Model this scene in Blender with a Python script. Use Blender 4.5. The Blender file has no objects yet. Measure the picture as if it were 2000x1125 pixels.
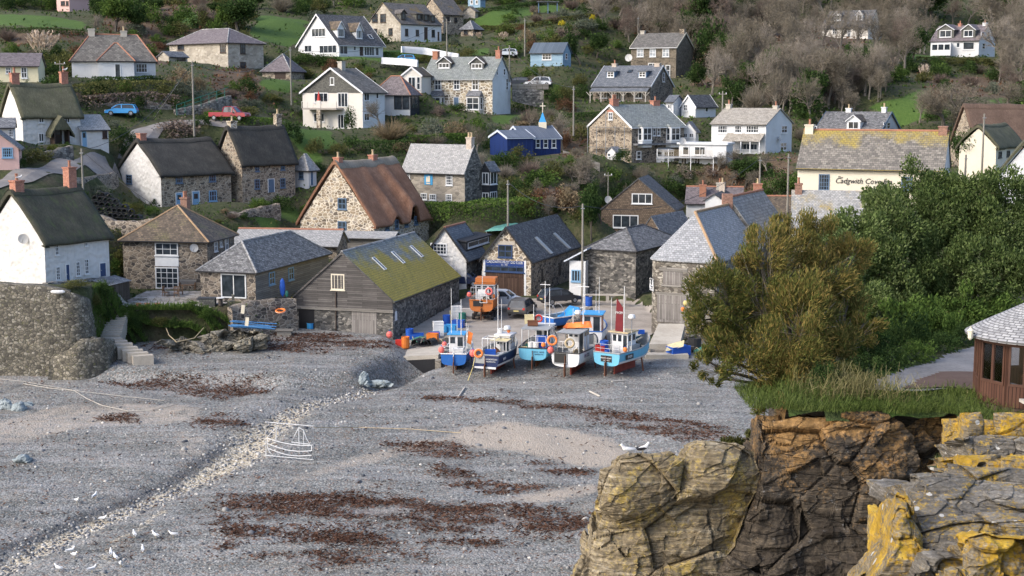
import bpy,math,random
import numpy as np
from mathutils import Vector,noise as mnoise
random.seed(7);RNG=np.random.default_rng(7)
S=bpy.context.scene
COL=S.collection
# ------------------------------------------------------------------ camera
CH=24.0;FPX=2800.0;PITCH=math.radians(7.77)
cd=bpy.data.cameras.new('camera');cam=bpy.data.objects.new('camera',cd);COL.objects.link(cam)
cd.sensor_width=36;cd.lens=FPX/2000*36;cd.clip_end=3000;cd.clip_start=0.5
cam.location=(0,0,CH);cam.rotation_euler=(math.pi/2-PITCH,0,0)
S.camera=cam
# ------------------------------------------------------------------ light
SUN_AZ=math.radians(-118);SUN_EL=math.radians(36)
W=bpy.data.worlds.new('World');S.world=W;W.use_nodes=True
wn=W.node_tree
sky=wn.nodes.new('ShaderNodeTexSky');sky.sky_type='NISHITA';sky.sun_disc=False
sky.sun_elevation=SUN_EL;sky.sun_rotation=SUN_AZ%(2*math.pi);sky.dust_density=3.0;sky.air_density=0.8;sky.ozone_density=1.5
wn.links.new(sky.outputs[0],wn.nodes['Background'].inputs[0])
wn.nodes['Background'].inputs[1].default_value=0.15
sl=bpy.data.lights.new('sun','SUN');so=bpy.data.objects.new('sun',sl);COL.objects.link(so)
sl.energy=0.72;sl.angle=math.radians(10);sl.color=(1,0.93,0.82)
sd=Vector((math.sin(SUN_AZ)*math.cos(SUN_EL),math.cos(SUN_AZ)*math.cos(SUN_EL),math.sin(SUN_EL)))
so.rotation_euler=sd.to_track_quat('Z','Y').to_euler();so.location=(0,0,150)
S.view_settings.view_transform='Standard';S.view_settings.look='None'
S.view_settings.exposure=1.3;S.view_settings.gamma=1
S.cycles.max_bounces=5;S.cycles.diffuse_bounces=2;S.cycles.glossy_bounces=2;S.cycles.transparent_max_bounces=6
# ------------------------------------------------------------------ projection
cp,sp=math.cos(PITCH),math.sin(PITCH)
def ray(px,py):
 u=(px-1000)/FPX;v=(562.5-py)/FPX
 return Vector((u,cp+v*sp,-sp+v*cp))
def at(px,py,Y):
 d=ray(px,py);t=Y/d.y
 return Vector((d.x*t,Y,CH+d.z*t))
def atz(px,py,z):
 d=ray(px,py);t=(z-CH)/d.z
 return Vector((d.x*t,d.y*t,z))
def zpix(Y,py):
 return CH+Y*math.tan(math.atan((562.5-py)/FPX)-PITCH)
def proj(p):
 dz=p[2]-CH;dep=p[1]*cp-dz*sp;up=p[1]*sp+dz*cp
 return 1000+FPX*p[0]/dep,562.5-FPX*up/dep
def ray_plane(px,py,P,n):
 d=ray(px,py);C=Vector((0,0,CH))
 return C+d*((P-C).dot(n)/d.dot(n))
# ------------------------------------------------------------------ things
LABELS={}
def tag(o,label,cat,group=None):
 k=label;i=LABELS.get(k,0);LABELS[k]=i+1
 o['label']=label;o['category']=cat
 if group:o['group']=group
 return o
def thing(name,label,cat,loc=(0,0,0),rz=0,group=None):
 o=bpy.data.objects.new(name,None);COL.objects.link(o);o.empty_display_size=.3
 o.location=loc;o.rotation_euler=(0,0,rz)
 return tag(o,label,cat,group)
def kind(o,k):
 o['kind']=k;return o
def dup(root,loc,rz=0,label=None,group=None,sc=None,mats=None):
 r=root.copy();COL.objects.link(r);r.location=loc;r.rotation_euler=(0,0,rz)
 if sc is not None:r.scale=sc if not isinstance(sc,(int,float)) else (sc,sc,sc)
 if label:r['label']=label
 if group:r['group']=group
 elif 'group' in r.keys() and group is None:pass
 for ch in list(root.children):
  c=ch.copy();COL.objects.link(c);c.parent=r
  for g in list(ch.children):
   d=g.copy();COL.objects.link(d);d.parent=c
 return r
def setmat(o,m,slot=0):
 s=o.material_slots[slot];s.link='OBJECT';s.material=m
# ------------------------------------------------------------------ mesh builder
def mesh_np(name,V,F,mats,parent=None,smooth=False,UV=None,mi=None,org=None):
 """V (n,3) array, F (m,k) array of equal-sided faces"""
 me=bpy.data.meshes.new(name)
 V=np.asarray(V,dtype=np.float32);F=np.asarray(F,dtype=np.int32)
 if org is not None:V=V-np.array(org,dtype=np.float32)
 k=F.shape[1]
 me.vertices.add(len(V));me.vertices.foreach_set('co',V.ravel())
 me.loops.add(F.size);me.loops.foreach_set('vertex_index',F.ravel())
 me.polygons.add(len(F));me.polygons.foreach_set('loop_start',np.arange(0,F.size,k,dtype=np.int32))
 me.polygons.foreach_set('loop_total',np.full(len(F),k,dtype=np.int32))
 if mi is not None:me.polygons.foreach_set('material_index',np.asarray(mi,dtype=np.int32))
 me.polygons.foreach_set('use_smooth',np.full(len(F),smooth,dtype=bool))
 if UV is not None:
  l=me.uv_layers.new(name='UVMap');l.data.foreach_set('uv',np.asarray(UV,dtype=np.float32)[F.ravel()].ravel())
 me.update(calc_edges=True)
 for m in (mats if isinstance(mats,(list,tuple)) else [mats]):me.materials.append(m)
 o=bpy.data.objects.new(name,me);COL.objects.link(o)
 if parent is not None:o.parent=parent
 return o
class MB:
 def __init__(s):s.v=[];s.f=[];s.uv=[];s.mi=[];s.sm=[]
 def face(s,pts,uvs=None,m=0,sm=False):
  i=len(s.v);pts=[Vector(p) for p in pts]
  s.v+=pts;s.f.append(tuple(range(i,i+len(pts))))
  if uvs is None:
   a=pts[0];e=(pts[1]-a)
   if e.length<1e-6:e=Vector((1,0,0))
   e.normalize();n=Vector((0,0,0))
   for k in range(1,len(pts)-1):n+=(pts[k]-a).cross(pts[k+1]-a)
   if n.length>1e-9:n.normalize()
   w=n.cross(e)
   if abs(n.z)<.98:   # horizontal u, up v
    e2=Vector((0,0,1)).cross(n).normalized();w2=n.cross(e2);e,w=e2,w2
   uvs=[(p.dot(e),p.dot(w)) for p in pts]
  s.uv.append(uvs);s.mi.append(m);s.sm.append(sm);return s
 def obox(s,o,a,b,c,m=0):
  o,a,b,c=Vector(o),Vector(a),Vector(b),Vector(c)
  if a.cross(b).dot(c)<0:a,b=b,a
  p=[o,o+a,o+a+b,o+b,o+c,o+a+c,o+a+b+c,o+b+c]
  for q in ((3,2,1,0),(4,5,6,7),(0,1,5,4),(1,2,6,5),(2,3,7,6),(3,0,4,7)):
   s.face([p[k] for k in q],m=m)
  return s
 def box(s,x0,x1,y0,y1,z0,z1,m=0):
  return s.obox((x0,y0,z0),(x1-x0,0,0),(0,y1-y0,0),(0,0,z1-z0),m)
 def tube(s,path,r,n=8,m=0,cap=True,sm=True):
  path=[Vector(p) for p in path];R=r if isinstance(r,(list,tuple)) else [r]*len(path)
  rings=[]
  for i,p in enumerate(path):
   d=(path[min(i+1,len(path)-1)]-path[max(i-1,0)])
   if d.length<1e-9:d=Vector((0,0,1))
   d.normalize();up=Vector((0,0,1)) if abs(d.z)<.95 else Vector((1,0,0))
   a=d.cross(up).normalized();b=d.cross(a)
   rings.append([p+(a*math.cos(2*math.pi*k/n)+b*math.sin(2*math.pi*k/n))*R[i] for k in range(n)])
  for i in range(len(rings)-1):
   for k in range(n):
    k2=(k+1)%n
    s.face([rings[i][k],rings[i+1][k],rings[i+1][k2],rings[i][k2]][::-1],[(k/n,i),(k/n,i+1),((k+1)/n,i+1),((k+1)/n,i)][::-1],m,sm)
  if cap:
   s.face(rings[0][::-1] if False else rings[0],m=m);s.face(rings[-1][::-1],m=m)
  return s
 def lathe(s,prof,c=(0,0,0),n=12,m=0,sm=True,a0=0,a1=2*math.pi):
  c=Vector(c)
  def P(r,z,k):a=a0+(a1-a0)*k/n;return c+Vector((r*math.cos(a),r*math.sin(a),z))
  for (r0,z0),(r1,z1) in zip(prof,prof[1:]):
   for k in range(n):
    q=[P(r0,z0,k),P(r0,z0,k+1),P(r1,z1,k+1),P(r1,z1,k)]
    if r0<1e-6:q=q[1:]
    elif r1<1e-6:q=q[:3]
    s.face(q,m=m,sm=sm)
  return s
 def ball(s,c,r,n=10,m=0,sq=(1,1,1)):
  c=Vector(c);k=n//2
  def P(i,j):
   t=math.pi*i/k;a=2*math.pi*j/n
   return c+Vector((math.sin(t)*math.cos(a)*sq[0],math.sin(t)*math.sin(a)*sq[1],-math.cos(t)*sq[2]))*r
  for i in range(k):
   for j in range(n):
    q=[P(i,j),P(i,j+1),P(i+1,j+1),P(i+1,j)]
    if i==0:q=[q[0],q[2],q[3]]
    elif i==k-1:q=[q[0],q[1],q[2]]
    s.face(q,m=m,sm=True)
  return s
 def torus(s,c,R,r,ax=(0,0,1),n=18,k=8,m=0):
  c=Vector(c);q=Vector((0,0,1)).rotation_difference(Vector(ax))
  def P(i,j):
   a=2*math.pi*i/n;b=2*math.pi*j/k
   return c+q @ Vector(((R+r*math.cos(b))*math.cos(a),(R+r*math.cos(b))*math.sin(a),r*math.sin(b)))
  for i in range(n):
   for j in range(k):s.face([P(i,j),P(i+1,j),P(i+1,j+1),P(i,j+1)],m=m,sm=True)
  return s
 def grid(s,a,b,c,d,nu,nv,amp=0,m=0,sm=False,sc=1.0):
  """bilinear patch a-b (u), a-d (v), bumped along its normal inside"""
  a,b,c,d=map(Vector,(a,b,c,d));n=(b-a).cross(d-a).normalized()
  U=(b-a).length;Vv=(d-a).length
  P=[]
  for j in range(nv+1):
   row=[]
   for i in range(nu+1):
    u,v=i/nu,j/nv;p=(a*(1-u)+b*u)*(1-v)+(d*(1-u)+c*u)*v
    w=min(1,4*u*(1-u)*3)*min(1,4*v*(1-v)*3)
    if amp:p=p+n*(amp*w*(mnoise.noise(p*.55*sc)+.5*mnoise.noise(p*1.7*sc)))
    row.append((p,(u*U,v*Vv)))
   P.append(row)
  for j in range(nv):
   for i in range(nu):
    q=[P[j][i],P[j][i+1],P[j+1][i+1],P[j+1][i]]
    s.face([x[0] for x in q],[x[1] for x in q],m,sm)
  return s
 def build(s,name,mats,parent=None,org=None,smooth=None,weld=False):
  me=bpy.data.meshes.new(name);o0=Vector(org) if org is not None else Vector((0,0,0))
  me.from_pydata([tuple(p-o0) for p in s.v],[],s.f)
  l=me.uv_layers.new(name='UVMap');k=0
  flat=[c for uv in s.uv for t in uv for c in t]
  l.data.foreach_set('uv',flat)
  me.polygons.foreach_set('material_index',s.mi)
  me.polygons.foreach_set('use_smooth',[smooth if smooth is not None else x for x in s.sm])
  for m in (mats if isinstance(mats,(list,tuple)) else [mats]):me.materials.append(m)
  if weld:
   import bmesh
   b=bmesh.new();b.from_mesh(me);bmesh.ops.remove_doubles(b,verts=b.verts,dist=.0008);b.to_mesh(me);b.free()
  me.update()
  o=bpy.data.objects.new(name,me);COL.objects.link(o)
  if parent is not None:o.parent=parent
  return o
# ------------------------------------------------------------------ materials
class NT:
 def __init__(s,name):
  s.m=bpy.data.materials.new(name);s.m.use_nodes=True;s.t=s.m.node_tree;s.n=s.t.nodes;s.b=s.n['Principled BSDF']
  s.b.inputs['Specular IOR Level'].default_value=.25
 def new(s,t,**k):
  x=s.n.new('ShaderNode'+t)
  for a,v in k.items():setattr(x,a,v)
  return x
 def L(s,a,b):s.t.links.new(a,b)
 def val(s,sock,v):
  if hasattr(v,'default_value') or hasattr(v,'is_linked'):s.L(v,sock)
  else:sock.default_value=v
 def coord(s,kind='UV',sc=(1,1,1),rot=(0,0,0)):
  c=s.new('TexCoord');mp=s.new('Mapping');mp.inputs['Scale'].default_value=sc;mp.inputs['Rotation'].default_value=rot
  s.L(c.outputs[kind],mp.inputs[0]);return mp.outputs[0]
 def world(s,sc=(1,1,1),rot=(0,0,0)):
  g=s.new('NewGeometry');mp=s.new('Mapping');mp.inputs['Scale'].default_value=sc;mp.inputs['Rotation'].default_value=rot
  s.L(g.outputs['Position'],mp.inputs[0]);return mp.outputs[0]
 def noise(s,vec,scale,detail=4,rough=.6,dist=0):
  x=s.new('TexNoise');s.L(vec,x.inputs['Vector']);x.inputs['Scale'].default_value=scale;x.inputs['Detail'].default_value=detail
  x.inputs['Roughness'].default_value=rough;x.inputs['Distortion'].default_value=dist;return x.outputs['Fac']
 def voro(s,vec,scale,feat='F1',rnd=1):
  x=s.new('TexVoronoi',feature=feat);s.L(vec,x.inputs['Vector']);x.inputs['Scale'].default_value=scale;x.inputs['Randomness'].default_value=rnd;return x
 def ramp(s,fac,stops,interp='LINEAR'):
  r=s.new('ValToRGB');r.color_ramp.interpolation=interp;e=r.color_ramp.elements
  while len(e)<len(stops):e.new(.5)
  for i,(p,c) in enumerate(stops):e[i].position=p;e[i].color=(*c,1) if len(c)==3 else c
  s.L(fac,r.inputs[0]);return r.outputs[0]
 def mix(s,fac,a,b,mode='MIX'):
  x=s.new('Mix',data_type='RGBA',blend_type=mode);s.val(x.inputs[0],fac)
  for k,v in ((6,a),(7,b)):
   if isinstance(v,tuple):x.inputs[k].default_value=(*v,1) if len(v)==3 else v
   else:s.L(v,x.inputs[k])
  return x.outputs[2]
 def mth(s,op,a,b=0,c=None,clamp=False):
  x=s.new('Math',operation=op,use_clamp=clamp);s.val(x.inputs[0],a);s.val(x.inputs[1],b)
  if c is not None:s.val(x.inputs[2],c)
  return x.outputs[0]
 def step(s,v,a,b):
  x=s.new('MapRange');s.L(v,x.inputs[0]);x.inputs[1].default_value=a;x.inputs[2].default_value=b;return x.outputs[0]
 def bump(s,h,strength=.5,dist=.03):
  x=s.new('Bump');x.inputs['Strength'].default_value=strength;x.inputs['Distance'].default_value=dist
  s.L(h,x.inputs['Height']);s.L(x.outputs[0],s.b.inputs['Normal']);return s
 def col(s,c,rough=.85):
  if isinstance(c,tuple):s.b.inputs['Base Color'].default_value=(*c,1)
  else:s.L(c,s.b.inputs['Base Color'])
  s.b.inputs['Roughness'].default_value=rough;return s
 def sep(s,c):
  x=s.new('SeparateColor');s.L(c,x.inputs[0]);return x.outputs
 def attr(s,name):
  x=s.new('Attribute',attribute_name=name);return x.outputs['Fac']
G3=lambda v:(v,v,v)
def m_plain(name,c,rough=.6,var=.25,metal=0,sc=2.0,spec=.3):
 t=NT(name);w=t.coord('Object');n=t.noise(w,sc,5,.65)
 n2=t.noise(w,sc*9,3,.6)
 f=t.mth('ADD',t.mth('MULTIPLY',n,.65),t.mth('MULTIPLY',n2,.35))
 c2=tuple(x*(1-var) for x in c);c1=tuple(min(1,x*(1+var*.6)) for x in c)
 t.col(t.ramp(f,[(.3,c2),(.7,c1)]),rough);t.b.inputs['Metallic'].default_value=metal;t.b.inputs['Specular IOR Level'].default_value=spec
 return t.m
def m_rubble(name,cols,mortar,sx=2.2,sy=3.6,mw=.07,lich=None,bump=.7):
 t=NT(name);sx*=1.12;sy*=1.12;mw*=.8;uv=t.coord('UV',(sx,sy,1));d=t.new('TexNoise');t.L(uv,d.inputs['Vector']);d.inputs['Scale'].default_value=.9
 v=t.new('VectorMath',operation='MULTIPLY_ADD');t.L(d.outputs['Color'],v.inputs[0]);v.inputs[1].default_value=(.45,.45,0);t.L(uv,v.inputs[2])
 vv=v.outputs[0]
 c=t.voro(vv,1.0);e=t.voro(vv,1.0,'DISTANCE_TO_EDGE').outputs['Distance']
 r=t.sep(c.outputs['Color'])[0]
 n=len(cols);st=[(i/max(1,n-1),cols[i]) for i in range(n)]
 base=t.ramp(r,st);fine=t.noise(uv,6,4,.7)
 base=t.mix(.38,base,t.ramp(fine,[(.3,G3(.12)),(.72,G3(.95))]),'OVERLAY')
 big=t.noise(uv,.22,3,.6)
 base=t.mix(t.step(big,.42,.75),base,t.mix(.5,base,G3(.3),'MULTIPLY'))
 c2=t.mix(t.step(e,mw*.35,mw),mortar,base)
 if lich is not None:
  c2=t.mix(t.mth('MULTIPLY',t.step(t.noise(uv,.8,6,.75),.56,.66),.8),c2,lich)
 t.col(c2,.9);t.bump(t.mth('ADD',t.step(e,0,mw*2),t.mth('MULTIPLY',fine,.3)),bump,.04);return t.m
def m_render(name,c,dirt=.2,rub=.5,sc=2.4):
 t=NT(name);uv=t.coord('UV');e=t.voro(uv,sc,'SMOOTH_F1').outputs['Distance'];n=t.noise(uv,.5,6,.7);n2=t.noise(uv,3.5,5,.7)
 st=t.noise(t.coord('UV',(5,.35,1)),1,4,.6)
 c0=t.mix(t.mth('MULTIPLY',t.step(n,.45,.75),dirt*1.6),c,tuple(x*.62 for x in (c[0],c[1]*.97,c[2]*.88)))
 c0=t.mix(t.mth('MULTIPLY',t.step(st,.55,.8),dirt),c0,tuple(x*.55 for x in c))
 t.col(c0,.8);t.bump(t.mth('ADD',t.mth('MULTIPLY',e,1.0),t.mth('MULTIPLY',n2,.5)),rub,.08);return t.m
def m_slate(name,cols,bw=.34,bh=.22,lich=None,lc=(.5,.42,.08),thr=.5,white=.0,mort=G3(.05),moss=None,lsc=.35,lv=0):
 t=NT(name);uv=t.coord('UV')
 br=t.new('TexBrick');t.L(uv,br.inputs['Vector']);br.inputs['Scale'].default_value=1;br.inputs['Brick Width'].default_value=bw
 br.inputs['Row Height'].default_value=bh;br.inputs['Mortar Size'].default_value=.022;br.inputs['Mortar Smooth'].default_value=.3;br.inputs['Bias'].default_value=0
 br.inputs['Color1'].default_value=(0,0,0,1);br.inputs['Color2'].default_value=(1,1,1,1);br.inputs['Mortar'].default_value=(.5,.5,.5,1)
 n=t.noise(uv,.6,6,.7);n2=t.noise(uv,5,4,.75)
 st=t.noise(t.coord('UV',(4,.5,1)),1,4,.6)
 f=t.mth('ADD',t.mth('MULTIPLY',br.outputs['Color'],.45),t.mth('ADD',t.mth('MULTIPLY',n,.35),t.mth('MULTIPLY',st,.25)))
 c=t.ramp(f,[(.2,cols[0]),(.5,cols[1]),(.85,cols[2])])
 c=t.mix(.4,c,t.ramp(n2,[(.3,G3(.15)),(.7,G3(.9))]),'OVERLAY')
 if white:c=t.mix(t.mth('MULTIPLY',t.step(t.noise(uv,2.6,6,.8),.52,.62),white),c,G3(.46))
 if lich:
  lm=t.mth('ADD',t.mth('MULTIPLY',t.noise(uv,lsc,5,.65),.75),t.mth('MULTIPLY',n2,.25))
  if lv:
   sx=t.new('SeparateXYZ');t.L(uv,sx.inputs[0]);lm=t.mth('ADD',lm,t.mth('MULTIPLY',t.mth('SUBTRACT',t.mth('DIVIDE',sx.outputs[1],lv),.55 if lv>0 else-.5),.3 if lv>0 else .28))
  msk=t.step(lm,thr,thr+.1)
  c=t.mix(t.mth('MULTIPLY',msk,lich),c,t.ramp(t.noise(uv,4,4,.7),[(.3,tuple(x*.55 for x in lc)),(.7,lc)]))
 c=t.mix(t.mth('MULTIPLY',br.outputs['Fac'],.75),c,mort)
 t.col(c,.7);t.bump(t.mth('ADD',t.mth('SUBTRACT',1,br.outputs['Fac']),t.mth('MULTIPLY',br.outputs['Color'],.4)),.6,.03);return t.m
def m_thatch(name,cols,moss=None,mt=.55):
 t=NT(name);a=t.noise(t.coord('UV',(9,1.1,1)),1,6,.75);b=t.noise(t.coord('UV',(1,1,1)),.55,5,.65)
 cl=t.noise(t.coord('UV',(24,3,1)),1,3,.7)
 f=t.mth('ADD',t.mth('MULTIPLY',a,.5),t.mth('MULTIPLY',b,.5))
 c=t.ramp(f,[(.3,cols[0]),(.5,cols[1]),(.72,cols[2])])
 c=t.mix(.5,c,t.ramp(cl,[(.3,G3(.15)),(.75,G3(.85))]),'OVERLAY')
 if moss:
  c=t.mix(t.mth('MULTIPLY',t.step(t.noise(t.coord('UV',(1.6,.6,1)),.8,6,.7),mt,mt+.14),.75),c,moss)
 t.col(c,.95);t.bump(t.mth('ADD',a,t.mth('MULTIPLY',cl,.6)),.8,.07);return t.m
def m_boards(name,cols,h=.18,vert=False,L=3.0,rough=.8):
 t=NT(name);uv=t.coord('UV',(1,1,1),(0,0,math.pi/2 if vert else 0))
 br=t.new('TexBrick');t.L(uv,br.inputs['Vector']);br.inputs['Scale'].default_value=1;br.inputs['Brick Width'].default_value=L;br.inputs['Row Height'].default_value=h
 br.inputs['Mortar Size'].default_value=.012;br.inputs['Color1'].default_value=(0,0,0,1);br.inputs['Color2'].default_value=(1,1,1,1);br.inputs['Mortar'].default_value=(.5,.5,.5,1)
 sv=(14,1,1) if vert else (1,14,1)
 g=t.noise(t.coord('UV',sv),1,5,.7);n=t.noise(uv,.7,5,.7)
 f=t.mth('ADD',t.mth('MULTIPLY',br.outputs['Color'],.3),t.mth('ADD',t.mth('MULTIPLY',g,.4),t.mth('MULTIPLY',n,.35)))
 c=t.ramp(f,[(.25,cols[0]),(.55,cols[1]),(.85,cols[2])])
 c=t.mix(t.mth('MULTIPLY',br.outputs['Fac'],.8),c,tuple(x*.25 for x in cols[0]))
 t.col(c,rough);t.bump(t.mth('SUBTRACT',t.mth('MULTIPLY',g,.4),br.outputs['Fac']),.5,.02);return t.m
def m_brick(name,c1=(.42,.16,.09),c2=(.3,.11,.07),mo=(.35,.3,.26)):
 t=NT(name);uv=t.coord('UV');br=t.new('TexBrick');t.L(uv,br.inputs['Vector']);br.inputs['Scale'].default_value=1;br.inputs['Brick Width'].default_value=.23;br.inputs['Row Height'].default_value=.09
 br.inputs['Mortar Size'].default_value=.008;br.inputs['Color1'].default_value=(*c1,1);br.inputs['Color2'].default_value=(*c2,1);br.inputs['Mortar'].default_value=(*mo,1)
 n=t.noise(uv,4,5,.7);t.col(t.mix(.4,br.outputs['Color'],t.ramp(n,[(.3,G3(.1)),(.7,G3(.9))]),'OVERLAY'),.9);t.bump(n,.3,.02);return t.m
def m_leaf(name,cols,trans=.25):
 """leaf cards: each leaf (mesh island) and each plant gets its own tint"""
 t=NT(name);g=t.new('NewGeometry');oi=t.new('ObjectInfo')
 big=t.noise(t.world(),.55,3,.6)
 f=t.mth('ADD',t.mth('MULTIPLY',g.outputs['Random Per Island'],.5),t.mth('ADD',t.mth('MULTIPLY',big,.45),t.mth('MULTIPLY',oi.outputs['Random'],.2)))
 n=len(cols);c=t.ramp(f,[(.2+.65*i/max(1,n-1),cols[i]) for i in range(n)])
 d=t.new('BsdfDiffuse');tr=t.new('BsdfTranslucent');mx=t.new('MixShader');t.L(c,d.inputs[0]);t.L(c,tr.inputs[0]);mx.inputs[0].default_value=trans
 t.L(d.outputs[0],mx.inputs[1]);t.L(tr.outputs[0],mx.inputs[2]);t.L(mx.outputs[0],t.n['Material Output'].inputs[0]);t.n.remove(t.b);return t.m
def m_glass(name='window glass',c=(.015,.02,.025)):
 t=NT(name);n=t.noise(t.coord('Object'),1.3,2,.5);t.col(t.ramp(n,[(.35,c),(.7,tuple(x*2.5+.01 for x in c))]),.12);t.b.inputs['Specular IOR Level'].default_value=.6;return t.m

M={}
M['glass']=m_glass()
M['glass_lit']=m_glass('pale curtained glass',(.16,.18,.2))  # paler glass colour for some of the panes
M['white_paint']=m_plain('white painted wood',(.66,.67,.67),.5,.12)
M['cream_paint']=m_plain('cream painted wood',(.68,.62,.48),.5,.12)
M['blue_paint']=m_plain('pale blue painted wood',(.2,.36,.52),.5,.15)
M['navy_paint']=m_plain('navy painted wood',(.03,.06,.14),.5,.2)
M['slate_blue']=m_plain('slate blue painted wood',(.1,.16,.24),.5,.2)
M['dark_wood']=m_plain('dark brown wood',(.06,.04,.03),.6,.3)
M['black']=m_plain('black painted metal',(.02,.02,.022),.5,.3)  # also colours the plates that stand for unlit openings
M['grey_metal']=m_plain('grey metal',(.35,.36,.37),.45,.2,.6)
M['pole_wood']=m_boards('weathered pole timber',[(.16,.15,.13),(.27,.25,.21),(.36,.33,.28)],.1,True)
M['whitewash']=m_render('whitewashed rubble',(.6,.59,.565),.3,1.5)
M['white_render']=m_render('white render',(.6,.61,.61),.25,.25,4)
M['cream_render']=m_render('cream render',(.64,.585,.465),.15,.25,4)
M['grey_render']=m_render('pale grey render',(.45,.42,.36),.3,.4)
M['pink_render']=m_render('pink render',(.6,.4,.36),.15,.3)
M['stone_dark']=m_rubble('dark rubble stone',[(.055,.05,.048),(.13,.11,.09),(.19,.155,.12),(.26,.22,.17)],(.33,.29,.235),1.7,2.9,.08)
M['stone_warm']=m_rubble('warm rubble stone',[(.1,.085,.07),(.2,.16,.12),(.3,.24,.17),(.36,.31,.24)],(.46,.4,.31),1.9,3.1,.09)
M['stone_pale']=m_rubble('pale pointed stone',[(.12,.1,.08),(.28,.22,.15),(.4,.33,.23),(.22,.2,.18)],(.58,.52,.42),1.6,2.8,.13)
M['stone_grey']=m_rubble('grey rubble stone',[(.05,.05,.048),(.12,.115,.105),(.2,.19,.17),(.31,.29,.25)],(.1,.092,.08),2.2,4.2,.085)
M['stone_sea']=m_rubble('sea wall stone',[(.07,.063,.052),(.15,.135,.105),(.21,.185,.14),(.33,.3,.24)],(.075,.07,.055),3.3,4.2,.12,(.13,.13,.05))
M['stone_block']=m_rubble('squared granite',[(.2,.18,.15),(.3,.27,.22),(.38,.34,.28)],(.3,.27,.23),1.2,2.6,.05)
M['stone_granite']=m_plain('dressed granite',(.4,.36,.3),.9,.25)
SL=[(.07,.075,.085),(.15,.155,.165),(.27,.275,.28)]
M['slate']=m_slate('grey slate',SL,white=.25)
M['slate_dark']=m_slate('dark slate',[(.035,.035,.038),(.07,.07,.072),(.14,.135,.13)],white=.35)
M['slate_black']=m_slate('new dark slate',[(.035,.04,.048),(.055,.062,.072),(.09,.1,.11)])
M['slate_blue']=M['slate_blue']
M['slate_roof_blue']=m_slate('blue grey slate',[(.075,.085,.1),(.125,.138,.155),(.2,.212,.23)])
M['slate_green']=m_slate('green grey slate',[(.13,.15,.14),(.2,.22,.21),(.3,.315,.3)],lich=.4,lc=(.3,.33,.27),thr=.5)
M['slate_pale']=m_slate('pale scantle slate',[(.2,.2,.2),(.3,.3,.29),(.42,.41,.39)],.3,.18,white=.5,mort=G3(.14))
M['slate_lichen']=m_slate('slate with orange lichen',[(.09,.085,.075),(.17,.155,.135),(.27,.25,.21)],.42,.3,lich=.85,lc=(.42,.32,.06),thr=.47,lsc=.2,lv=7.5)
M['slate_white']=m_slate('slate with pale lichen',[(.055,.055,.055),(.12,.12,.12),(.24,.24,.23)],white=.55,lich=.5,lc=(.2,.2,.09),thr=.6)
M['tile_brown']=m_slate('brown mossy tiles',[(.05,.04,.03),(.11,.085,.06),(.2,.15,.1)],.3,.24,lich=.6,lc=(.2,.19,.07),thr=.5)
M['tile_concrete']=m_slate('grey concrete tiles',[(.07,.065,.058),(.13,.12,.105),(.2,.19,.165)],.4,.32,lich=.4,lc=(.24,.23,.19),thr=.52)
M['slate_purple']=m_slate('purple grey slate',[(.08,.065,.07),(.15,.125,.13),(.22,.19,.19)],white=.15)
M['shingle_brown']=m_slate('brown hung tiles',[(.07,.05,.035),(.13,.095,.065),(.19,.14,.095)],.26,.2,mort=G3(.03))
M['shingle_grey']=m_slate('grey hung slates',[(.07,.07,.06),(.11,.11,.095),(.17,.165,.14)],.26,.18)
M['thatch_dark']=m_thatch('dark old thatch',[(.026,.026,.024),(.052,.05,.044),(.1,.092,.078)])
M['thatch_moss']=m_thatch('mossy dark thatch',[(.033,.034,.025),(.066,.065,.047),(.12,.115,.082)],(.075,.1,.04),.52)
M['thatch_olive']=m_thatch('olive thatch',[(.05,.05,.033),(.1,.098,.062),(.18,.17,.115)],(.085,.1,.045),.55)
M['thatch_red']=m_thatch('russet new thatch',[(.14,.07,.042),(.25,.13,.08),(.4,.245,.16)])
M['thatch_ridge']=m_thatch('grey thatch ridge',[(.14,.12,.09),(.24,.21,.165),(.34,.3,.25)])
M['boards_grey']=m_boards('weathered grey boards',[(.045,.042,.04),(.1,.092,.085),(.2,.185,.17)])
M['boards_v']=m_boards('weathered plank doors',[(.12,.11,.1),(.24,.22,.2),(.36,.34,.31)],.16,True)
M['boards_brown']=m_boards('stained brown doors',[(.035,.02,.014),(.07,.042,.03),(.12,.075,.055)],.2,True)
M['boards_blue']=m_boards('pale blue boards',[(.19,.29,.37),(.25,.37,.46),(.31,.43,.52)],.2)
M['boards_navy']=m_boards('royal blue boards',[(.008,.02,.085),(.012,.03,.125),(.018,.042,.155)],.2,True,rough=.5)
M['boards_black']=m_boards('black boards',[(.02,.022,.026),(.035,.038,.045),(.055,.06,.07)],.2)
M['boards_shed']=m_boards('dark shed boards',[(.04,.033,.028),(.085,.07,.058),(.14,.12,.1)],.15,True)
M['brick']=m_brick('red brick')
M['brick_dark']=m_brick('weathered brick',(.3,.15,.1),(.2,.1,.07),(.28,.24,.2))
M['brick_pale']=m_brick('limed brick',(.4,.32,.26),(.5,.42,.34),(.5,.46,.4))
M['terracotta']=m_plain('terracotta',(.34,.16,.1),.8,.3)
M['clay_pale']=m_plain('pale clay pot',(.46,.36,.22),.85,.3)
M['roof_metal']=m_boards('grey profiled sheet roof',[(.085,.1,.13),(.115,.135,.17),(.15,.17,.205)],.3,True,20,.6)
M['concrete']=m_plain('concrete',(.36,.33,.29),.9,.3,sc=.5)
M['lichen_stone']=m_rubble('lichened verge stone',[(.2,.18,.13),(.32,.29,.2),(.3,.3,.26)],(.2,.18,.14),1.5,3,.08,(.4,.32,.08))
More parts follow.
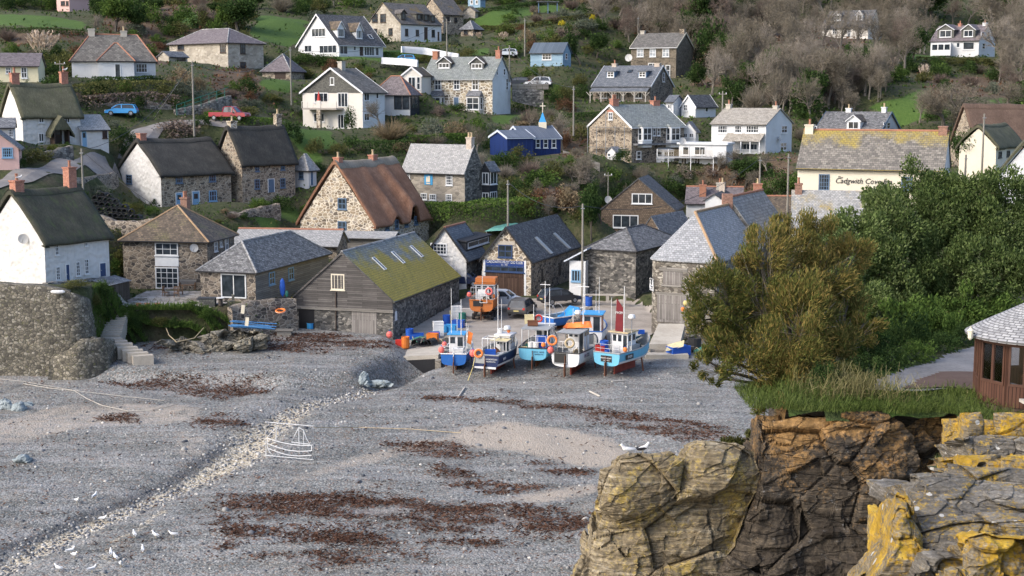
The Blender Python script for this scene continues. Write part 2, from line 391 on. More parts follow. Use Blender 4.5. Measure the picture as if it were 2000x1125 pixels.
# ground
def m_hill():
 t=NT('rough hillside');w=t.world();g=t.attr('grass');r=t.attr('bracken');n=t.noise(w,.35,6,.7);n2=t.noise(w,2.2,5,.75);n3=t.noise(w,9,3,.7)
 scrub=t.ramp(n2,[(.28,(.026,.032,.013)),(.5,(.055,.066,.026)),(.72,(.1,.105,.048))])
 scrub=t.mix(t.step(n,.48,.66),scrub,t.ramp(n2,[(.3,(.06,.05,.03)),(.7,(.13,.11,.07))]))
 gr=t.ramp(t.mth('ADD',t.mth('MULTIPLY',n2,.5),t.mth('MULTIPLY',n3,.5)),[(.3,(.04,.075,.016)),(.5,(.068,.122,.024)),(.7,(.1,.155,.04))])
 br=t.ramp(n2,[(.3,(.07,.048,.03)),(.7,(.16,.115,.075))])
 c=t.mix(t.step(t.mth('ADD',r,t.mth('MULTIPLY',t.mth('SUBTRACT',n,.5),.9)),.4,.6),scrub,br)
 c=t.mix(t.step(t.mth('ADD',g,t.mth('MULTIPLY',t.mth('SUBTRACT',n,.5),.7)),.42,.58),c,gr)
 t.col(c,.95);t.bump(t.mth('ADD',n2,t.mth('MULTIPLY',n3,.5)),.9,.25);return t.m
M['hill']=m_hill()
def m_beach():
 t=NT('pebble beach');w=t.world();sand=t.attr('sand');foam=t.attr('stream');wet=t.attr('wet');tr=t.attr('track');wd=t.attr('weed')
 v=t.voro(w,7.5);r=t.sep(v.outputs['Color']);v2=t.voro(w,14.0);r2=t.sep(v2.outputs['Color'])
 f=t.mth('ADD',t.mth('MULTIPLY',r[0],.6),t.mth('MULTIPLY',r2[0],.4))
 peb=t.ramp(f,[(.1,(.088,.09,.086)),(.42,(.17,.173,.165)),(.66,(.25,.253,.242)),(.88,(.375,.378,.36))])
 rust=t.mix(t.mth('MULTIPLY',t.step(r[1],.86,.93),.6),peb,(.26,.17,.12))
 n=t.noise(w,.16,5,.65);n2=t.noise(w,1.3,5,.7)
 c=t.mix(t.step(n,.35,.7),rust,t.mix(1,rust,(.7,.7,.68),'MULTIPLY'))
 c=t.mix(t.mth('MULTIPLY',t.step(t.noise(w,.5,4,.7),.5,.75),.35),c,(.27,.235,.19))
 bd=t.noise(t.world((.12,.9,1),(0,0,.15)),1,5,.65);c=t.mix(t.mth('MULTIPLY',t.step(bd,.48,.62),.45),c,t.mix(1,c,(.66,.665,.64),'MULTIPLY'));c=t.mix(t.mth('MULTIPLY',t.step(bd,.5,.38),.3),c,(.33,.325,.32))
 sn=t.step(t.mth('ADD',sand,t.mth('MULTIPLY',t.mth('SUBTRACT',n2,.5),1.0)),.4,.8)
 c=t.mix(t.mth('MULTIPLY',sn,.88),c,t.ramp(t.noise(w,5,4,.7),[(.3,(.3,.255,.2)),(.7,(.44,.38,.31))]))
 fo=t.step(t.mth('ADD',foam,t.mth('MULTIPLY',t.mth('SUBTRACT',t.noise(w,1.8,5,.8),.5),1.7)),.5,.85)
 c=t.mix(fo,c,t.ramp(f,[(.1,(.2,.165,.11)),(.5,(.4,.34,.24)),(.9,(.72,.66,.54))]))
 c=t.mix(t.mth('MULTIPLY',t.step(t.mth('ADD',wd,t.mth('MULTIPLY',t.mth('SUBTRACT',n2,.5),.9)),.45,.75),.7),c,t.ramp(f,[(.2,(.05,.026,.02)),(.8,(.15,.085,.065))]))
 c=t.mix(t.mth('MULTIPLY',t.step(wet,.2,.9),.55),c,(.05,.05,.052))  # mask mixes the pebbles towards near black
 t.col(c,.8);t.bump(t.mth('ADD',t.mth('SUBTRACT',1,v.outputs['Distance']),t.mth('ADD',t.mth('MULTIPLY',t.mth('SUBTRACT',1,v2.outputs['Distance']),.4),n2)),.8,.07);return t.m
M['beach']=m_beach()
def m_road(name,c,c2):
 t=NT(name);w=t.world();n=t.noise(w,.5,6,.7);n2=t.noise(w,8,4,.7);st=t.noise(t.world((.25,2,1)),1,4,.7)
 f=t.mth('ADD',t.mth('MULTIPLY',n,.5),t.mth('ADD',t.mth('MULTIPLY',n2,.25),t.mth('MULTIPLY',st,.25)))
 t.col(t.ramp(f,[(.35,c),(.65,c2)]),.9);t.bump(n2,.3,.02);return t.m
M['road']=m_road('worn tarmac lane',(.13,.12,.115),(.26,.245,.23))
M['slip']=m_road('concrete slipway',(.2,.175,.15),(.4,.36,.31))
M['slip_pale']=m_road('pale concrete',(.3,.27,.22),(.5,.46,.39))
M['gravel']=m_road('grey gravel',(.11,.11,.115),(.23,.23,.235))
M['paving']=m_rubble('crazy paving',[(.25,.22,.19),(.36,.33,.29),(.46,.43,.39)],(.16,.15,.12),1.4,1.4,.06)
def m_rock(name,dark,mid,lt,lich,lth=.5,seam=True,lam=.9,rot=(0,.35,0),zlo=None,zhi=None,ca=.55,wsp=False):
 t=NT(name);w=t.world();ws=t.world((.5,.5,5),rot)
 kk=3.0 if wsp else 1.0;n=t.noise(ws,1.0*kk,8,.75,.3);n2=t.noise(w,1.1*kk,6,.7);n3=t.noise(w,7*kk,5,.75);la=t.noise(t.world((.9,.9,15),rot),kk,6,.7,.2)
 f=t.mth('ADD',t.mth('MULTIPLY',n,.5),t.mth('ADD',t.mth('MULTIPLY',n2,.25),t.mth('MULTIPLY',n3,.25)))
 c=t.ramp(f,[(.32,dark),(.5,mid),(.64,lt)])
 c=t.mix(.6,c,t.ramp(la,[(.32,G3(.08)),(.66,G3(.92))]),'OVERLAY')
 ln=t.mth('ADD',t.mth('MULTIPLY',t.noise(w,1.5 if wsp else .55,6,.7),.55),t.mth('MULTIPLY',t.noise(w,15,4,.7) if wsp else n3,.45))
 if zlo is not None:
  g=t.new('NewGeometry');sx=t.new('SeparateXYZ');t.L(g.outputs['Position'],sx.inputs[0])
  ln=t.mth('ADD',ln,t.mth('MULTIPLY',t.mth('SUBTRACT',t.step(sx.outputs[2],zlo,zhi),.5),.34))
 msk=t.step(ln,lth,lth+.09)
 lc=t.ramp(t.noise(w,3.2,5,.7),[(.3,tuple(x*.5 for x in lich)),(.55,lich),(.75,tuple(min(.8,x*1.5+.05) for x in lich))])
 c=t.mix(t.mth('MULTIPLY',msk,lam),c,lc)
 wh=t.step(t.noise(w,2.4,6,.8),.6,.68);c=t.mix(t.mth('MULTIPLY',wh,.5),c,(.42,.42,.4))
 ck=t.voro(t.world((.55,.55,2.4),rot),1.1,'DISTANCE_TO_EDGE').outputs['Distance']
 ck2=t.voro(t.world((1,1,3.5),rot),2.4,'DISTANCE_TO_EDGE').outputs['Distance']
 if seam:
  c=t.mix(t.mth('MULTIPLY',t.mth('SUBTRACT',1,t.step(ck,0,.02)),ca),c,(.014,.013,.011));c=t.mix(t.mth('MULTIPLY',t.mth('SUBTRACT',1,t.step(ck2,0,.025)),ca*.6),c,(.02,.017,.014))
 if wsp:
  vs=t.voro(w,3.0);c=t.mix(t.mth('MULTIPLY',t.mth('LESS_THAN',vs.outputs['Distance'],.17),t.mth('GREATER_THAN',t.sep(vs.outputs['Color'])[0],.6)),c,(.55,.54,.5));c=t.mix(t.mth('MULTIPLY',t.step(t.noise(w,16,4,.7),.58,.66),.4),c,(.07,.06,.045))
 t.col(c,.9);t.bump(t.mth('ADD',t.mth('ADD',t.mth('ADD',n,t.mth('MULTIPLY',la,.7)),t.mth('MULTIPLY',n3,.35)),t.mth('MULTIPLY',t.step(ck,0,.06),ca)),1.0,.07 if wsp else .16);return t.m
M['rock_cliff']=m_rock('layered cliff rock',(.022,.018,.015),(.07,.057,.042),(.165,.132,.092),(.38,.22,.08),.56,zlo=6.5,zhi=13.2,ca=.5)
M['rock_green']=m_rock('yellow lichened cliff rock',(.07,.055,.036),(.23,.185,.115),(.45,.4,.3),(.47,.34,.085),.5,ca=.32)
M['rock_near']=m_rock('grey lichened rock',(.05,.045,.038),(.15,.135,.11),(.34,.315,.27),(.52,.33,.035),.52,ca=.12,wsp=True)
M['rock_orange']=m_rock('orange lichened rock',(.08,.07,.05),(.2,.165,.11),(.36,.32,.25),(.56,.34,.025),.45,True,.92,ca=.12,wsp=True)
M['rock_bank']=m_rock('pale bank rock',(.08,.072,.058),(.22,.2,.155),(.42,.39,.32),(.14,.15,.06),.58)
# foliage
M['lf_dark']=m_leaf('dark evergreen leaves',[(0.0189,0.0351,0.0135),(0.0378,0.0675,0.0216),(0.0743,0.1148,0.0351)])
M['lf_green']=m_leaf('green leaves',[(0.0338,0.0607,0.0162),(0.0675,0.1148,0.027),(0.1283,0.189,0.0473)])
M['lf_olive']=m_leaf('olive leaves',[(0.042,0.048,0.0168),(0.084,0.09,0.0312),(0.156,0.156,0.0576)])
M['lf_yellow']=m_leaf('yellow green leaves',[(.07,.08,.014),(.13,.14,.024),(.22,.22,.04)])
M['lf_gold']=m_leaf('yellow flowers',[(.3,.25,.02),(.48,.4,.03),(.6,.5,.05)])
M['lf_brown']=m_leaf('rusty bracken leaves',[(0.063,0.0324,0.018),(0.117,0.063,0.036),(0.18,0.108,0.0675)])
M['lf_buff']=m_leaf('buff dead leaves',[(.13,.1,.06),(.22,.17,.1),(.32,.25,.16)])
M['lf_grey']=m_leaf('grey green leaves',[(0.06,0.072,0.048),(0.108,0.126,0.09),(0.18,0.198,0.144)])
M['lf_pampas']=m_leaf('pampas plumes',[(.36,.27,.19),(.5,.4,.3),(.62,.52,.42)])
M['lf_tam']=m_leaf('tamarisk sprays',[(0.0574,0.0656,0.0198),(0.1189,0.123,0.036),(0.1927,0.164,0.0495),(0.2788,0.2009,0.0675)])
M['lf_euo']=m_leaf('glossy evergreen leaves',[(0.0293,0.0488,0.0156),(0.0683,0.1025,0.0312),(0.1269,0.1708,0.0586),(0.1854,0.2245,0.0976)])
M['twig']=m_leaf('bare grey brown twigs',[(.095,.082,.06),(.16,.14,.105),(.24,.21,.165)],.05)
M['twig_pale']=m_leaf('bare pale twigs',[(.15,.13,.1),(.23,.2,.16),(.32,.28,.23)],.05)
M['twig_red']=m_leaf('bare purple brown twigs',[(.09,.068,.055),(.15,.115,.095),(.21,.165,.135)],.05)
M['bark']=m_boards('tree bark',[(.05,.042,.034),(.1,.085,.068),(.16,.14,.11)],.12,True)
M['grass']=m_leaf('grass blades',[(.045,.07,.016),(.08,.115,.028),(.135,.17,.055)],.3)
M['grass_dry']=m_leaf('dry grass blades',[(.13,.12,.05),(.22,.2,.09),(.3,.27,.14)],.3)
M['weed']=m_leaf('brown seaweed',[(.045,.024,.017),(.1,.056,.04),(.175,.105,.078)],.05)

M['slate_lichen2']=m_slate('pale slate with orange lichen',[(.2,.2,.19),(.32,.32,.31),(.44,.43,.4)],.3,.18,lich=.8,lc=(.42,.3,.05),thr=.5,lsc=.3,mort=G3(.14))
M['slate_ochre']=m_slate('hill slate with ochre lichen',[(.06,.055,.05),(.12,.11,.1),(.19,.175,.16)],lich=.85,lc=(.3,.2,.05),thr=.52,lsc=.3)
M['moss_roof']=m_slate('moss covered slate',[(.13,.14,.14),(.2,.215,.21),(.3,.31,.3)],.36,.26,lich=.93,lc=(.47,.36,.055),thr=.36,lsc=.16,lv=-6.4,mort=(.09,.08,.03))
M['tile_buff']=m_slate('buff lichened tiles',[(.2,.175,.14),(.31,.28,.23),(.4,.37,.31)],.34,.26,mort=G3(.16))
M['roof_slate_sheet']=m_boards('dark blue grey sheet roof',[(.06,.08,.1),(.085,.11,.14),(.12,.15,.18)],.35,True,20,.6)
M['thatch_russet']=m_thatch('russet brown thatch',[(.07,.045,.033),(.12,.08,.06),(.18,.125,.09)])
M['stone_speck']=m_rubble('speckled stone',[(.1,.085,.07),(.22,.17,.11),(.4,.33,.22),(.5,.45,.36)],(.6,.56,.47),1.3,2.2,.16)
M['stone_cream']=m_rubble('cream stone',[(.3,.27,.22),(.4,.36,.29),(.48,.44,.37)],(.36,.33,.27),1.3,2.4,.05)
M['stone_dull']=m_rubble('dull brown stone',[(.1,.085,.065),(.16,.135,.1),(.22,.185,.14)],(.2,.17,.13),2,3.2,.05)
M['cream_white']=m_render('cream white render',(.62,.59,.53),.18,.25,4)
M['cream_yellow']=m_render('pale yellow render',(.68,.62,.42),.15,.25,4)
M['boards_pale']=m_boards('pale grey boards',[(.13,.12,.105),(.22,.205,.18),(.31,.29,.26)])
M['pale_paint']=m_plain('pale blue grey paint',(.52,.57,.64),.5,.12)
M['sign_blue']=m_plain('royal blue signboard',(.02,.05,.19),.4,.15)
M['painting']=m_plain('sky blue panel paint',(.05,.3,.56),.5,.25)
M['red_paint']=m_plain('red plastic',(.5,.04,.03),.5,.25)
M['slate_pale2']=m_slate('pale weathered slate',[(.17,.18,.185),(.27,.28,.29),(.38,.385,.39)],.34,.24,white=.3,mort=G3(.1))
M['slate_roof_blue2']=m_slate('blue grey weathered slate',[(.125,.13,.132),(.2,.207,.208),(.3,.305,.3)],.46,.34,white=.4,mort=G3(.05))
M['brown_pave']=m_road('reddish brown paving',(.07,.045,.038),(.12,.085,.07));M['clear_sheet']=m_plain('clouded roof sheet',(.42,.43,.42),.5,.2)
M['lichen_ridge']=m_plain('lichened ridge tiles',(.36,.24,.14),.9,.35)
M['lf_tamg']=m_leaf('green tamarisk sprays',[(0.0369,0.0492,0.0144),(0.0779,0.0943,0.0252),(0.1394,0.1476,0.0432)])
t=NT('clear window glass');gl=t.new('BsdfGlossy');gl.inputs['Roughness'].default_value=.04;tr=t.new('BsdfTransparent');mx=t.new('MixShader');fr=t.new('Fresnel');fr.inputs[0].default_value=1.5;t.L(t.mth('ADD',fr.outputs[0],.06),mx.inputs[0]);t.L(tr.outputs[0],mx.inputs[1]);t.L(gl.outputs[0],mx.inputs[2]);t.L(mx.outputs[0],t.n['Material Output'].inputs[0]);M['clear_glass']=t.m
M['gaz_wood']=m_plain('brown stained timber',(.075,.035,.022),.55,.3);M['boards_gaz']=m_boards('brown stained boards',[(.05,.022,.014),(.075,.034,.022),(.11,.055,.035)],.12,True)
M['slate_gaz']=m_slate('summerhouse slates',[(.2,.2,.2),(.3,.3,.3),(.43,.43,.42)],.24,.13,white=.2,mort=G3(.07));M['bench_pale']=m_plain('pale weathered plank',(.42,.39,.34),.85,.25)
M['boulder']=m_plain('pale blue grey boulder',(.26,.3,.31),.85,.35)
M['net_dark']=m_plain('dark fishing net',(.055,.052,.045),.95,.5,0,9)
M['teak']=m_plain('faded teak',(.2,.12,.07),.8,.3)
M['bark_pale']=m_boards('pale tree bark',[(.1,.09,.07),(.18,.16,.13),(.27,.24,.2)],.12,True)
M['stone_barn']=m_rubble('mixed barn stone',[(.07,.062,.052),(.17,.15,.125),(.27,.245,.2),(.42,.39,.33)],(.1,.09,.075),2.0,3.8,.085)
def m_hull(name,c):
 t=NT(name);o=t.coord('Object',(9,9,.7));n=t.noise(o,1,4,.7);n2=t.noise(t.coord('Object'),1.6,5,.7);n3=t.noise(t.coord('Object'),14,3,.7)
 k=t.mix(t.mth('MULTIPLY',t.step(n,.52,.72),.45),tuple(x*.95 for x in c),tuple(x*.5+.06 for x in c));k=t.mix(t.mth('MULTIPLY',t.step(n2,.55,.7),.35),k,tuple(x*.7+.1 for x in c));k=t.mix(t.mth('MULTIPLY',t.step(n3,.62,.7),.5),k,(.16,.09,.06));t.col(k,.5);return t.m
# ------------------------------------------------------------------ buildings
HOUSES={}
UP=Vector((0,0,1))
class House:
 """rectangular house from its nearest corner: face A runs right/away from it, face B left/away"""
 def __init__(s,key,name,label,cat,c,Y,phi,ye,yr,pxA=None,pxB=None,LA=None,LB=None,ridge='A',roof='gable',wA='white_render',wB=None,rm='slate',
     over=.3,og=.2,hin=None,chim=(),wins=(),dorm=(),sky=(),group=None,z0=None,foot=1.6,th=.14,barge=None,ridge_m=None,fascia='black',rsub=.6,amp=.04):
  s.__dict__.update(locals());del s.__dict__['s']
  s.P0=at(c[0],c[1],Y) if z0 is None else Vector((at(c[0],c[1],Y).x,Y,z0));s.zb=s.P0.z
  a=math.radians(phi);s.dA=Vector((math.cos(a),math.sin(a),0));s.dB=Vector((-math.sin(a),math.cos(a),0))
  s.LA=LA or s.solve(s.dA,pxA);s.LB=LB or s.solve(s.dB,pxB)
  s.he=zpix(Y,ye)-s.zb
  s.dr,s.dc,s.Lr,s.Lc=(s.dA,s.dB,s.LA,s.LB) if ridge=='A' else (s.dB,s.dA,s.LB,s.LA)
  s.hw=s.Lc/2
  s.hin=(s.hw*.9 if hin is None else hin) if roof=='hip' else 0
  if roof=='hip' and s.hin*2>s.Lr-.4:s.hin=max(.1,s.Lr/2-.2)
  q=s.P0+s.dc*s.hw+s.dr*s.hin
  s.hr=max(s.he+.5,zpix(q.y,yr)-s.zb)
  s.slope=(s.hr-s.he)/s.hw
  HOUSES[key]=s
 def solve(s,d,px):
  u=(px-1000)/FPX;P=s.P0;k=u*(P.y*cp-(s.zb+1-CH)*sp)
  return max(1.0,(k-P.x)/(d.x-u*d.y*cp))
 def pt(s,t,w,h):   # along ridge dir t, across w, height h
  p=s.P0+s.dr*t+s.dc*w;p.z=s.zb+h;return p
 def corners(s):return [s.pt(0,0,0),s.pt(s.Lr,0,0),s.pt(s.Lr,s.Lc,0),s.pt(0,s.Lc,0)]
 def inside(s,x,y,m=0.):
  d=Vector((x-s.P0.x,y-s.P0.y,0));a=d.dot(s.dr);b=d.dot(s.dc)
  return max(-a-m,a-s.Lr-m,-b-m,b-s.Lc-m)
 # --- faces of the wall the camera sees
 def plane(s,face):
  n=(s.dA.cross(UP) if face=='A' else-(s.dB.cross(UP)));return s.P0,n,(s.dA if face=='A' else s.dB)
 def on(s,face,px,py):
  P,n,d=s.plane(face);return ray_plane(px,py,P,n)
 def roofplane(s):    # the slope the camera sees
  n=-s.dc*s.slope+UP;n.normalize();return s.pt(0,0,s.he),n
 def onroof(s,px,py):
  P,n=s.roofplane();return ray_plane(px,py,P,n)
 def build(s):
  s.root=thing(s.name,s.label,s.cat,s.P0,0,s.group);s.org=Vector(s.P0)
  mA=M[s.wA];mB=M[s.wB or s.wA]
  w=MB();f=-s.foot
  P=s.pt
  def wall(a,b,top,mi):
   d=(b-a);L=d.length;uv=[(0,0),(L,0)]
   pts=[Vector((a.x,a.y,s.zb+f)),Vector((b.x,b.y,s.zb+f))]
   for (t,h) in top:q=a+d*t;pts.append(Vector((q.x,q.y,s.zb+h)));uv.append((t*L,h-f))
   w.face(pts,uv,mi)
  rA=s.ridge=='A';g=s.roof in ('gable','thatch')
  lon=[(1,s.he),(0,s.he)];gab=[(1,s.he),(.5,s.hr-.03),(0,s.he)] if g else lon
  c=s.corners();mi_r,mi_g=(0,1) if rA else (1,0)
  flip=(lambda a,b:(a,b)) if rA else (lambda a,b:(b,a))
  wall(*flip(c[0],c[1]),lon,mi_r);wall(*flip(c[1],c[2]),gab,mi_g);wall(*flip(c[2],c[3]),lon,mi_r);wall(*flip(c[3],c[0]),gab,mi_g)
  w.build('wall',[mA,mB],s.root,s.org)
  if s.roof=='thatch':s.thatch()
  elif s.roof=='gable':s.gable()
  elif s.roof=='hip':s.hip()
  elif s.roof=='lean':
   r=MB();o=P(-.4,-.25,s.hr+.1);e=P(-.4,s.Lc+.5,s.he-.15)-o;r.obox(o,s.dr*(s.Lr+.6),e,UP*.16);r.build('roof',M[s.rm],s.root,s.org)
  else:
   r=MB();o=P(-.25,-.25,s.he);r.obox(o,s.dr*(s.Lr+.5),s.dc*(s.Lc+.5),UP*.25);r.build('roof',M['white_paint'],s.root,s.org)
  for k in s.chim:s.chimney(*k)
  for k in s.wins:s.window(*k)
  for k in s.sky:s.skylight(*k)
  for k in s.dorm:s.dormer(*k)
  return s.root
 def slab(s,b,a0,a1,n_e,t):
  pass
 def gable(s):
  r=MB();o,og,t=s.over,s.og,s.th;P=s.pt;sl=s.slope
  e=s.he-o*sl;n=max(3,int(s.Lr/s.rsub));k=max(3,int(s.hw*1.3/s.rsub))
  A0,A1=P(-og,-o,e+t),P(s.Lr+og,-o,e+t);R0,R1=P(-og,s.hw,s.hr+t),P(s.Lr+og,s.hw,s.hr+t)
  B0,B1=P(-og,s.Lc+o,e+t),P(s.Lr+og,s.Lc+o,e+t)
  up=(A0,A1,R1,R0);dn=(B1,B0,R0,R1)
  if s.ridge=='B':up=(A1,A0,R0,R1);dn=(B0,B1,R1,R0)
  r.grid(*up,n,k,s.amp);r.grid(*dn,n,k,s.amp)
  d=UP*t
  for (x,y,z,q) in ((A0,R0,B0,0),(A1,R1,B1,0)):
   r.face([x,y,y-d,x-d]);r.face([y,z,z-d,y-d])
  for (x,y) in ((A0,A1),(B0,B1)):r.face([x,y,y-d,x-d])
  r.face([A0-d,A1-d,R1-d,R0-d]);r.face([B0-d,B1-d,R1-d,R0-d])
  s.roofo=r.build('roof',M[s.rm],s.root,s.org)
  if s.barge:
   for g in (-og,s.Lr+og):
    b=MB();gg=g-.05 if g<0 else g
    for sgn in (0,1):
     w0,w1=(-o,s.hw) if sgn==0 else (s.Lc+o,s.hw)
     p0,p1=P(gg,w0,e-.1),P(gg,w1,s.hr-.1)
     b.obox(p0,p1-p0,s.dr*.05,UP*(t+.16))
    b.build('barge_board',M[s.barge],s.roofo,s.org)
  gt=MB()
  p0,p1=P(-og*.9,-o-.1,e-.02),P(s.Lr+og*.9,-o-.1,e-.02)
  gt.obox(p0,p1-p0,s.dc*.09,UP*.1);gt.build('gutter',M[s.fascia],s.root,s.org)
  if s.ridge_m:
   rr=MB();rr.tube([P(-og,s.hw,s.hr+t-.02),P(s.Lr+og,s.hw,s.hr+t-.02)],.13,8);rr.build('ridge_tiles',M[s.ridge_m],s.root,s.org)
 def hip(s):
  r=MB();o,t=s.over,s.th;P=s.pt;sl=s.slope;e=s.he-o*sl*.5
  c=[P(-o,-o,e),P(s.Lr+o,-o,e),P(s.Lr+o,s.Lc+o,e),P(-o,s.Lc+o,e)]
  R0,R1=P(s.hin,s.hw,s.hr+t),P(s.Lr-s.hin,s.hw,s.hr+t)
  qs=[[c[0],c[1],R1,R0],[c[1],c[2],R1],[c[2],c[3],R0,R1],[c[3],c[0],R0]]
  for q in qs:
   if s.ridge=='B':q=q[::-1]
   a,b=(q[0],q[1]) if s.ridge=='A' else (q[-1],q[-2])
   ee=(b-a).normalized();nn=(q[1]-q[0]).cross(q[2]-q[0]).normalized();ww=nn.cross(ee)
   if ww.z<0:ww=-ww
   uv=[((p-a).dot(ee),(p-a).dot(ww)) for p in q]
   if len(q)==4:
    # subdivide the long slopes a little so they are not dead flat
    r.face(q,uv)
   else:r.face(q,uv)
  d=UP*t
  for i in range(4):a,b=c[i],c[(i+1)%4];r.face([a,b,b-d,a-d])
  r.face([p-d for p in c][::-1])
  s.roofo=r.build('roof',M[s.rm],s.root,s.org)
  gt=MB()
  p0,p1=P(-o,-o-.1,e-.1),P(s.Lr+o,-o-.1,e-.1);gt.obox(p0,p1-p0,s.dc*.09,UP*.1)
  p0,p1=P(-o-.1,-o,e-.1),P(-o-.1,s.Lc+o,e-.1);gt.obox(p0,p1-p0,s.dr*.09,UP*.1)
  gt.build('gutter',M[s.fascia],s.root,s.org)
  rr=MB();m=M[s.ridge_m or 'slate_pale']
  for a,b in ((R0,R1),(c[0],R0),(c[3],R0),(c[1],R1),(c[2],R1)):rr.tube([a,b],.1,6)
  rr.build('ridge_tiles',m,s.root,s.org)
 def profile(s,t,dip=0.0,tk=.5):
  """thatch section at ridge position t, from one eave over the ridge to the other: (w, h)"""
  o=.45;sl=s.slope;pr=[]
  ez=s.he-.15+dip
  half=[(.12,ez-.02),(-o+.08,ez-.18),(-o-.06,ez-.02),(-o,ez+.16)]
  n=9
  for i in range(1,n+1):
   u=i/n;w=-o+(s.hw-.25+o)*u
   h=ez+.16+(s.hr+tk-.1-ez-.16)*(u**1.04)
   h+=.22*math.sin(math.pi*u)
   half.append((w,h))
  half.append((s.hw,s.hr+tk+.02))
  return half
 def thatch(s,dips=(),ridge_band=None):
  r=MB();og=.3;n=max(10,int(s.Lr/.4));P=s.pt;T=[(-og)+(s.Lr+2*og)*i/n for i in range(n+1)]
  dips=getattr(s,'dips',())
  rows=[]
  for i,t in enumerate(T):
   dip=0
   for (tc,hw,hh) in dips:
    x=abs(t-tc)/hw
    if x<1:dip=max(dip,hh*min(1,(1-x)*2.2))
   h1=s.profile(t,dip);h2=s.profile(t)
   sag=-.16*math.sin(math.pi*i/n);ends=-.12 if i in (0,n) else 0
   pr=h1+[(s.Lc-w,h) for (w,h) in h2[::-1][1:]]
   row=[]
   for (w,h) in pr:
    p=P(t,w,h+sag*max(0,(h-s.he)/(s.hr-s.he))+ends*.5)
    p=p+UP*(.1*mnoise.noise(p*.45)+.05*mnoise.noise(p*1.3))
    row.append(p)
   rows.append(row)
  m=len(rows[0]);fl=s.ridge=='B'
  V=[0]
  for j in range(1,m):V.append(V[-1]+(rows[0][j]-rows[0][j-1]).length)
  for i in range(n):
   for j in range(m-1):
    q=[(rows[i][j],(T[i],V[j])),(rows[i+1][j],(T[i+1],V[j])),(rows[i+1][j+1],(T[i+1],V[j+1])),(rows[i][j+1],(T[i],V[j+1]))]
    if fl:q=q[::-1]
    r.face([x[0] for x in q],[x[1] for x in q],0,True)
  for i in (0,n):       # thick rounded verges: the section, its inner offset and the reveal between
   row=rows[i];sg=-1 if i==0 else 1
   inner=[p-UP*.38+s.dr*(sg*-.05) for p in row[3:m-3]];outer=row[3:m-3]
   for j in range(len(outer)-1):
    q=[outer[j],outer[j+1],inner[j+1],inner[j]]
    r.face(q if (i==0) != fl else q[::-1],[(j*.3,0),(j*.3+.3,0),(j*.3+.3,.4),(j*.3,.4)],0,False)
   nxt=rows[1 if i==0 else n-1]
   for j in range(len(inner)-1):
    a,b=inner[j],inner[j+1];d2=s.dr*(-sg*.5)
    r.face([a,b,b+d2,a+d2])
  s.roofo=r.build('roof',M[s.rm],s.root,s.org,weld=True)
  rb=MB();mid=m//2;k=2
  for i in range(n):
   for j in range(mid-k,mid+k):
    q=[rows[i][j]+UP*.07,rows[i+1][j]+UP*.07,rows[i+1][j+1]+UP*.07,rows[i][j+1]+UP*.07]
    if fl:q=q[::-1]
    rb.face(q,[(T[i],j*.5),(T[i+1],j*.5),(T[i+1],j*.5+.5),(T[i],j*.5+.5)],0,True)
   for j,sg in ((mid-k,1),(mid+k,-1)):
    a,b=rows[i][j],rows[i+1][j];rb.face([a,b,b+UP*.07,a+UP*.07])
  rb.build('thatch_ridge',M[ridge_band or getattr(s,'band',None) or s.rm],s.root,s.org,weld=True)
 def chimney(s,t,w,wid,dep,ytop,mat='brick',pots=1,potm='terracotta',hbase=None):
  """t along ridge (metres), w across from the ridge line"""
  t=min(t,s.Lr-.5);p=s.pt(t,s.hw+w,0);zt=zpix(p.y,ytop);zb=s.zb+(s.hr-abs(w)*s.slope-1.3 if hbase is None else hbase)
  zt=max(zt,s.zb+s.hr+.5)
  b=MB();a=s.dr*wid;d=s.dc*dep;o=Vector((p.x,p.y,zb))-a/2-d/2
  b.obox(o,a,d,UP*(zt-.14-zb));a2=s.dr*(wid+.14);d2=s.dc*(dep+.14)
  b.obox(Vector((p.x,p.y,zt-.14))-a2/2-d2/2,a2,d2,UP*.14)
  ch=b.build('chimney',M[mat],s.root,s.org)
  for i in range(pots):
   q=Vector((p.x,p.y,zt))+s.dr*((i-(pots-1)/2)*.4)
   pm=MB();pm.lathe([(.16,0),(.13,.1),(.12,.5),(.15,.52),(.15,.6),(.08,.6)],q,8);pm.build('chimney_pot',M[potm],ch,s.org)
 def window(s,face,x0,y0,x1,y1,nx=2,ny=2,fm='white_paint',st='win',lit=False):
  P,n,d=s.plane(face);xm,ym=(x0+x1)/2,(y0+y1)/2
  a=s.on(face,x0,ym);b=s.on(face,x1,ym);c=s.on(face,xm,ym)
  if (b-a).dot(d)<0:a,b=b,a
  wd=abs((b-a).dot(d));zt=s.on(face,xm,y0).z;zb=s.on(face,xm,y1).z
  mid=(a+b)/2;win_mesh(s.root,s.org,Vector((mid.x,mid.y,zb)),d,n,wd,zt-zb,nx,ny,fm,st,lit)
 def skylight(s,px,py,w,h,fm='white_paint'):
  q=s.onroof(px,py);P,n=s.roofplane();up=n.cross(s.dr);up=up if up.z>0 else-up
  b=MB();o=q-s.dr*w/2-up*h/2+n*(s.th*.8)
  for (oo,aa,uu) in ((o,w,.07),(o+up*(h-.07),w,.07)):b.obox(oo,s.dr*aa,up*uu,n*.1)
  b.obox(o+up*.07,s.dr*.07,up*(h-.14),n*.1);b.obox(o+up*.07+s.dr*(w-.07),s.dr*.07,up*(h-.14),n*.1)
  f=b.build('skylight',M[fm],s.root,s.org)
  g=MB();g.obox(o+s.dr*.07+up*.07,s.dr*(w-.14),up*(h-.14),n*.06);g.build('pane',M['glass'],f,s.org)
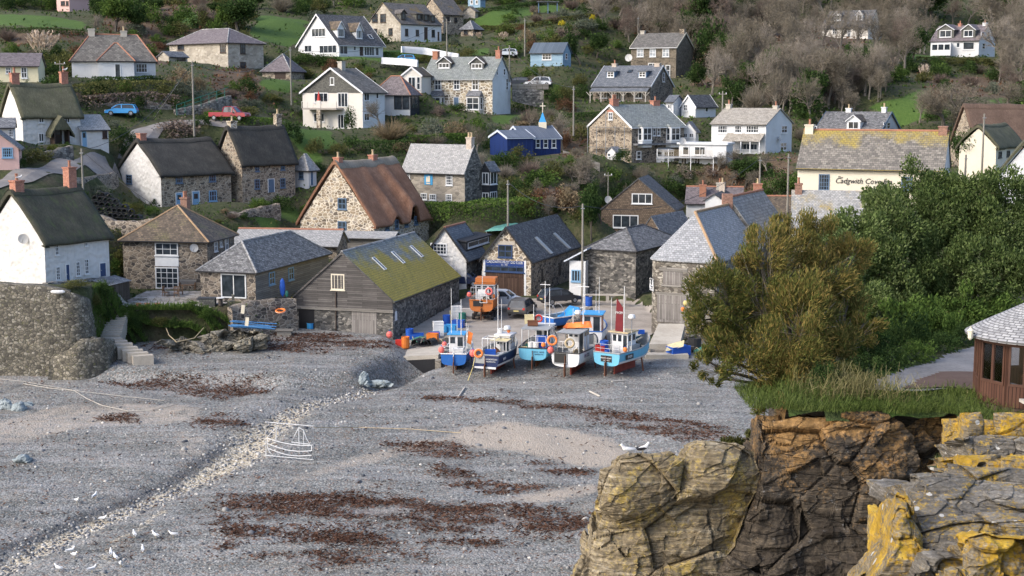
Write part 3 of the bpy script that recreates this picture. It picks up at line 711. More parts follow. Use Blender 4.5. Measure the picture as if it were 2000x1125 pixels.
 def dormer(s,x0,y0,x1,y1,st='gable',wm='shingle_grey',rm=None,fm='white_paint',nx=3,ny=1,rise=.9,side=.25):
  """(x0..y1) pixel box of the dormer's window; cheek, little roof"""
  xm=(x0+x1)/2;q=s.onroof(xm,y1+3);P,n=s.roofplane();nh=-s.dc;e=s.dr
  a=ray_plane(x0,y1,q,nh);b=ray_plane(x1,y1,q,nh);w=abs((b-a).dot(e));zb=a.z;zt=ray_plane(xm,y0,q,nh).z;h=zt-zb
  W2=w/2+side;ctr=Vector((q.x,q.y,0));H=zt+.12;z0=zb-.25
  dep=lambda z:max(.3,(z-q.z)/s.slope+.35)
  D=dep(H);m=MB()
  fl=[ctr-e*W2,ctr+e*W2]
  def V(p,z):return Vector((p.x,p.y,z))
  back=s.dc*D
  m.face([V(fl[0],z0),V(fl[1],z0),V(fl[1],H),V(fl[0],H)])
  for p in fl:m.face([V(p,z0),V(p+back,z0),V(p+back,H),V(p,H)])
  if st=='gable':m.face([V(fl[0],H),V(fl[1],H),V(ctr,H+rise)])
  d=m.build('dormer',M[wm],s.root,s.org)
  r=MB();oh=.22
  if st=='gable':
   DR=dep(H+rise);A=ctr-s.dc*oh
   sl=rise/W2
   for sg in (-1,1):
    pe=A+e*(sg*(W2+oh));ze=H-oh*sl+.08
    q4=[V(pe,ze),V(A,H+rise+.08),V(ctr+s.dc*DR,H+rise+.08),V(ctr+e*(sg*(W2+oh))+s.dc*dep(ze),ze)]
    r.face(q4,[(0,0),(0,1.4),(DR,1.4),(DR,0)]);dd=UP*.12
    r.face([p-dd for p in q4][::-1]);r.face([q4[0],q4[1],q4[1]-dd,q4[0]-dd]);r.face([q4[3],q4[0],q4[0]-dd,q4[3]-dd])
    bb=MB()
   rf=r.build('dormer_roof',M[rm or s.rm],d,s.org)
   bb=MB()
   for sg in (-1,1):
    p0=V(A+e*(sg*(W2+oh))-s.dc*.04,H-oh*sl-.06);p1=V(A-s.dc*.04,H+rise-.06);bb.obox(p0,p1-p0,s.dc*.05,UP*.15)
   bb.build('barge_board',M[fm],d,s.org)
  else:
   A=ctr-s.dc*oh;t=.25 if st=='shed' else .0;zz=H+.05
   q4=[V(A-e*(W2+oh),zz),V(A+e*(W2+oh),zz),V(ctr+e*(W2+oh)+s.dc*(dep(zz+t)+.2),zz+t),V(ctr-e*(W2+oh)+s.dc*(dep(zz+t)+.2),zz+t)]
   r.face(q4);dd=UP*.14;r.face([p-dd for p in q4][::-1])
   for i in range(4):r.face([q4[i],q4[(i+1)%4],q4[(i+1)%4]-dd,q4[i]-dd])
   r.build('dormer_roof',M[rm or s.rm],d,s.org)
  win_mesh(d,s.org,Vector((ctr.x,ctr.y,zb)),e,nh,w,h,nx,ny,fm,'win',False)
def win_mesh(par,org,o,d,n,w,h,nx,ny,fm='white_paint',st='win',lit=False):
 """window (frame, bars, sill) with a pane; o is the middle of its bottom edge on the wall"""
 f=MB();fw=min(.11,w*.14);dp=.07;b0=o-d*(w/2)-n*.02
 def bar(u0,u1,v0,v1,t=dp):f.obox(b0+d*u0+UP*v0,d*(u1-u0),UP*(v1-v0),n*(t+.02))
 if st in ('win','french'):
  bar(0,fw,0,h);bar(w-fw,w,0,h);bar(fw,w-fw,0,fw);bar(fw,w-fw,h-fw,h)
  bw=.05 if nx*ny>4 else .075
  for i in range(1,nx):x=w*i/nx;bar(x-bw/2,x+bw/2,fw,h-fw,dp-.02)
  for j in range(1,ny):y=h*j/ny;bar(fw,w-fw,y-bw/2,y+bw/2,dp-.025)
  if st=='win':f.obox(b0-d*.08-UP*.09,d*(w+.16),UP*.088,n*.16)
  wo=f.build('window' if st=='win' else 'glazed_door',M[fm],par,org)
  g=MB();g.obox(b0+d*fw*.5+UP*fw*.5,d*(w-fw),UP*(h-fw),n*.045);g.build('pane',M['glass_lit' if lit else 'glass'],wo,org)
 elif st=='door':
  bar(-.08,0,0,h+.08);bar(w,w+.08,0,h+.08);bar(0,w,h,h+.08)
  fr=f.build('door_frame',M['white_paint'],par,org)
  g=MB();g.obox(b0+UP*.02,d*w,UP*(h-.02),n*.06);do=g.build('door',M[fm],par,org)
  k=MB();k.ball(b0+d*w*.15+UP*h*.48+n*.1,.05,6);k.build('handle',M['grey_metal'],do,org)
  if nx>1:
   k=MB();k.obox(b0+d*w*.2+UP*h*.58,d*w*.6,UP*h*.3,n*.07);k.build('pane',M['glass'],do,org)
 elif st=='plank':
  g=MB();g.obox(b0,d*w,UP*h,n*.05)
  for v in (.14,.8):g.obox(b0+UP*h*v,d*w,UP*.12,n*.075)
  g.obox(b0+d*(w/2-.02),d*.04,UP*h,n*.06)
  g.build('door',M[fm],par,org)
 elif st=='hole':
  g=MB();g.obox(b0,d*w,UP*h,n*.03);g.build('opening',M['black'],par,org)  # flat black plate on the wall, painted shade of the unlit inside
 elif st=='panel':
  g=MB();g.obox(b0,d*w,UP*h,n*.06);g.build('panel',M[fm],par,org)
 elif st=='lintel':
  g=MB();g.obox(b0,d*w,UP*h,n*.08);g.build('lintel',M[fm],par,org)
def text_obj(body,loc,d,n,size,mat,parent,name='lettering',ext=.008,align='CENTER',sx=1.0,shear=0):
 from mathutils import Matrix
 c=bpy.data.curves.new(name,'FONT');c.body=body;c.size=size;c.extrude=ext;c.align_x=align;c.align_y='CENTER';c.shear=shear
 o=bpy.data.objects.new(name,c);COL.objects.link(o);bpy.context.view_layer.update()
 me=bpy.data.meshes.new_from_object(o.evaluated_get(bpy.context.evaluated_depsgraph_get()));bpy.data.objects.remove(o)
 R=Matrix((d.normalized(),n.cross(d).normalized(),n.normalized())).transposed().to_4x4()
 MW=Matrix.Translation(loc) @ R @ Matrix.Diagonal((sx,1,1,1))
 if parent is not None:MW=parent.matrix_basis.inverted() @ MW
 me.transform(MW);me.materials.clear();me.materials.append(mat);me.name=name
 o=bpy.data.objects.new(name,me);COL.objects.link(o)
 if parent is not None:o.parent=parent
 return o
# ------------------------------------------------------------------ the houses: measured from their corners
H_=House
W2=lambda f,x0,y0,x1,y1,nx=2,ny=2,fm='white_paint',st='win',lit=False:(f,x0,y0,x1,y1,nx,ny,fm,st,lit)
H_('white_thatch_front','thatched_cottage','long white thatched cottage behind the sea wall, brick chimney at each end','cottage',(90,557),125,58,475,381,pxA=214,LB=8,roof='thatch',wA='whitewash',rm='thatch_moss',
 chim=[(.6,0,.95,.8,352),(6.6,0,.9,.8,326)],
 wins=[W2('A',107,476,114,498,2,3),W2('A',165,462,170,480,2,3),W2('A',109,521,117,547,2,4),W2('A',129,517,135,552,1,1,'navy_paint','door'),
   W2('A',148,511,156,539,2,4),W2('A',165,506,173,535,2,4),W2('A',195,514,206,540,1,1,'navy_paint','door')])
H_('hip_stone','stone_house','square dark stone house with hipped mossy roof and white french doors','house',(407,566),139,80,470,404,pxA=459,pxB=242,roof='hip',hin=5.2,wA='stone_dark',rm='tile_brown',ridge_m='lichen_ridge',over=.35,
 chim=[(5.4,0,.9,.7,385,'brick_dark',2)],
 wins=[W2('B',303,474,348,499,3,2),W2('B',303,499,349,520,1,1,'white_paint','panel'),W2('B',304,522,349,564,4,4,'white_paint','french'),
   W2('A',418,471,424,491),W2('A',429,467,433,482),W2('A',439,463,445,489)])
H_('annex','slate_bungalow','low slate roofed building with sliding glass doors and two blue windows','bungalow',(500,588),131,73.5,530,474,pxA=642,pxB=392,roof='hip',hin=3.0,wA='boards_pale',wB='stone_dark',rm='slate_white',ridge_m='slate_pale',over=.3,
 wins=[W2('B',432,535,481,582,2,1,'white_paint','french'),W2('A',525,531,536,556,2,2,'blue_paint'),W2('A',563,522,573,547,2,2,'blue_paint')])
H_('moss_barn','fish_cellar','big dark boarded fish cellar with moss yellow slate roof beside the slipway','barn',(768,667),131,73.5,588,494,pxA=897,pxB=575,roof='gable',wA='stone_grey',wB='stone_grey',rm='moss_roof',over=.2,og=.1,ridge_m='slate_pale',amp=.07,
 sky=[(739,517,.62,1.7),(776,505,.62,1.7),(812,493,.62,1.7)],
 wins=[W2('B',647,535,673,566,4,4,'cream_paint'),W2('B',687,606,736,662,1,1,'boards_v','plank'),W2('B',584,599,614,643,1,1,'black','hole'),W2('A',771,608,775,626,1,1,'white_paint','panel')])
H_('red_thatch','thatched_house','tall stone gabled house with steep russet thatch and two eyebrow dormers','house',(731,487),160,62,440,322,pxA=838,pxB=587,roof='thatch',wA='stone_pale',rm='thatch_red',
 chim=[(.5,0,.8,.8,307,'brick',1,'clay_pale'),(7.6,0,.9,.7,302,'brick',1,'clay_pale')],
 wins=[W2('B',660,387,677,409,2,2,'slate_blue'),W2('B',660,432,677,455,2,2,'slate_blue'),W2('A',752,432,759,450,2,2,'slate_blue'),W2('A',771,429,778,447,2,2,'slate_blue'),
   W2('A',790,426,797,443,2,2,'slate_blue'),W2('A',809,422,816,439,2,2,'slate_blue')])
H_('white_end_thatch','thatched_cottage','dark thatched cottage with bright white end wall, stone front and blue doors','cottage',(316,404),165,45,341,279,pxA=452,pxB=232,roof='thatch',wA='stone_warm',wB='whitewash',rm='thatch_dark',
 chim=[(.5,0,.8,.9,260,'brick',0)],
 wins=[W2('B',247,341,258,359,2,3,'slate_blue'),W2('B',248,373,258,397,2,2,'slate_blue'),W2('A',343,342,356,358,3,2,'slate_blue'),W2('A',408,341,421,355,3,2,'slate_blue'),
   W2('A',344,377,356,408,2,1,'blue_paint','door'),W2('A',376,374,389,408,2,1,'blue_paint','door'),W2('A',408,372,423,393,3,2,'blue_paint')])
H_('dark_thatch','thatched_cottage','stone cottage with smooth near black thatch and stone chimney, behind the white ended one','cottage',(474,397),172,45,321,254,pxA=577,pxB=424,roof='thatch',wA='stone_warm',rm='thatch_dark',
 chim=[(.6,0,.9,.8,236,'stone_pale',1,'clay_pale'),(7.8,0,.8,.7,222,'stone_warm',1,'clay_pale')],
 wins=[W2('A',498,322,506,335,2,2,'slate_blue'),W2('A',548,319,556,332,2,2,'slate_blue'),W2('A',497,350,507,369,2,3,'slate_blue'),W2('A',547,348,557,367,2,3,'slate_blue'),W2('A',524,350,535,376,1,1,'slate_blue','door')])
H_('white_outhouse','outhouse','little white outhouse with grey hipped roof at the dark thatch\'s end','outhouse',(603,364),178,60,330,303,pxA=618,pxB=576,roof='hip',wA='white_render',rm='slate_pale',wins=[W2('B',584,335,593,350,2,2,'slate_blue'),W2('A',606,333,611,362,1,1,'slate_blue','door')])
H_('painting_house','stone_house','stone house with pale slate roof and blue ship painting on its wall','house',(908,396),174,60,335,285,pxA=943,pxB=786,ridge='B',wA='stone_grey',wB='stone_block',rm='slate_pale',og=.1,
 chim=[(.5,0,.75,.75,268,'brick_pale',2,'clay_pale')],
 wins=[W2('B',829,337,845,361,1,1,'painting','panel'),W2('B',871,339,884,362,3,4),W2('B',793,336,801,349,3,2),W2('B',871,379,883,395,3,3),W2('B',839,379,852,391,3,2),W2('B',822,377,834,390,3,2)])
H_('glazed_bay_block','extension','narrow dark extension with two tall white windows on a stone house\'s end','extension',(956,398),177,62,331,318,pxA=972,pxB=940,ridge='A',wA='boards_black',rm='slate',wins=[W2('B',942,337,955,360,2,1),W2('B',942,376,955,396,2,1),W2('A',957,336,970,360,2,1),W2('A',957,374,970,396,3,1)])
H_('gig_club','boathouse','stone boathouse with blue painted signboard and brown double doors','boathouse',(1037,577),150,70,509,445,pxA=1130,pxB=942,ridge='A',wA='stone_dark',wB='stone_pale',rm='slate_dark',barge='black',over=.25,og=.25,
 wins=[W2('B',973,478,1001,503,2,2,'navy_paint'),W2('B',967,471,1006,478,1,1,'stone_granite','lintel'),W2('B',948,509,1024,519.5,1,1,'sign_blue','panel'),W2('B',948,520,1024,531,5,1,'navy_paint'),W2('B',949,531,1023,579,1,1,'boards_brown','plank'),
   W2('B',944,507,948,579,1,1,'white_paint','panel'),W2('B',1024,509,1027.5,579,1,1,'white_paint','panel'),W2('A',1057,525,1061,551,1,1,'black','hole'),W2('A',1091,513,1096,538,1,1,'black','hole')])
H_('white_gable','whitewashed_house','whitewashed house with black flat dormer, left of the blue signed boathouse','house',(911,562),151.5,72,505,446,pxA=947,pxB=829,ridge='A',wA='stone_grey',wB='whitewash',rm='slate_roof_blue',barge='black',ridge_m='terracotta',og=.2,
 wins=[W2('B',841,475,873,497,5,3,'white_paint')],dorm=[(914,467,954,485,'shed','boards_black','boards_black','white_paint',2,1,.5,.5)])
H_('long_stone','net_store','blank rubble walled store with hipped lichen roof behind the slipway bench','store',(1241,577),148,62,490,448,LA=13,pxB=1142,roof='hip',hin=4.2,wA='stone_grey',rm='slate_white',over=.15,ridge_m='slate_dark')
H_('shingle_block','store','slate roofed store with hung tile gable between barn and brown house','store',(1299,525),164,60,470,424,LA=9,pxB=1243,wA='shingle_brown',rm='slate',og=.1)
H_('brown_shingle','tile_hung_house','brown tile hung house with broad gable and white casement windows','house',(1318,478),178,76,412,350,LA=8,pxB=1174,wA='shingle_brown',rm='slate_dark',over=.1,og=.12,
 wins=[W2('B',1234,378,1274,398,3,1),W2('B',1197,420,1247,445,3,1)])
H_('terrace_red_ridge','slate_cottage','cottage roof with orange ridge tiles above the long barn','cottage',(1448,430),190,80,398,367,LA=6,pxB=1340,ridge='B',wA='white_render',rm='slate_purple',ridge_m='terracotta',chim=[(3.0,-.3,.9,.8,357,'grey_render',1),(5.2,-1.6,.9,.8,378,'terracotta',1)])
H_('small_white_gable','white_cottage','small white gabled cottage squeezed among chimneys above the long barn','cottage',(1412,425),182,72,392,380,LA=8,pxB=1377,wA='white_render',rm='slate_dark',chim=[(6,0,.7,.7,356,'brick_pale',1,'clay_pale')])
H_('lichen_roof','slate_cottage','cottage with rusty lichened roof and brick chimney beside the white inn','cottage',(1552,446),168,84,418,385,LA=6,pxB=1444,ridge='B',wA='white_render',rm='tile_brown',ridge_m='terracotta',chim=[(4.2,0,1.0,.8,358,'brick',1,'clay_pale')])
H_('inn','inn','cream inn with long lichened slate roof and black lettering','inn',(1838,432),150,68,331,258,LA=7.5,pxB=1556,ridge='B',wA='white_render',wB='cream_render',rm='slate_lichen',ridge_m='terracotta',og=.15,foot=4,
 chim=[(.5,0,.9,1.0,246,'brick_dark',0),(99,0,.9,1.0,243,'cream_render',1)],wins=[W2('B',1599,340,1620,372,4,4,'slate_blue'),W2('B',1760,345,1782,372,4,4,'slate_blue')])
H_('inn_annex','annex','low annex with pale slate and orange lichen in front of the inn','annex',(1690,500),142.5,80,442,375,LA=5,pxB=1548,ridge='B',wA='cream_render',rm='slate_lichen2',foot=4,chim=[(7.4,0,.7,.7,358,'brick_dark',1)])
H_('right_thatch','thatched_cottage','cream cottage with brown thatch behind the inn\'s right end','cottage',(1943,352),178,55,287,250,pxA=1992,pxB=1872,roof='thatch',wA='cream_render',rm='thatch_olive',foot=5,wins=[W2('A',1950,296,1956,308,2,2,'black'),W2('A',1966,294,1972,306,2,2,'black')])
H_('far_right_roof','thatched_barn','wide brown thatched roof at the right edge below the bare trees','barn',(1905,330),196,5,292,209,LA=15,LB=9,ridge='A',roof='thatch',wA='stone_warm',rm='thatch_russet')
H_('edge_white_gable','thatched_cottage','white gabled thatched cottage cut off by the right edge','cottage',(2085,440),152,70,350,262,LA=8,pxB=1946,roof='thatch',wA='white_render',rm='thatch_olive',foot=4)
H_('bay_stone','stone_house','stone house with white two storey bay windows and scaffold on its gable','house',(1233,318),205,36,248,206,pxA=1335,pxB=1151,ridge='A',wA='stone_dark',wB='stone_warm',rm='slate_green',barge='white_paint',fascia='white_paint',foot=3,
 chim=[(.7,0,1.1,.8,193,'brick',2),(8.6,0,1.3,.8,196,'brick',1)],
 wins=[W2('B',1189,219,1197,234,2,2),W2('A',1275,250,1280,265,1,2),W2('A',1283,250,1289,265,1,2),W2('A',1243,295,1252,311,1,2)])
H_('white_lean_gable','white_extension','small white gabled extension at the bay windowed house\'s right end','extension',(1358,300),211,60,256,239,pxA=1364,pxB=1331,wA='white_render',rm='slate',wins=[W2('B',1334,260,1343,269,2,1),W2('B',1346,260,1355,269,2,1)])
H_('white_porch_house','white_house','white house with buff roof, four windows and a full width porch','house',(1495,300),205,57,243,213,pxA=1546,pxB=1389,ridge='B',wA='white_render',rm='tile_buff',foot=3,
 chim=[(.6,0,.7,.7,207,'grey_render',1),(8.5,0,.7,.7,203,'grey_render',1)],
 wins=[W2('B',1402,245,1421,260,4,2),W2('B',1435,245,1449,260,3,2),W2('B',1457,245,1482,260,5,2),W2('B',1444,280,1480,293,5,1),W2('A',1526,245,1537,260,2,2),W2('A',1524,278,1536,294,2,2)])
H_('chapel','chapel','royal blue mission chapel with little blue spire and cross','chapel',(1022,304),200,26,271,248,pxA=1095,pxB=986,ridge='A',wA='boards_navy',rm='roof_metal',barge='pale_paint',fascia='pale_paint',over=.2,og=.12,
 wins=[W2('A',1030,271.5,1039,289,1,2),W2('A',1046,271.5,1055,289,1,2),W2('A',1061,271.5,1070,289,1,2),W2('A',1077,271.5,1086,289,1,2)])
H_('chapel_porch','porch','royal blue gabled porch on the chapel\'s left end','porch',(991,306),197,26,270,256,LA=4,pxB=957,ridge='A',wA='boards_navy',rm='roof_metal',barge='pale_paint',fascia='pale_paint',over=.2,og=.15)
H_('bluehouse','wooden_house','pale blue boarded house on a stone base among the hill bushes','house',(1099,129),260,68,102,84,pxA=1115,pxB=1036,ridge='B',wA='boards_blue',rm='roof_slate_sheet',wins=[W2('B',1059,104.5,1077,117,3,2),W2('A',1104,104,1108,116,1,2)])
H_('granite_bays','stone_house','speckled stone house with bright white end wall and two roof dormers','house',(962,223),230,68,153,112,pxA=997,pxB=827,ridge='B',wA='white_render',wB='stone_speck',rm='slate_green',fascia='grey_metal',foot=3,
 chim=[(.5,0,.8,.8,98,'brick',1),(11.6,0,.9,.9,100,'terracotta',0)],
 wins=[W2('B',849,155,862,176,2,2),W2('B',886,155,898,175,2,2),W2('B',922,155,935,176,2,2),W2('B',887,190,896,219,1,1,'slate_blue','door'),W2('A',969,133,972,147,1,2),W2('A',983,134,987,147,1,2),W2('A',988,153,992,176,1,3)],
 dorm=[(857,123,878,133,'gable','shingle_grey','tile_brown','white_paint',3,1,.9,.25),(921,124,942,134,'gable','shingle_grey','tile_brown','white_paint',3,1,.9,.25)])
H_('balcony_gable','white_house','white gabled house with grey hung gable, balcony and ivy','house',(709,259),215,60,180,134,pxA=752,pxB=592,ridge='A',wA='white_render',wB='cream_white',rm='tile_concrete',barge='white_paint',over=.35,og=.35,foot=3,chim=[(2.2,-.2,.9,.8,120,'grey_render',0)],
 wins=[W2('B',645,151,653,166,1,1),W2('B',614,181,641,201,3,1),W2('B',660,181,680,209,3,1,'white_paint','french'),W2('B',613,221,634,238,3,1),W2('B',660,223,677,251,3,1,'white_paint','french'),
   W2('A',711,182,721,197,2,1),W2('A',734,182,739,193,1,1),W2('A',711,221,721,236,2,1)])
H_('glass_ext','glazed_extension','slate roofed extension with dark glass walls and orange hip tiles','extension',(801,224),222,65,182,150,pxA=819,pxB=728,ridge='B',roof='hip',hin=2.5,wA='boards_black',wB='white_render',rm='slate_purple',ridge_m='terracotta',over=.35,
 wins=[W2('B',770,184,785,214,1,1,'black','french'),W2('B',786,184,800,214,1,1,'black','french'),W2('A',803,184,817,212,2,1,'black','french')])
H_('garden_gable','garden_house','small white gabled garden house with glass doors beside the speckled stone house','garden house',(823,180),229,75,147,132,LA=5,pxB=786,wA='cream_white',rm='tile_brown',barge='white_paint',over=.25,wins=[W2('B',797,150,812,177,2,1,'white_paint','french'),W2('B',814,150,821,175,1,2)])
H_('aframe','white_house','white house with steep gable and two pointed dormers under the bright green field','house',(662,110),265,44,86,29,pxA=748,pxB=583,ridge='A',wA='white_render',wB='white_render',rm='slate_dark',barge='white_paint',fascia='white_paint',over=.4,og=.4,foot=3,
 wins=[W2('B',609,55,636,72,4,1),W2('B',595,88,609,102,2,1),W2('B',624,88,658,104,4,1),W2('A',663,88,679,106,2,1),W2('A',690,89,695,99,1,1),W2('A',702,91,709,109,1,1,'dark_wood','door'),W2('A',711,91,731,109,4,1),W2('A',733,92,740,109,1,1)],
 dorm=[(660,56,672,72,'gable','white_paint','tile_brown','white_paint',3,1,1.2,.1),(697,59,707,75,'gable','white_paint','tile_brown','white_paint',3,1,1.2,.1)],sky=[(723,73,.8,1.2)])
H_('barn_dormers','stone_house','pale stone house with orange lichened roof and a row of small dormers on the hill','house',(783,80),290,42,46,6,pxA=862,pxB=717,ridge='A',roof='gable',wA='white_render',wB='stone_cream',rm='slate_ochre',foot=3,over=.25,
 wins=[W2('B',727,27,738,44,2,2,'dark_wood'),W2('B',743,27,754,44,2,2,'dark_wood'),W2('B',759,55,767,69,2,2,'dark_wood'),W2('B',727,56,737,66,2,1,'dark_wood'),W2('A',791,56,797,70,1,2,'dark_wood'),W2('A',812,58,818,70,1,2,'dark_wood'),W2('A',828,53,835,78,1,1,'dark_wood','door'),W2('A',843,58,849,72,1,2,'dark_wood'),W2('A',854,62,858,80,1,1,'dark_wood','door')],
 dorm=[(785,26,791,38,'gable','shingle_grey','slate_ochre','dark_wood',1,1,.6,.25),(815,28,821,38,'shed','shingle_grey','slate_ochre','dark_wood',1,1,.4,.25),(829,29,835,40,'shed','shingle_grey','slate_ochre','dark_wood',1,1,.4,.25),(842,31,848,42,'shed','shingle_grey','slate_ochre','dark_wood',1,1,.4,.25)])
H_('stone_rear','stone_house','stone house with ochre lichened roof just behind the row of dormers','house',(866,66),305,42,27,-4,pxA=905,pxB=822,ridge='A',wA='stone_warm',rm='slate_ochre',foot=3,wins=[W2('A',872,32,878,44,2,2,'dark_wood'),W2('A',887,34,893,44,2,2,'dark_wood')])
H_('low_hip','stone_bungalow','low stone bungalow with grey hipped roof at the hill garden\'s edge','bungalow',(924,70),300,60,56,42,pxA=942,pxB=900,roof='hip',wA='stone_warm',rm='slate',wins=[W2('B',906,58,914,68,2,1,'dark_wood'),W2('A',927,58,936,66,2,1,'dark_wood')])
H_('hip_hill','stone_house','pale stone hill house with purple slate hipped roof and outside chimney stack','house',(446,132),255,50,82,57,pxA=515,pxB=332,roof='hip',hin=4.5,ridge='B',wA='stone_cream',rm='slate_purple',foot=3,over=.4,
 wins=[W2('B',347,85,360,98,2,1,'dark_wood'),W2('B',430,84,441,103,2,3,'dark_wood'),W2('A',469,85,479,105,2,2,'dark_wood'),W2('A',469,121,480,136,2,2,'dark_wood')])
H_('garage','garage','stone garage with dark pyramid roof below the purple slate hill house','garage',(567,156),250,78,138,107,LA=7,pxB=512,roof='hip',hin=3.4,wA='stone_warm',rm='slate_purple',wins=[W2('B',537,140,558,154,1,1,'dark_wood','plank')])
H_('bungalow','bungalow','white bungalow with hipped grey roof and two chimneys beside the pampas grass','bungalow',(141,150),200,14,118,69,pxA=304,LB=9.5,roof='hip',hin=2.4,wA='white_render',rm='tile_concrete',ridge_m='terracotta',foot=3,over=.3,
 chim=[(2.6,0,.9,.8,56,'grey_render',0),(7.0,0,.9,.8,60,'grey_render',1,'clay_pale')],wins=[W2('A',265,124,288,142,4,2)])
H_('bungalow_bay','porch_wing','white wing with pyramid roof projecting from the white bungalow','wing',(193,154),196.5,14,118,86,pxA=262,LB=6,roof='hip',hin=2.6,wA='white_render',rm='tile_concrete',ridge_m='terracotta',over=.2,wins=[W2('A',224,124,236,156,1,1)])
H_('cream_cottage','cottage','small cream cottage with plain slate roof at the left edge','cottage',(-30,160),188,10,128,105,pxA=75,LB=6,ridge='A',wA='cream_yellow',rm='slate_purple',wins=[W2('A',11,131,21,144,2,2),W2('A',41,131,53,153,2,2)])
H_('upper_thatch','thatched_cottage','white cottage with olive thatch and pointed thatched porch above the lane','cottage',(46,284),165,40,227,170,pxA=158,LB=6.2,roof='thatch',wA='whitewash',rm='thatch_olive',chim=[(.5,0,.9,.8,142,'brick',1),(6.4,0,.8,.7,140,'brick',1)],
 wins=[W2('A',75,227,86,240,2,1),W2('A',126,227,136,240,2,1),W2('A',75,260,86,277,2,1),W2('A',126,259,137,275,2,1)])
H_('upper_lean','white_wing','low white wing with pale slates and blue door at the olive thatch\'s end','wing',(159,289),169,40,253,226,pxA=212,LB=5,ridge='A',wA='whitewash',rm='slate_pale',wins=[W2('A',160,256,169,287,2,1,'blue_paint','door'),W2('A',200,254,209,270,2,1,'dark_wood')])
H_('pink_cottage','cottage','pink washed cottage with blue lattice window at the left edge','cottage',(38,330),150,106,290,252,LA=6,LB=5,wA='pink_render',rm='slate',wins=[W2('B',4,288,25,308,5,3,'blue_paint')])
H_('edge_lean','white_cottage','sliver of white cottage with slate porch roof above the pink one','cottage',(28,275),158,106,248,232,LA=3,LB=4,ridge='B',wA='whitewash',rm='slate',wins=[W2('B',16,252,26,268,3,3)])
H_('ridge_house','white_house','white house with two grey gabled dormers at the top right of the hill','house',(1911,110),300,50,78,49,pxA=1943,pxB=1817,ridge='B',wA='white_render',rm='slate_purple',foot=3,chim=[(.6,0,.8,.8,46,'white_render',1),(6,0,.7,.7,48,'brick',1)],
 wins=[W2('B',1881,82,1903,97,1,1),W2('B',1868,83,1875,93,1,1),W2('A',1916,62,1921,72,1,2),W2('A',1928,62,1933,72,1,2),W2('A',1918,84,1924,96,1,2)],
 dorm=[(1835,59,1858,73,'gable','shingle_grey','slate_purple','white_paint',2,1,1.1,.5),(1882,59,1900,72,'gable','shingle_grey','slate_purple','white_paint',2,1,1.1,.5)])
H_('tree_house','white_house','white house half hidden by bare trees on the skyline','house',(1695,76),322,54,52,20,LA=8,pxB=1605,ridge='B',wA='cream_white',rm='slate_dark',wins=[W2('B',1626,56,1634,66),W2('B',1655,56,1662,72)],dorm=[(1629,30,1640,40,'gable','white_paint','slate_dark','white_paint',2,2,.8,.2),(1674,29,1683,39,'gable','white_paint','slate_dark','white_paint',2,2,.8,.2)])
H_('dormer_roof_house','white_house','white house with flecked slate roof and white dormer above the inn','house',(1717,292),215,60,258,220,pxA=1757,pxB=1592,ridge='B',wA='white_render',rm='slate_white',barge='slate_blue',chim=[(1.0,0,.7,.7,209,'white_render',1,'clay_pale'),(6.5,0,.8,.7,211,'white_render',1,'clay_pale')],
 wins=[W2('A',1725,239,1730,252,1,2),W2('A',1732,239,1738,252,1,2),W2('B',1588,246,1596,254,1,1)],dorm=[(1656,237,1677,252,'gable','white_paint','tile_brown','white_paint',2,1,.8,.2)])
H_('granite_far','stone_house','brown stone house with white sash windows below the bare wood','house',(1320,152),270,66,92,65,pxA=1353,pxB=1232,ridge='B',wA='stone_dull',rm='tile_concrete',fascia='white_paint',barge='cream_paint',foot=4,chim=[(.5,0,.9,.9,57,'stone_warm',0),(8.6,0,.8,.8,60,'grey_render',0)],
 wins=[W2('B',1244,95,1257,111,2,2,lit=True),W2('B',1269,95,1281,111,2,2,lit=True),W2('B',1294,94,1307,111,2,2,lit=True),W2('B',1266,123,1284,140,2,1),W2('B',1300,127,1309,148,1,2)])
H_('verandah_house','stone_house','blue slate roofed stone house with timber verandah and small dormers','house',(1270,198),240,64,168,129,pxA=1314,pxB=1158,ridge='B',wA='stone_dark',rm='slate_roof_blue',barge='white_paint',foot=3,og=.2,chim=[(.8,0,.9,.9,123,'brick_pale',0),(8.6,0,.8,.8,124,'brick_pale',1)],
 wins=[W2('B',1172,177,1186,192,2,1),W2('B',1203,174,1219,198,3,1,'white_paint','french'),W2('B',1240,176,1254,192,2,1),W2('A',1294,142,1298,160,1,2)],
 dorm=[(1186,140,1199,151,'flat','slate_blue','slate_roof_blue','white_paint',2,2,.4,.15),(1248,140,1261,151,'flat','slate_blue','slate_roof_blue','white_paint',2,2,.4,.15)],sky=[(1231,141,.8,.9,'black')])
H_('white_box','white_cottage','small white gabled cottage behind the bay house\'s brick chimney','cottage',(1315,226),226,62,199,187,pxA=1334,pxB=1300,ridge='B',wA='white_render',rm='slate_roof_blue',wins=[W2('B',1304,204,1311,213,2,1)])
H_('white_low','white_cottage','low white cottage with plain slate roof beside the white boxy one','cottage',(1358,229),226,48,207,187,pxA=1398,pxB=1331,ridge='A',wA='white_render',rm='slate_dark',barge='white_paint',og=.2,wins=[W2('B',1335,204,1343,217,2,2),W2('A',1377,207,1383,219,1,1)])
H_('terrace_low','slate_cottage','low roof with orange ridge tiles behind the sliding door building','cottage',(658,505),150,82,480,451,LA=4.5,pxB=457,ridge='B',wA='stone_dark',rm='slate_pale',ridge_m='terracotta')
H_('timber_store','timber_store','grey boarded store behind the moss roofed cellar','store',(768,508),156,80,466,455,LA=3.0,pxB=658,ridge='B',wA='boards_pale',rm='slate_pale')
H_('lean_shop','kiosk','white lean-to kiosk with pale blue window beside the boathouse','kiosk',(1143,576),149.5,72,510,489,LA=4,pxB=1112,ridge='A',roof='lean',wA='white_render',rm='pale_paint',wins=[W2('B',1116,527,1134,550,3,1,'blue_paint')])
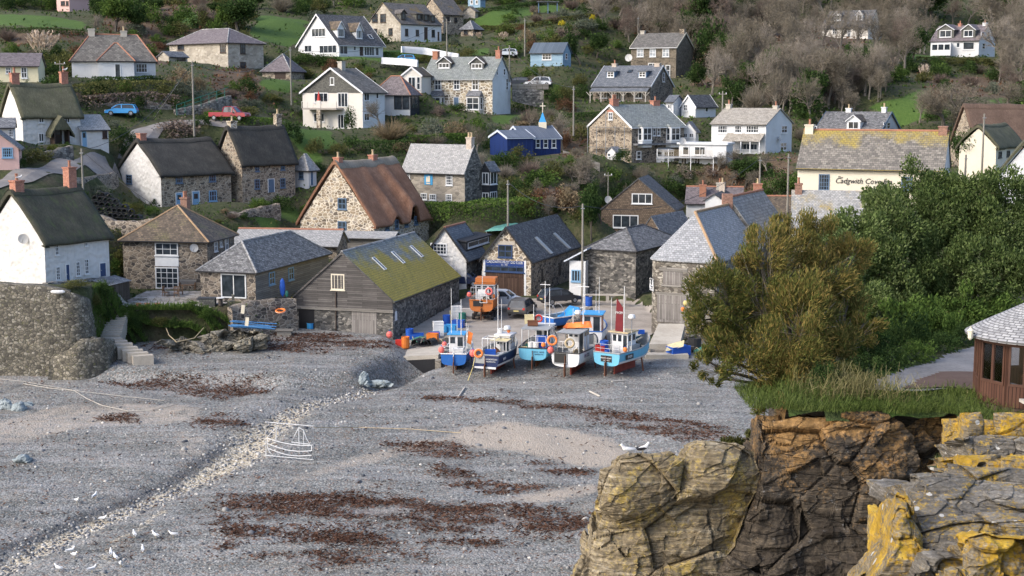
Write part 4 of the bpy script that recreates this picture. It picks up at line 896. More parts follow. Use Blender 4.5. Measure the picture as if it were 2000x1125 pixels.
H_('garden_shed','garden_shed','tiny white garden shed below the scaffolded gable','shed',(1203,312),198,40,297,288,pxA=1212,pxB=1186,ridge='A',wA='white_render',rm='slate',wins=[W2('B',1187,299,1193,306,1,1)])
H_('hill_hut','hut','small stone hut with open gable left of the purple roofed house','hut',(330,120),248,60,110,101,pxA=366,pxB=309,wA='stone_cream',rm='slate',wins=[W2('A',345,110,362,118,4,1,'dark_wood')])
H_('pink_far','pink_house','pink house showing above the hedge at the top left','house',(136,24),330,60,-8,-30,LA=6,pxB=111,wA='pink_render',rm='slate',wins=[W2('B',119,2,127,11,2,1,'dark_wood'),W2('B',129,2,134,11,1,1,'dark_wood')])
H_('blue_hut','hut','pale blue hut cut off by the top edge','hut',(938,14),318,60,-4,-16,pxA=948,pxB=914,wA='boards_blue',rm='roof_metal',wins=[W2('B',919,0,924,8,1,1),W2('B',929,0,934,8,1,1)])
H_('stone_hut','shed','small buff shed in the hill garden under the blue hut','shed',(928,34),312,60,22,13,pxA=934,pxB=905,wA='stone_cream',rm='tile_concrete')
H_('white_flat','flat_roofed_extension','white flat roofed extension with glass balcony right of the bay windows','extension',(1418,318),201,68,283,281,LA=4,pxB=1326,ridge='B',roof='flat',wA='white_render',wins=[W2('B',1333,286,1346,303,1,1),W2('B',1356,286,1378,303,2,1),W2('B',1330,308,1342,322,2,1),W2('B',1356,308,1368,322,2,1)])
# ------------------------------------------------------------------ ground
def in_poly(poly,X,Y):
 ins=np.zeros(X.shape,bool);n=len(poly)
 for i in range(n):
  x1,y1=poly[i][:2];x2,y2=poly[(i+1)%n][:2]
  c=((y1>Y) != (y2>Y)) & (X<(x2-x1)*(Y-y1)/(y2-y1+1e-12)+x1);ins ^= c
 return ins
def soft(A):
 P=np.pad(A,1,mode='edge');return (P[1:-1,1:-1]*2+P[:-2,1:-1]+P[2:,1:-1]+P[1:-1,:-2]+P[1:-1,2:])/6
def zbeach(x,y):
 return-2+(y-75)*.058 if y<150 else 2.35+(y-150)*.03
def atb(px,py):           # where a pixel's ray meets the beach plane
 d=ray(px,py);a=.058; # CH + dz t = -2 + (dy t - 75) a
 t=(-2-75*a-CH)/(d.z-d.y*a);return Vector((d.x*t,d.y*t,CH+d.z*t))
CTRL=[]
for h in HOUSES.values():
 for c in h.corners():CTRL.append((c.x,c.y,h.zb))
 h.pad=True
for (px,py,Y) in [(0,-60,350),(300,-40,350),(600,-40,350),(0,0,335),(0,60,275),(120,60,272),(0,30,300),(300,20,320),(420,40,300),(480,75,275),(540,40,300),(560,90,270),(620,5,335),(540,175,232),(550,240,205),(1000,-40,350),(1000,20,320),(1000,62,296),(1150,60,292),(1150,10,335),(1400,100,285),(1500,150,258),(1500,50,318),(1600,14,352),(1500,5,355),(1700,120,288),(1800,112,298),(1760,200,242),(1600,225,226),(1900,170,268),(1990,215,235),(2000,60,335),(1750,30,345),(1780,240,222),(1100,-30,350),(1300,-20,350),
  (800,270,198),(860,262,203),(640,300,188),(600,330,183),(900,300,192),(1150,320,194),(1400,335,190),(1100,370,180),(1000,420,170),(1050,400,176),(880,425,168),(760,400,178),(228,337,167),(190,341,161),(150,350,155),(150,398,151),(190,401,156),(230,399,161),(170,441,146),(230,463,143),(290,470,146),(180,418,149.3),(230,428,149.8),(285,436,150),(280,410,157),(230,450,140),(450,420,160),(540,420,166),(430,240,192),(250,222,190),(330,212,194),(480,232,194),(300,170,199),(1160,425,172),(1500,330,190),(1560,330,190),
  (900,580,148),(960,600,144),(1050,590,147),(1140,590,146),(1200,600,142),(1230,640,132),(1000,640,133),(890,640,134),(1100,560,155),(1110,548,160),
  (230,590,131),(330,590,131),(470,592,129.5),(100,556,121),(20,553,121),(200,565,122),(-150,540,130),(-150,400,160),(-200,200,220),(-200,50,300),(2250,100,320),(2200,250,240),(2300,400,180)]:
 p=at(px,py,Y);CTRL.append((p.x,p.y,p.z))
LANE=[(-60,385,138),(20,357,146),(90,335,153),(150,318,160),(215,299,168),(265,275,177),(295,252,183),(330,242,186),(400,238,188),(455,237,188)]
for q in LANE:
 p=at(*q)
 for d in (-2.2,0,2.2):CTRL.append((p.x+d*.8,p.y-d*.6,p.z))
for (x,y) in [(-4,140),(4,138),(10,136),(16,134),(22,130),(30,126),(45,124),(60,122),(12,126),(0,126),(-6,129)]:CTRL.append((x,y,zbeach(x,y)))
C_=np.array(CTRL);
keep=[0]
for i in range(1,len(C_)):
 if np.min(np.hypot(C_[keep,0]-C_[i,0],C_[keep,1]-C_[i,1]))>1.6:keep.append(i)
C_=C_[keep]
def tps_fit(P,lam=2.5):
 n=len(P);X=P[:,:2]/100;d=np.hypot(X[:,None,0]-X[None,:,0],X[:,None,1]-X[None,:,1])
 K=np.where(d>0,d*d*np.log(np.maximum(d,1e-9)),0)+np.eye(n)*lam*1e-4
 A=np.zeros((n+3,n+3));A[:n,:n]=K;A[:n,n]=1;A[:n,n+1:]=X;A[n,:n]=1;A[n+1:,:n]=X.T
 s=np.linalg.solve(A,np.concatenate([P[:,2],[0,0,0]]));return X,s
TX,TS=tps_fit(C_)
def tps(x,y):
 x=np.asarray(x,float)/100;y=np.asarray(y,float)/100;out=TS[-3]+TS[-2]*x+TS[-1]*y
 for i in range(len(TX)):
  d2=(x-TX[i,0])**2+(y-TX[i,1])**2;out=out+TS[i]*d2*.5*np.log(np.maximum(d2,1e-18))
 return out
SHORE=[(-150,119.5),(100,119.5),(185,120.5),(200,123),(222,126.5),(300,127.5),(385,127.5),(450,128.5),(490,130),(560,131.5),(578,132),(768,131),(880,127),(1000,124.5),(1240,123.5),(1400,122),(1600,121),(2400,121)]
SX=np.array([(px-1000)/FPX*Y for px,Y in SHORE]);SY=np.array([Y for px,Y in SHORE])
GX0,GX1,GY0,GY1,GS=-150.0,175.0,110.0,420.0,1.25
gx=np.arange(GX0,GX1+.1,GS);gy=np.arange(GY0,GY1+.1,GS)
XX,YY=np.meshgrid(gx,gy);ZZ=tps(XX,YY)
far=np.clip((YY-345)/70,0,1);ZZ=ZZ  # the brow rolls over behind
crest=47+8*np.clip(-XX/100,-1,1)
ZZ=np.where(YY>350,np.minimum(ZZ,crest+30),ZZ)
def blend_pad(h,m=1.5):
 a=(XX-h.P0.x)*h.dr.x+(YY-h.P0.y)*h.dr.y;b=(XX-h.P0.x)*h.dc.x+(YY-h.P0.y)*h.dc.y
 d=np.maximum(np.maximum(-a,a-h.Lr),np.maximum(-b,b-h.Lc));w=np.clip(1-d/m,0,1);return w
for h in HOUSES.values():
 w=blend_pad(h,2.2);ZZ=ZZ*(1-w)+np.minimum(h.zb-.05,ZZ*0+h.zb-.05)*w
vn=np.array([[mnoise.noise(Vector((x*.12,y*.12,0)))*.5+mnoise.noise(Vector((x*.4,y*.4,3)))*.22 for x in gx] for y in gy])
rough=np.clip((YY-170)/30,0,1)
for h in HOUSES.values():rough=rough*(1-blend_pad(h,4))
ZZ=ZZ+vn*rough
PATIO=[tuple(at(*q))[:2] for q in ((226,609,127.0),(388,614,127.4),(455,604,128.6),(500,595,130.5),(445,575,137),(300,560,139.5),(232,580,133))]
SLIP=[(-10.6,131.8),(-8.6,126.2),(-1,124),(10.5,124.5),(12.6,130.5),(16.4,138.5),(13.6,148),(7.6,149.6),(2.1,149.6),(-4.6,151.5)]
sm=in_poly(PATIO,XX,YY).astype(float);sm=np.where(soft(sm)>.2,1,0);ZZ=np.where(sm>0,4.8,ZZ);sm=in_poly(SLIP,XX,YY);ZZ=np.where(sm,-2+(np.minimum(YY,150)-75)*.058+.0,ZZ)
ysh=np.interp(XX,SX,SY);zb_=-2+(np.minimum(YY,150)-75)*.058
drop=np.clip((ysh-YY)/1.2,0,1);ZZ=ZZ*(1-drop)+(zb_-2.5)*drop
def bil(A,x,y):
 fx=min(max((x-GX0)/GS,0),len(gx)-1.001);fy=min(max((y-GY0)/GS,0),len(gy)-1.001);i,j=int(fx),int(fy);a,b=fx-i,fy-j
 return (A[j,i]*(1-a)+A[j,i+1]*a)*(1-b)+(A[j+1,i]*(1-a)+A[j+1,i+1]*a)*b
def tz(x,y):return float(bil(ZZ,x,y))
def gz(x,y):
 return max(tz(x,y),zbeach(x,y)) if y>112 else zbeach(x,y)
YS=np.arange(112,415,.4)
def hit(px,py):
 d=ray(px,py);t=YS/d.y;xs=d.x*t;zs=CH+d.z*t
 fx=np.clip((xs-GX0)/GS,0,len(gx)-1.001);fy=np.clip((YS-GY0)/GS,0,len(gy)-1.001);i=fx.astype(int);j=fy.astype(int);a=fx-i;b=fy-j
 z=(ZZ[j,i]*(1-a)+ZZ[j,i+1]*a)*(1-b)+(ZZ[j+1,i]*(1-a)+ZZ[j+1,i+1]*a)*b
 k=np.argmax(zs<=z)
 if zs[k]>z[k]:return None
 return Vector((xs[k],YS[k],z[k]))
# fields and bracken: drawn on the slope as polygons in plan
def slope_poly(pts):
 q=[hit(*p) for p in pts];return [(p.x,p.y) for p in q if p is not None]
GRASS=[[(-20,28),(80,31),(165,42),(165,58),(60,54),(-20,50)],[(515,30),(600,40),(595,70),(580,85),(510,85),(488,62)],[(508,157),(568,158),(570,182),(515,182)],
   [(962,228),(1060,205),(1065,225),(1010,245),(965,240)],[(1000,12),(1040,16),(1035,30),(960,32)],[(1690,210),(1760,195),(1800,175),(1815,230),(1760,250)],[(1770,108),(1830,106),(1830,116),(1770,116)],[(1930,195),(1990,190),(1990,205),(1940,206)],
   [(560,250),(640,255),(660,290),(600,300),(565,280)],[(575,275),(625,300),(635,335),(600,330)],[(915,98),(960,92),(960,105),(915,112)],[(745,95),(790,100),(840,112),(840,118),(745,112)],[(640,110),(760,112),(790,128),(640,124)],
   [(170,328),(225,333),(220,345),(165,342)],[(370,20),(400,50),(380,60),(330,40)],[(1130,430),(1180,470),(1150,470)],[(500,430),(560,400),(600,410),(520,460)],[(920,55),(1000,18),(1090,10),(1090,22),(960,60)]]
BRACK=[[(0,62),(170,62),(330,60),(330,130),(140,78),(0,100)],[(430,130),(500,125),(520,190),(440,215),(400,160)],[(1350,150),(1700,160),(1650,200),(1350,170)],[(1000,250),(1150,235),(1150,310),(1100,330)],[(1000,380),(1150,340),(1170,420),(1080,440)],[(1350,330),(1560,300),(1560,380),(1350,370)],[(1790,150),(1990,140),(1990,200),(1820,200)],[(200,20),(420,0),(420,60),(200,60)],[(1200,0),(1700,20),(1700,140),(1250,130)]]
GA=np.zeros(XX.shape);BA=np.zeros(XX.shape)
for pl in GRASS:GA[in_poly(slope_poly(pl),XX,YY)]=1
for pl in BRACK:BA[in_poly(slope_poly(pl),XX,YY)]=.75
GA0=GA.copy();GA=soft(GA);BA=soft(soft(BA))
ny,nx=XX.shape;idx=np.arange(nx*ny).reshape(ny,nx)
F=np.stack([idx[:-1,:-1].ravel(),idx[:-1,1:].ravel(),idx[1:,1:].ravel(),idx[1:,:-1].ravel()],1)
V=np.stack([XX.ravel(),YY.ravel(),ZZ.ravel()],1)
hill=kind(mesh_np('hillside',V,F,M['hill'],smooth=True),'structure')
for nm,A in (('grass',GA),('bracken',BA)):
 at_=hill.data.attributes.new(nm,'FLOAT','POINT');at_.data.foreach_set('value',A.ravel().astype(np.float32))
# ---- beach sheet with its stream bed, sand, tracks
bx=np.arange(-80,75.1,.4);by=np.concatenate([np.arange(20,55,1.5),np.arange(55,137,.4)]);BX,BY=np.meshgrid(bx,by)
BZ=-2+(BY-75)*.058
def dist_line(pts,X,Y,wid=None):
 D=np.full(X.shape,1e9);
 for k in range(len(pts)-1):
  a,b=pts[k],pts[k+1];dx,dy=b[0]-a[0],b[1]-a[1];L2=dx*dx+dy*dy+1e-9
  t=np.clip(((X-a[0])*dx+(Y-a[1])*dy)/L2,0,1);d=np.hypot(X-a[0]-t*dx,Y-a[1]-t*dy)
  if wid is not None:d=d/(wid[k]*(1-t)+wid[k+1]*t)
  D=np.minimum(D,d)
 return D
bl=lambda pts:[tuple(atb(*p))[:2] for p in pts]
stream=bl([(800,722),(745,745),(690,765),(610,785),(545,820),(500,850),(470,885),(380,930),(300,965),(200,1005),(100,1050),(0,1105),(-90,1150)])
sw=[.4,.7,.75,.9,1.5,1.9,1.6,1.0,.75,1.0,.9,.8,.8]
ds=dist_line(stream,BX,BY,sw)
foam=np.exp(-ds**2*.6)*.92
ds2=dist_line(bl([(330,985),(300,1010),(260,1040),(220,1060),(190,1125)]),BX,BY,[.4,.7,.6,.6,.6]);foam=np.maximum(foam,.62*np.exp(-ds2**2))
bank=dist_line(bl([(800,715),(720,738),(640,752),(560,765)]),BX,BY)
n2=np.array([[mnoise.noise(Vector((x*.3,y*.3,1)))*.28+mnoise.noise(Vector((x*.07,y*.07,5)))*.8+mnoise.noise(Vector((x*1.1,y*1.1,2)))*.08 for x in bx] for y in by])
fade=np.clip((128-BY)/12,.15,1)
BZ=BZ+n2*.5*fade-np.exp(-dist_line(stream,BX,BY,[1.6]*len(sw))**2)*.45*np.clip((126-BY)/4,0,1)
BZ=BZ-1.5*np.exp(-(dist_line(bl([(845,703),(790,713),(750,738)]),BX,BY)/1.3)**2)
# raised shingle bank left of the stream
up=in_poly(bl([(200,740),(560,758),(700,745),(790,705),(760,668),(540,650),(200,690)]),BX,BY).astype(float)
for _ in range(6):up=soft(up)
BZ=BZ+up*.9
# sand
sand=np.zeros(BX.shape)
for pl,v in (([(880,840),(980,825),(1120,838),(1200,850),(1230,880),(1200,915),(1120,905),(1000,880),(900,872)],.85),([(960,975),(1110,948),(1180,930),(1170,965),(1060,985)],.85),([(-50,830),(100,795),(280,788),(400,800),(420,830),(330,835),(180,838),(60,860),(-50,880)],.6),([(640,900),(800,860),(900,845),(880,870),(700,910),(560,950),(540,940)],.62),([(330,840),(420,850),(440,900),(330,900)],.5),([(1050,1100),(1110,1085),(1100,1125)],.6)):
 sand[in_poly(bl(pl),BX,BY)]=v
for _ in range(5):sand=soft(sand)
wet=np.zeros(BX.shape)
for pl,v in (([(600,762),(720,742),(800,712),(800,735),(740,765),(640,775)],.55),([(560,740),(690,735),(760,700),(790,705),(700,750)],.5)):wet[in_poly(bl(pl),BX,BY)]=v
edge=dist_line(bl([(445,865),(400,895),(330,935),(210,985),(90,1035),(0,1070)]),BX,BY);wet=np.maximum(soft(soft(wet)),1.0*np.exp(-(edge/.6)**2))  # darker line along the stream's eroded edge
wet=np.maximum(wet,np.exp(-(dist_line(bl([(840,712),(1000,722),(1160,742),(1250,735)]),BX,BY)/1.5)**2)*.5)  # darker band along the row of boat sterns
WEED=[[(200,748),(320,742),(440,750),(545,752),(520,772),(430,785),(350,772),(260,762)],[(360,830),(430,812),(490,822),(480,842),(400,846),(360,838)],[(480,680),(540,668),(680,672),(770,680),(765,698),(620,712),(490,700)],
  [(830,770),(960,778),(1100,795),(1200,805),(1320,815),(1425,838),(1430,858),(1330,862),(1230,838),(1100,812),(950,792),(830,782)],[(745,862),(820,858),(905,868),(960,885),(900,893),(800,888),(750,880)],
  [(840,905),(920,915),(960,935),(1060,950),(1050,965),(950,962),(860,940)],[(1030,898),(1100,905),(1165,918),(1140,930),(1060,922)],[(450,970),(560,955),(700,965),(850,975),(1000,985),(1080,992),(1160,1010),(1160,1040),(1000,1045),(850,1040),(700,1020),(520,1005),(430,1000)],
  [(410,1010),(480,1035),(640,1045),(800,1058),(960,1062),(1000,1075),(800,1075),(600,1065),(450,1050),(405,1030)],[(420,1060),(520,1078),(680,1095),(760,1125),(640,1125),(500,1095),(420,1078)],[(100,700),(230,700),(330,690),(330,700),(220,712),(100,715)],[(190,815),(260,812),(270,830),(200,830)],[(420,962),(700,957),(1150,1000),(1150,1056),(900,1082),(760,1118),(450,1085),(405,1030)]]
WEED_W=[bl(pl) for pl in WEED]
weed=np.zeros(BX.shape)
for pl in WEED_W[:-1]:weed[in_poly(pl,BX,BY)]=.52
for _ in range(3):weed=soft(weed)
sub=dist_line(bl([(190,695),(480,700)]),BX,BY)
ny,nx=BX.shape;idx=np.arange(nx*ny).reshape(ny,nx)
F=np.stack([idx[:-1,:-1].ravel(),idx[:-1,1:].ravel(),idx[1:,1:].ravel(),idx[1:,:-1].ravel()],1)
beach=kind(mesh_np('beach',np.stack([BX.ravel(),BY.ravel(),BZ.ravel()],1),F,M['beach'],smooth=True),'structure')
for nm,A in (('sand',sand),('stream',foam),('wet',wet),('weed',weed)):
 a_=beach.data.attributes.new(nm,'FLOAT','POINT');a_.data.foreach_set('value',A.ravel().astype(np.float32))
def bz(x,y):
 i=int(np.clip(np.searchsorted(bx,x)-1,0,len(bx)-2));j=int(np.clip(np.searchsorted(by,y)-1,0,len(by)-2))
 a=(x-bx[i])/(bx[i+1]-bx[i]);b=(y-by[j])/(by[j+1]-by[j]);a=min(max(a,0),1);b=min(max(b,0),1)
 return float((BZ[j,i]*(1-a)+BZ[j,i+1]*a)*(1-b)+(BZ[j+1,i]*(1-a)+BZ[j+1,i+1]*a)*b)
def onb(px,py):p=atb(px,py);p.z=bz(p.x,p.y);return p
# pebble beach continues as open sea floor sheet beyond the cove is never seen; roads are sheets on the slope
def ribbon(name,pts,wid,m,lift=.07,zfun=None,seg=1.0,k='structure'):
 P=[]
 for i in range(len(pts)-1):
  a,b=Vector((*pts[i][:2],0)),Vector((*pts[i+1][:2],0));n=max(1,int((b-a).length/seg))
  P+=[a.lerp(b,j/n) for j in range(n)]
 P.append(Vector((*pts[-1][:2],0)));zf=zfun or gz;r=MB();rows=[]
 for i,p in enumerate(P):
  d=(P[min(i+1,len(P)-1)]-P[max(i-1,0)]).normalized();s=Vector((d.y,-d.x,0));w=wid if not callable(wid) else wid(i/len(P));k_=max(3,int(w/.8))
  row=[]
  for j in range(k_+1):q=p+s*(w*(j/k_-.5));q.z=zf(q.x,q.y)+lift;row.append(q)
  rows.append(row)
 for a,b in zip(rows,rows[1:]):
  for j in range(len(a)-1):r.face([a[j],b[j],b[j+1],a[j+1]][::-1])
 o=r.build(name,M[m],smooth=True);return kind(o,k) if k else o
def hp(px,py):p=hit(px,py);return (p.x,p.y)
lane=[tuple(at(*q))[:2] for q in LANE]
ribbon('lane',lane,lambda t:2.9+4.0*max(0,t-.6),'road',.12)
def patch(name,pts,m,lift=.08,zf=None,step=1.0,k='structure'):
 X0,X1=min(p[0] for p in pts),max(p[0] for p in pts);Y0,Y1=min(p[1] for p in pts),max(p[1] for p in pts)
 xs=np.arange(X0,X1+step,step);ys=np.arange(Y0,Y1+step,step);A,B=np.meshgrid(xs,ys);ins=in_poly(pts,A+step/2,B+step/2);zf=zf or gz;r=MB()
 for j in range(len(ys)-1):
  for i in range(len(xs)-1):
   if ins[j,i]:
    q=[(xs[i],ys[j]),(xs[i+1],ys[j]),(xs[i+1],ys[j+1]),(xs[i],ys[j+1])]
    r.face([(x,y,zf(x,y)+lift) for x,y in q])
 return kind(r.build(name,M[m],smooth=True,weld=True),k)
pz=lambda px,py,Y:tuple(at(px,py,Y))[:2]
patch('slipway',[(-10.2,131.5),(-8.6,127.2),(-1,125),(10.5,126),(12.2,130.5),(16,138.3),(13.2,147.5),(7.6,149),(2.1,149.2),(-4.6,151),(-5.2,149.5),(-10.3,133)],'slip',.1,None,.2)
ribbon('alley',[(6.2,149),(8.5,154),(12,162),(14,170)],3.4,'slip',.1)
for h in list(HOUSES.values()):
 h.dips=()
 if h.key=='red_thatch':h.dips=((h.Lr*.36,.9,1.0),(h.Lr*.68,1.05,1.9));h.band='thatch_ridge'
 h.build()
# ------------------------------------------------------------------ special buildings, walls, headland
def cellnoise(p):
 d,pts=mnoise.voronoi(p);q=pts[0];return mnoise.cell(q*37.17),d[1]-d[0]
h=HOUSES['moss_barn'];nB=-h.dA
w=MB();off=nB*.05
P=lambda u,z:h.P0+h.dB*u+UP*z+off
zb=2.85
w.face([P(0,zb),P(0,h.he-.05),P(h.LB/2,h.hr-.08),P(h.LB,h.he-.05),P(h.LB,zb)],[(0,zb),(0,h.he),(h.LB/2,h.hr),(h.LB,h.he),(h.LB,zb)])
w.build('boarded_gable',M['boards_grey'],h.root,h.org)
for f in h.root.children:pass
b=MB();b.obox(P(-.1,zb-.16),h.dB*(h.LB+.4),nB*.12,UP*.24);b.build('beam',M['boards_pale'],h.root,h.org)
for u in (1.6/9*h.LB,.36*h.LB,7.95):
 pass
b=MB();q=h.on('B',657,600);q2=h.on('B',657,660);b.tube([q2+nB*.1,q+nB*.1,h.on('B',657,570)+nB*.12],.06,6);b.build('drainpipe',M['dark_wood'],h.root,h.org)
b=MB()
for sg in (0,1):
 a0=P(-.05 if sg==0 else h.LB+.05,h.he-.1)+nB*.06;a1=P(h.LB/2,h.hr-.1)+nB*.06;b.obox(a0,a1-a0,nB*.08,UP*.2)
b.build('barge_board',M['boards_grey'],h.root,h.org)
# signboards and lettering on the boathouse
h=HOUSES['gig_club'];n=-h.dA;d=-h.dB
q=h.on('B',986,512.3)+n*.085
text_obj('CADGWITH PILOT GIG CLUB',q,d,n,.36,M['white_paint'],h.root,'lettering',sx=.86)
q=h.on('B',986,517.3)+n*.085;text_obj('Est. 1981',q,d,n,.2,M['white_paint'],h.root,'lettering')
for (x0,y0,x1,y1) in ((1044,465,1076,497),(1080,457,1111,487)):
 a=h.onroof(x0,y0);c=h.onroof(x1,y1);Pq,nr=h.roofplane();m=MB();up=(a-c);up=up-h.dr*up.dot(h.dr)*0;e=h.dr
 m.obox(c-e*.35,e*.7,a-c,nr*(h.th+.1));m.build('roof_light_strip',M['clear_sheet'] if 'clear_sheet' in M else M['concrete'],h.root,h.org)
h=HOUSES['inn'];n=-h.dA;d=-h.dB
q=h.on('B',1631,353)+n*.06;text_obj('Cadgwith Cove Inn',q,d,n,.8,M['black'],h.root,'lettering',align='LEFT',shear=.25,sx=.95)
q=h.on('B',1641,346.5)+n*.06;text_obj('The',q,d,n,.35,M['black'],h.root,'lettering',shear=.25)
# ship on the blue wall panel
h=HOUSES['painting_house'];n=-h.dA;d=-h.dB;q=h.on('B',837,357)+n*.09;m=MB()
F_=lambda u,v:q+d*u+UP*v
m.face([F_(-.32,.0),F_(.32,.0),F_(.24,-.16),F_(-.24,-.16)])
for x,hh in ((-.15,.75),(.14,.85)):
 m.face([F_(x-.16,.1),F_(x+.14,.1),F_(x+.1,hh),F_(x-.1,hh)])
m.build('ship_motif',M['cream_paint'],h.root,h.org)
# ---- stone barn with a rounded corner
def stone_barn():
 Y=130;c0=at(1398,650,Y);z0=c0.z;phi=math.radians(64);dA=Vector((math.cos(phi),math.sin(phi),0));dB=Vector((-math.sin(phi),math.cos(phi),0))
 root=thing('stone_barn','tall rounded stone barn with plank shutter and double doors above the slipway','barn',c0);org=Vector(c0)
 he=zpix(Y,514)-z0
 LB,LA,R=6.8,26.0,1.7;SP=14.0
 plan=[c0+dA*SP,c0]
 for i in range(9):
  a=i/8*math.pi/2;cc=c0+dB*(LB-R)+dA*R
  plan.append(cc+dB*(R*math.sin(a))-dA*(R*math.cos(a)))
 plan.append(c0+dB*LB+dA*SP)
 w=MB();u=0
 for a,b in zip(plan,plan[1:]):
  L=(b-a).length;w.face([Vector((b.x,b.y,z0-2)),Vector((a.x,a.y,z0-2)),Vector((a.x,a.y,z0+he)),Vector((b.x,b.y,z0+he))],[(u+L,0),(u,0),(u,he+2),(u+L,he+2)]);u+=L
 w.build('wall',M['stone_barn'],root,org)
 apex=at(1346,417,Y+5.2);apex=c0+dB*(LB/2)+dA*3.6;apex.z=zpix(apex.y,415);back=c0+dB*(LB/2)+dA*(SP+.1);back.z=apex.z
 cen=Vector((apex.x,apex.y,0));ev=[]
 for p in plan:
  o=p-(c0+dB*LB/2+dA*5);o.z=0;q=p+o.normalized()*.25;q.z=z0+he+.05;ev.append(q)
 r=MB();rs=lambda pts:r.face(pts)
 nrm=(ev[1]-ev[0]).cross(UP)
 r.grid(ev[1],ev[0],back,apex,14,8,.05)
 u=0
 for a,b in zip(ev[1:-1],ev[2:-1]):
  L=(b-a).length;H=(apex-(a+b)/2).length;r.face([b,a,apex],[(u+L,0),(u,0),(u+L/2,H)]);u+=L
 r.face([ev[-1],ev[-2],apex,back])
 for a,b in zip(ev,ev[1:]):r.face([a,b,b-UP*.1,a-UP*.1][::-1])
 ro=r.build('roof',M['slate_pale2'],root,org)
 t=MB();t.tube([apex+UP*.05,ev[1]+UP*.08],.14,6);t.tube([apex+UP*.05,back+UP*.05],.13,6);t.build('ridge_tiles',M['lichen_ridge'],ro,org)
 # the roof steps up over the rear half
 b0=c0+dA*SP;a1=[b0,b0+dA*(LA-SP),b0+dA*(LA-SP)+dB*LB,b0+dB*LB];w=MB()
 for a,b in zip(a1,a1[1:]+a1[:1]):w.face([Vector((a.x,a.y,z0-2)),Vector((b.x,b.y,z0-2)),Vector((b.x,b.y,z0+he+.4)),Vector((a.x,a.y,z0+he+.4))])
 r0=back+UP*.75;r1=r0+dA*(LA-SP)
 top=[Vector((p.x,p.y,z0+he+.4)) for p in a1];w.face([top[3],top[0],r0-UP*.1]);w.face([top[1],top[2],r1-UP*.1]);w.build('rear_wall',M['stone_grey'],root,org)
 r=MB();o=-dB*.25-UP*.2;o2=dB*.25-UP*.2
 r.grid(top[0]+o,top[1]+o,r1,r0,12,8,.05);r.grid(top[2]+o2,top[3]+o2,r0,r1,8,6,.05)
 r.face([top[0]+o,r0,r0-UP*.35,top[0]+o-UP*.35]);r.build('rear_roof',M['slate_roof_blue2'],root,org)
 t=MB();t.tube([r0+UP*.05,r1+UP*.05],.13,6);t.build('ridge_tiles',M['terracotta'],root,org)
 cb=MB();q=back+dB*.2;cb.obox(Vector((q.x-.5,q.y-.4,q.z-.6)),(1.0,0,0),(0,.8,0),(0,0,1.7));cb.build('chimney',M['brick_dark'],root,org)
 n=-dA
 def onB(px,py):return ray_plane(px,py,c0,n)
 def wm(x0,y0,x1,y1,mt,st):
  a,b=onB(x0,(y0+y1)/2),onB(x1,(y0+y1)/2);m_=(a+b)/2;zt=onB((x0+x1)/2,y0).z;zb=onB((x0+x1)/2,y1).z
  win_mesh(root,org,Vector((m_.x,m_.y,zb)),dB,n,(b-a).length,zt-zb,1,1,mt,st)
 wm(1295,530,1333,556,'boards_v','plank');wm(1288,523,1343,530,'boards_pale','lintel');wm(1292,556.5,1336,560,'boards_pale','lintel')
 wm(1283,577,1341,630,'boards_v','plank');wm(1281,572,1346,577,'boards_pale','lintel')
 # framed boat outline in white tube on the rounded corner
 an=math.radians(52);q=c0+dB*(LB-R)+dA*R+dB*((R+.12)*math.sin(an))-dA*((R+.12)*math.cos(an));q.z=zpix(q.y,567);lf=thing('light_frame','small white framed boat outline hung on the rounded stone corner','decoration',q)
 boat_frame(lf,Vector((0,0,0)),(dB*math.cos(an)+dA*math.sin(an))*-1,1.15,1.1,.028,lf.location)
 return root
def boat_frame(par,o,d,w,hh,r,loc=None,gap=None):
 """white tube frame with the outline of a two masted boat"""
 f=MB();P=lambda u,v:o+d*(u*w)+UP*(v*hh)
 f.tube([P(-.5,0),P(.5,0),P(.5,1),P(-.5,1),P(-.5,0)],r,5);f.build('frame',M['white_paint'],par)
 l=MB()
 for k,(y0,sag) in enumerate(((.42,.06),(.26,.1),(.13,.12))):
  l.tube([P(-.47+.93*i/10,y0+.1*(1-i/10)**2-sag*math.sin(math.pi*i/10)*.7) for i in range(11)],r*1.1,5)
 l.tube([P(-.46,.5),P(-.47,.3),P(-.42,.1)],r,5);l.tube([P(.47,.44),P(.46,.25),P(.4,.03)],r,5)
 l.build('hull_outline',M['white_paint'],par)
 m=MB();m.tube([P(.2,.42),P(.2,.92)],r,5);m.tube([P(.3,.42),P(.3,.85)],r*.8,5);m.tube([P(-.28,.48),P(-.27,.88)],r,5)
 m.tube([P(.2,.92),P(.12,.7),P(.04,.47),P(.43,.45),P(.36,.6),P(.3,.85),P(.2,.92)],r,5)
 m.tube([P(-.27,.86),P(-.4,.66),P(-.46,.55)],r*.8,5);m.build('sail_outline',M['white_paint'],par)
stone_barn()
